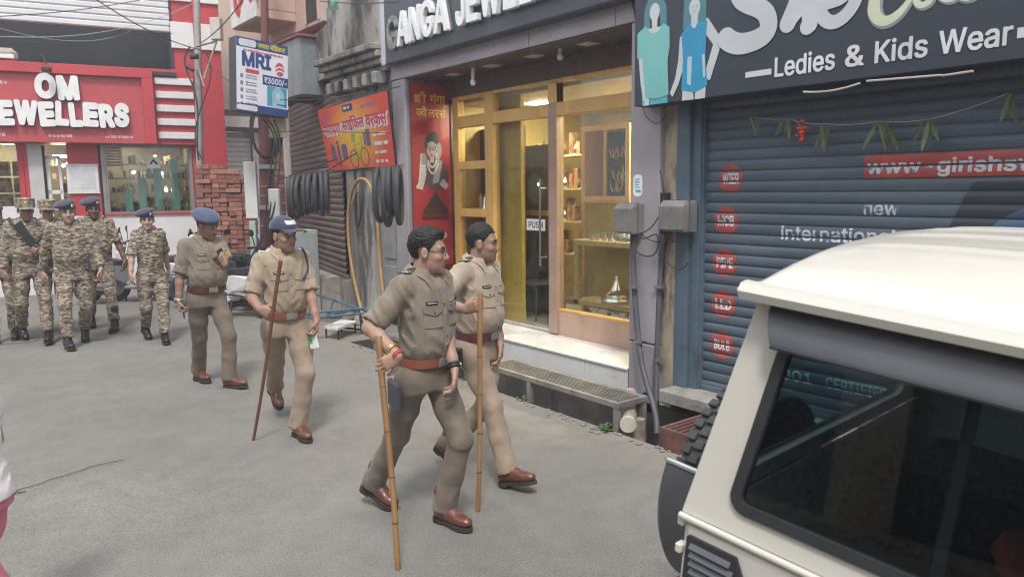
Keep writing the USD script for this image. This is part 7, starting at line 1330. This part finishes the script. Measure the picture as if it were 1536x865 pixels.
win1 = Polygon([(.145, .075), (1.20, .075), (1.20, .52), (.205, .52)]).buffer(-.032).buffer(.032, quad_segs=6); win2 = Polygon([(1.34, .075), (2.05, .075), (2.05, .52), (1.34, .52)]).buffer(-.032).buffer(.032, quad_segs=6); win3 = Polygon([(2.17, .075), (2.95, .075), (2.66, .52), (2.17, .52)]).buffer(-.032).buffer(.032, quad_segs=6)
outer = Polygon([(-.004, -.005), (3.25, -.005), (2.78, .64), (.112, .64)])
for far in (False, True):
    pl_ = outer.difference(union_all([w.buffer(.02) for w in (win1, win2, win3)])); b = jp.part('side_frame', sidep(far, pl_, .035, 0), paint)
    for w in (win1, win2, win3):
        wf_ = jp.part('window_rubber', sidep(far, w.buffer(.017).difference(w.buffer(-.012)), .03, .010), black_pl, label='black rubber window surround')
        jp.part('window_glass', sidep(far, w.buffer(-.010), .004, -.004), vglass, parent=wf_)
    jp.part('window_bar', sidep(far, union_all([sbox(.62, .075, .645, .52)]), .012, -.010), black_pl)
# grey rain visor above the near windows: a bent strip standing off the side
for far in (False,):
    Lr = np.linspace(.150, 2.9, 20); rows = [np.stack([sn.o + sn.x * (l + dl) + sn.y * h + snz * o for l in Lr]) for dl, h, o in ((0, .625, .012), (.0, .60, .024), (.012, .565, .040), (.03, .525, .052), (.035, .515, .050))]; m = shell(np.stack(rows, 0), .005); jp.part('window_visor', m, grey_pl, 40); jp.part('visor_lip', tube(rows[-1], .006, 6), black_pl)
# roof: crowned skin with drip rail all round
Ls = np.concatenate([np.linspace(.095, .155, 5), np.linspace(.17, .5, 8), np.linspace(.6, 2.75, 12)]); Ws = np.concatenate([[.045, .06, .085, .12, .18, .26, .36, .48, .64, .85], WD - np.array([.64, .48, .36, .26, .18, .12, .085, .06, .045])])
def roof_h(L, W):
    w = np.minimum(W, WD - W); h = np.interp(w, [.045, .06, .085, .12, .18, .26, .36, .48, .64, .85], [.655, .672, .690, .704, .717, .728, .738, .747, .754, .757])
    rear = np.clip((L - .095) / .075, 0, 1); h = .655 + (h - .655) * np.sin(rear * PI / 2) ** .8; rib = .006 * np.exp(-(np.abs(np.mod(w - .30, .22) - .11) / .022) ** 2) * (w > .30) * (L > .22)
    return h + .075 * (1 - np.exp(-np.maximum(L - .10, 0) / .35)) * np.sin(PI * np.clip(w / 1.7, 0, .5)) ** .5 * np.clip((w - .03) / .3, 0, 1) + rib
LL, WW = np.meshgrid(Ls, np.unique(np.concatenate([Ws, np.linspace(.3, WD - .3, 60)])), indexing='ij'); HH = roof_h(LL, WW)
P = J.o + LL[..., None] * jF + WW[..., None] * jW + HH[..., None] * jU; m = as_tm(grid_mesh(P)); m = m if m.face_normals.mean(0) @ jU > 0 else (m.invert(), m)[1]
rf_ = jp.part('roof', m, paint, 35)
rail = lambda o, h0, h1: [J.pt(l, w, h) for l, w, h in ()]
lp = [(.06, o_ + .0, 0) for o_ in ()]
prof_ = [(.050, .628), (.022, .632), (.016, .645), (.024, .656), (.050, .660)]
for far in (False, True):
    g = np.stack([np.stack([J.pt(l, (w if not far else WD - w), h) for l in np.linspace(.085, 2.8, 16)]) for w, h in prof_], 0); g = g if far else g; m = shell(g if not far else g[::-1], .010); jp.part('drip_rail', m, paint, 40, parent=rf_)
jp.part('drip_rail', cat_(*[shell(np.stack([np.stack([J.pt(.125 - dl, w, h) for w in np.linspace(.03, WD - .03, 14)]) for dl, h in ((-.01, .628), (.05, .634), (.055, .646), (.045, .658), (-.01, .664))], 0), .008)]), paint, 40, parent=rf_)
# lower body with wheel arches
def loftbox(l0, l1, w0, w1, h0, h1, b): return J.box(l0, l1, w0, w1, h0, h1, b)
low = manifold3d.Manifold(manifold3d.Mesh(np.asarray(box(0.0, 3.3, -.012, WD + .012, -.78, -.006, .03).vertices, np.float32), np.asarray(box(0.0, 3.3, -.012, WD + .012, -.78, -.006, .03).faces, np.uint32)))
cutc = manifold3d.Manifold.cylinder(4, .43, .43, 40, True).rotate((90, 0, 0)).translate((.85, .8, -.72)); inner_ = manifold3d.Manifold.cube((3.1, WD - .08, 1.0)).translate((.04, .04, -.6))
jp.part('lower_body', J.tf(as_tm(low - cutc - inner_)), paint, 30)
jp.part('belt_moulding', cat_(*[tube(np.stack([J.pt(l, w, -.012) for l in np.linspace(-.004, 3.25, 14)]), .010, 8) for w in (-.012, WD + .012)]), paint, 60)
jp.part('lower_trim', cat_(J.box(-.01, .42, -.03, 0.0, -.78, -.42, .01), J.box(1.28, 3.2, -.03, 0.0, -.78, -.62, .01)), black_pl)
vent = jp.part('rear_vent', J.tf(plate(Fr((0, -.0125, 0), (1, 0, 0), (0, 0, 1), (0, -1, 0)), Polygon([(.038, -.060), (.180, -.060), (.235, -.175), (.225, -.21), (.055, -.21), (.036, -.19)]).buffer(.006, quad_segs=3), .010)), black_pl)
for k in range(6): h = -.072 - .024 * k; jp.part('louvre', J.tf(hull([(x, y, z) for x in (.046 + .002 * k, .172 + .010 * k) for y, z in ((-.022, h), (-.034, h - .013), (-.022, h - .016))])), grey_pl, parent=vent)
# rear door with glass, tail lamp, bumper and the covered spare wheel
rup = unit(jU + jF * (.112 / .64)); rfm = Fr(J.pt(-.004, 0, 0), jW, rup, -jF)
dglass = Polygon([(.22, .06), (WD - .22, .06), (WD - .27, .53), (.27, .53)]).buffer(-.04).buffer(.04)
dm = extr(Polygon([(0, 0), (WD, 0), (WD - .09, .64), (.09, .64)]).difference(dglass), .03); dm.apply_translation((0, 0, -.03)); jp.part('rear_door', rfm.tf(dm), paint); jp.part('rear_rubber', rfm.tf(extr(dglass.buffer(.03).difference(dglass.buffer(-.01)), .012)), black_pl); jp.part('rear_glass', plate(rfm, dglass, .004, -.012), vglass)
jp.parts('door_hinge', [J.box(-.012, .01, -.012, .02, -.045, -.012, .005), J.box(-.012, .01, -.012, .02, -.13, -.10, .005)], paint)
jp.part('tail_lamp', J.box(-.02, .02, .02, .14, -.50, -.22, .01), M('tail_lamp', (.35, .02, .02), None, 5, .2)); jp.part('tail_lamp', J.box(-.02, .02, WD - .14, WD - .02, -.50, -.22, .01), M('tail_lamp', (.3, .02, .02))); jp.part('bumper', J.box(-.14, .06, 0.0, WD, -.80, -.62, .03), black_pl)
sc_ = (.70, -.205)
def spare_ring(r, l, a): return J.pt(l, sc_[0] + r * math.cos(a), sc_[1] + r * math.sin(a))
na = 72; A_ = np.linspace(0, 2 * PI, na, endpoint=False)
prof2 = [(.20, -.10), (.315, -.085), (.345, -.10), (.352, -.19), (.345, -.275), (.315, -.292), (.20, -.28)]
v = np.array([[spare_ring(r, l, a) for a in A_] for r, l in prof2]); n7 = len(prof2); f = [(i * na + j, i * na + (j + 1) % na, ((i + 1) % n7) * na + (j + 1) % na, ((i + 1) % n7) * na + j) for i in range(n7) for j in range(na)]; m = as_tm((v.reshape(-1, 3), np.array(f))); m = m if m.volume > 0 else (m.invert(), m)[1]
sw_ = jp.part('spare_wheel', m, rubber, 40); kn = []
tread = M('tyre_tread', (.050, .051, .054), (.035, .036, .038), 12, .75)
for j in range(44):
    a = 2 * PI * j / 44
    for i, l in enumerate((-.105, -.145, -.185, -.225, -.265)):
        a2 = a + (.5 * 2 * PI / 44 if i % 2 else 0); c = spare_ring(.358, l, a2); rad = unit(spare_ring(1, l, a2) - spare_ring(0, l, a2)); tn = np.cross(jF, rad); kn.append(Fr(c, rad, tn, unit(np.cross(rad, tn))).box(-.012, .004, -.016, .016, -.017, .017, .003))
jp.part('tread_block', cat_(*kn), tread, parent=sw_, kind='stuff')
ac_ = np.linspace(math.radians(157), math.radians(383), 50); rowsC = [np.stack([spare_ring(r, l, a) for a in ac_]) for r, l in ((.375, -.085), (.392, -.11), (.398, -.20), (.392, -.285), (.37, -.31), (.20, -.318), (.02, -.32))]; m = shell(np.stack(rowsC, 0), .008)
cv = jp.part('spare_cover', m, M('cover_grey', (.075, .075, .08), (.055, .055, .06), 4, .45), 35)
lipp = np.stack([spare_ring(r, l, math.radians(156.5)) for r, l in ((.375, -.085), (.392, -.11), (.398, -.20), (.392, -.285), (.37, -.31))]); jp.part('cover_lip', tube(lipp, .010, 8), M('lip_chrome', (.6, .61, .63), None, 5, .3, metal=.7), True, parent=cv)
# cabin: floor, seats, folded red cloth
jp.part('cabin_floor', J.box(.05, 3.2, .05, WD - .05, -.58, -.50), cabin); jp.part('headlining', J.box(.14, 2.7, .12, WD - .12, .625, .64), cabin)
for (l, w) in ((1.45, .10), (1.45, .9), (2.35, .12), (2.35, .95)): st_ = jp.part('seat', J.box(l, l + .5, w, w + .62, -.35, -.12, .05), cabin); jp.part('seat_back', J.box(l - .06, l + .08, w, w + .62, -.12, .30, .05), cabin, parent=st_); jp.part('headrest', J.box(l - .05, l + .06, w + .18, w + .44, .31, .46, .04), cabin, parent=st_)
jp.part('side_bench', J.box(.15, 1.2, .10, .50, -.40, -.10, .04), cabin); jp.part('side_bench', J.box(.15, 1.2, WD - .5, WD - .1, -.40, -.10, .04), cabin)
rc = trimesh.creation.icosphere(3, 1.0); rc.apply_scale((.16, .12, .05)); rc.vertices += (meshkit.fbm(rc.vertices * 9, 3, 2)[:, None] - .5) * .10; rc.apply_translation((.80, .42, .05)); tred = T('red_bundle', 'red cloth bundle lying on the bench inside the vehicle', 'bundle', J.pt(.8, .42, 0)); tred.part('cloth', J.tf(rc), M('red_cloth', (.26, .03, .03), (.16, .02, .02), 14, .8), True)
# front of the vehicle, beyond the right edge of the picture
jp.part('bonnet', J.box(3.28, 4.25, .06, WD - .06, -.72, -.06, .06), paint); jp.part('wing', cat_(J.box(3.3, 4.2, -.02, .20, -.45, -.12, .05), J.box(3.3, 4.2, WD - .20, WD + .02, -.45, -.12, .05)), paint); jp.part('grille', J.box(4.251, 4.27, .3, WD - .3, -.55, -.2, .005), black_pl); jp.part('bumper', J.box(4.22, 4.36, 0, WD, -.80, -.6, .03), black_pl); jp.part('headlamp', cat_(J.box(4.255, 4.28, .1, .28, -.40, -.22, .01), J.box(4.255, 4.28, WD - .28, WD - .1, -.40, -.22, .01)), chrome)
jp.part('windscreen', hull([J.pt(l + d, w, h) for (l, w, h) in ((3.24, .08, 0), (3.24, WD - .08, 0), (2.80, .14, .62), (2.80, WD - .14, .62)) for d in (0, .006)]), vglass)
wm_ = [(0, -.1), (.20, -.1), (.30, -.11), (.345, -.09), (.355, 0), (.345, .09), (.30, .11), (.20, .1), (0, .1)]
for l in (.85, 3.55):
    for w in (.10, WD - .10): wl = jp.part('wheel', J.tf(lathe(wm_, 32, (l, w, -.715), (0, 1, 0))), rubber, 40); jp.part('wheel_rim', J.tf(lathe([(0, -.105), (.19, -.105), (.19, .105), (0, .105)], 20, (l, w, -.715), (0, 1, 0))), M('rim_grey', (.4, .4, .41), None, 5, .4, metal=.5), parent=wl)
jp.part('chassis', J.box(.1, 4.1, .3, WD - .3, -.80, -.62), cabin)
# ================================================================== scooters and a motorcycle parked behind the officers
def two_wheeler(name, label, loc, rz, bodym, accent, scale=1.0, bike=False):
    t = T(name, label, 'motorcycle' if bike else 'scooter', loc, rz, world=False); S = lambda m: (m.apply_scale(scale), m)[1]; seatm = M('seat_black', (.03, .031, .035), None, 6, .5)
    R = .29 if bike else .235; wb = .64 if bike else .62
    for nm, x in (('front_wheel', wb), ('rear_wheel', -wb)):
        th = np.linspace(0, 2 * PI, 28, endpoint=False); w = t.part(nm, S(tube(np.stack([x + (R - .05) * np.cos(th), 0 * th, R + (R - .05) * np.sin(th)], 1), .05, 9, closed=True)), rubber, True); t.part('hub', S(lathe([(0, -.03), (R - .10, -.03), (R - .09, 0), (R - .10, .03), (0, .03)], 20, (x, 0, R), (0, 1, 0))), M('wheel_alloy', (.38, .38, .40), None, 6, .4, metal=.6), parent=w, smooth=40)
    H = (lambda *p: hull(p))
    if not bike:
        t.part('rear_body', S(hull([(x, y * s_, z) for s_ in (1, -1) for x, y, z in ((.02, .12, .36), (-.1, .16, .42), (-.1, .15, .66), (.05, .12, .64), (-.75, .14, .50), (-.80, .10, .66), (-.86, .05, .60), (-.55, .17, .60))])), bodym); t.part('seat', S(hull([(x, y * s_, z) for s_ in (1, -1) for x, y, z in ((.08, .10, .66), (.06, .13, .74), (-.30, .14, .76), (-.72, .12, .82), (-.76, .10, .72), (-.35, .15, .67))])), seatm)
        t.part('footboard', S(box(.0, .42, -.14, .14, .24, .30, .02)), bodym); t.part('apron', S(hull([(x, y * s_, z) for s_ in (1, -1) for x, y, z in ((.40, .16, .28), (.46, .20, .55), (.52, .17, .85), (.48, .12, .92), (.50, .05, .30), (.60, .03, .62), (.58, .06, .88))])), bodym); t.part('front_fender', S(hull([(wb + .22 * math.cos(a) * 1.1, y, R + .24 * math.sin(a)) for a in np.linspace(.5, 2.6, 8) for y in (-.06, .06)] + [(wb, y, R + .12) for y in (-.05, .05)])), bodym)
        t.part('head_cowl', S(hull([(x, y * s_, z) for s_ in (1, -1) for x, y, z in ((.42, .17, .96), (.50, .10, .90), (.56, .08, 1.0), (.44, .14, 1.04))])), bodym); hl = (.555, 0, .97)
        t.part('tail_lamp', S(box(-.875, -.85, -.07, .07, .58, .66, .006)), M('tail_lamp', (.35, .02, .02))); t.part('engine', S(box(-.75, -.25, -.20, -.05, .16, .36, .04)), M('engine_grey', (.12, .12, .125), None, 6, .5)); t.part('exhaust', S(rod((-.2, -.2, .22), (-.85, -.22, .30), .045, 12)), cable)
    else:
        t.part('fuel_tank', S(hull([(x, y * s_, z) for s_ in (1, -1) for x, y, z in ((.35, .10, .80), (.32, .14, .92), (.05, .13, .92), (.0, .08, .78), (.25, .08, .98))])), bodym); t.part('seat', S(hull([(x, y * s_, z) for s_ in (1, -1) for x, y, z in ((.02, .12, .80), (.0, .13, .88), (-.45, .13, .90), (-.62, .09, .94), (-.62, .08, .84))])), seatm); t.part('tail_panel', S(hull([(x, y * s_, z) for s_ in (1, -1) for x, y, z in ((-.1, .12, .62), (-.1, .12, .80), (-.68, .08, .84), (-.80, .05, .90), (-.55, .10, .72))])), bodym)
        t.part('engine', S(box(-.12, .25, -.15, .15, .25, .62, .05)), M('engine_grey', (.12, .12, .125))); t.part('rear_fender', S(hull([(-wb + .34 * math.cos(a), y, R + .34 * math.sin(a)) for a in np.linspace(1.2, 2.9, 8) for y in (-.05, .05)])), cable); t.part('exhaust', S(rod((.1, -.15, .25), (-.75, -.18, .35), .045, 12)), chrome); hl = (.60, 0, .95); t.part('headlamp_cowl', S(hull([(x, y * s_, z) for s_ in (1, -1) for x, y, z in ((.50, .10, .88), (.50, .11, 1.02), (.62, .07, .86), (.62, .07, 1.0))])), bodym)
    t.part('fork', S(cat_(rod((wb, .07, R), (.44, .07, .96), .022), rod((wb, -.07, R), (.44, -.07, .96), .022))), chrome); hb_ = t.part('handlebar', S(tube([(.36, .36, 1.04), (.44, .2, 1.04), (.46, 0, 1.0), (.44, -.2, 1.04), (.36, -.36, 1.04)], .014, 8)), cable); t.part('grip', S(cat_(rod((.36, .36, 1.04), (.40, .26, 1.04), .02), rod((.36, -.36, 1.04), (.40, -.26, 1.04), .02))), cable, parent=hb_)
    for s_ in (1, -1): t.part('mirror', S(cat_(rod((.41, s_ * .24, 1.05), (.43, s_ * .33, 1.24), .007), lathe([(0, 0), (.05, 0), (.055, .012), (.03, .025), (0, .03)], 16, (.43, s_ * .35, 1.27), (1, 0, .1)).apply_scale(1))), cable)
    t.part('headlight', S(lathe([(0, 0), (.06, 0), (.065, .02), (0, .03)], 16, hl, (1, 0, 0))), M('lens_pale', (.7, .7, .7), None, 5, .1)); t.part('number_plate', S(box(-.90, -.893, -.09, .09, .44, .53, .003)), whitecl); t.part('stand', S(rod((-.05, .12, .28), (-.08, .20, .0), .014)), cable); return t
white_sc = M('scooter_white', (.62, .62, .61), (.55, .55, .54), 4, .3, coat=.5); grey_sc = M('scooter_grey', (.16, .17, .19), (.12, .13, .145), 4, .35, coat=.4)
q_ = onz(190, 458); two_wheeler('scooter', 'grey scooter parked with its wheel turned behind the woman soldier', (q_[0] + .1, q_[1] + .45, 0), math.radians(-28), grey_sc, None)
q_ = onz(236, 452); two_wheeler('scooter', 'white scooter with black seat behind the stout officer in the beret', (q_[0] + .05, q_[1] + .35, 0), math.radians(160), white_sc, None)
q_ = onz(372, 482); two_wheeler('scooter', 'white scooter parked between the stout officer and the officer in the cap', (q_[0] + .0, q_[1] + .55, 0), math.radians(118), white_sc, None)
q_ = onz(350, 466); two_wheeler('motorcycle', 'dark motorcycle leaning by the foot of the brick stack', (q_[0] + .1, q_[1] + .55, 0), math.radians(150), M('bike_dark', (.05, .035, .055), (.035, .03, .045), 5, .3, coat=.5), None, bike=True)
q_ = onz(356, 470); two_wheeler('motorcycle', 'dark motorcycle with round mirrors nearest the foot of the red brown pole', (q_[0] + .25, q_[1] + .2, 0), math.radians(-60), M('bike_blue_black', (.035, .04, .06), (.025, .028, .04), 5, .3, coat=.5), None, bike=True)

# ================================================================== thin dusty air of the street
obj('haze', box(-79, 79, -79, 79, -2.6, 12.0), usdkit.material(stage, '/World/Looks/street_air', {'v': ('principled_volume', {'color': (0.93, 0.95, 1.0), 'density': 0.005, 'anisotropy': 0.3})}, [], volume='v.volume'), kind='stuff')
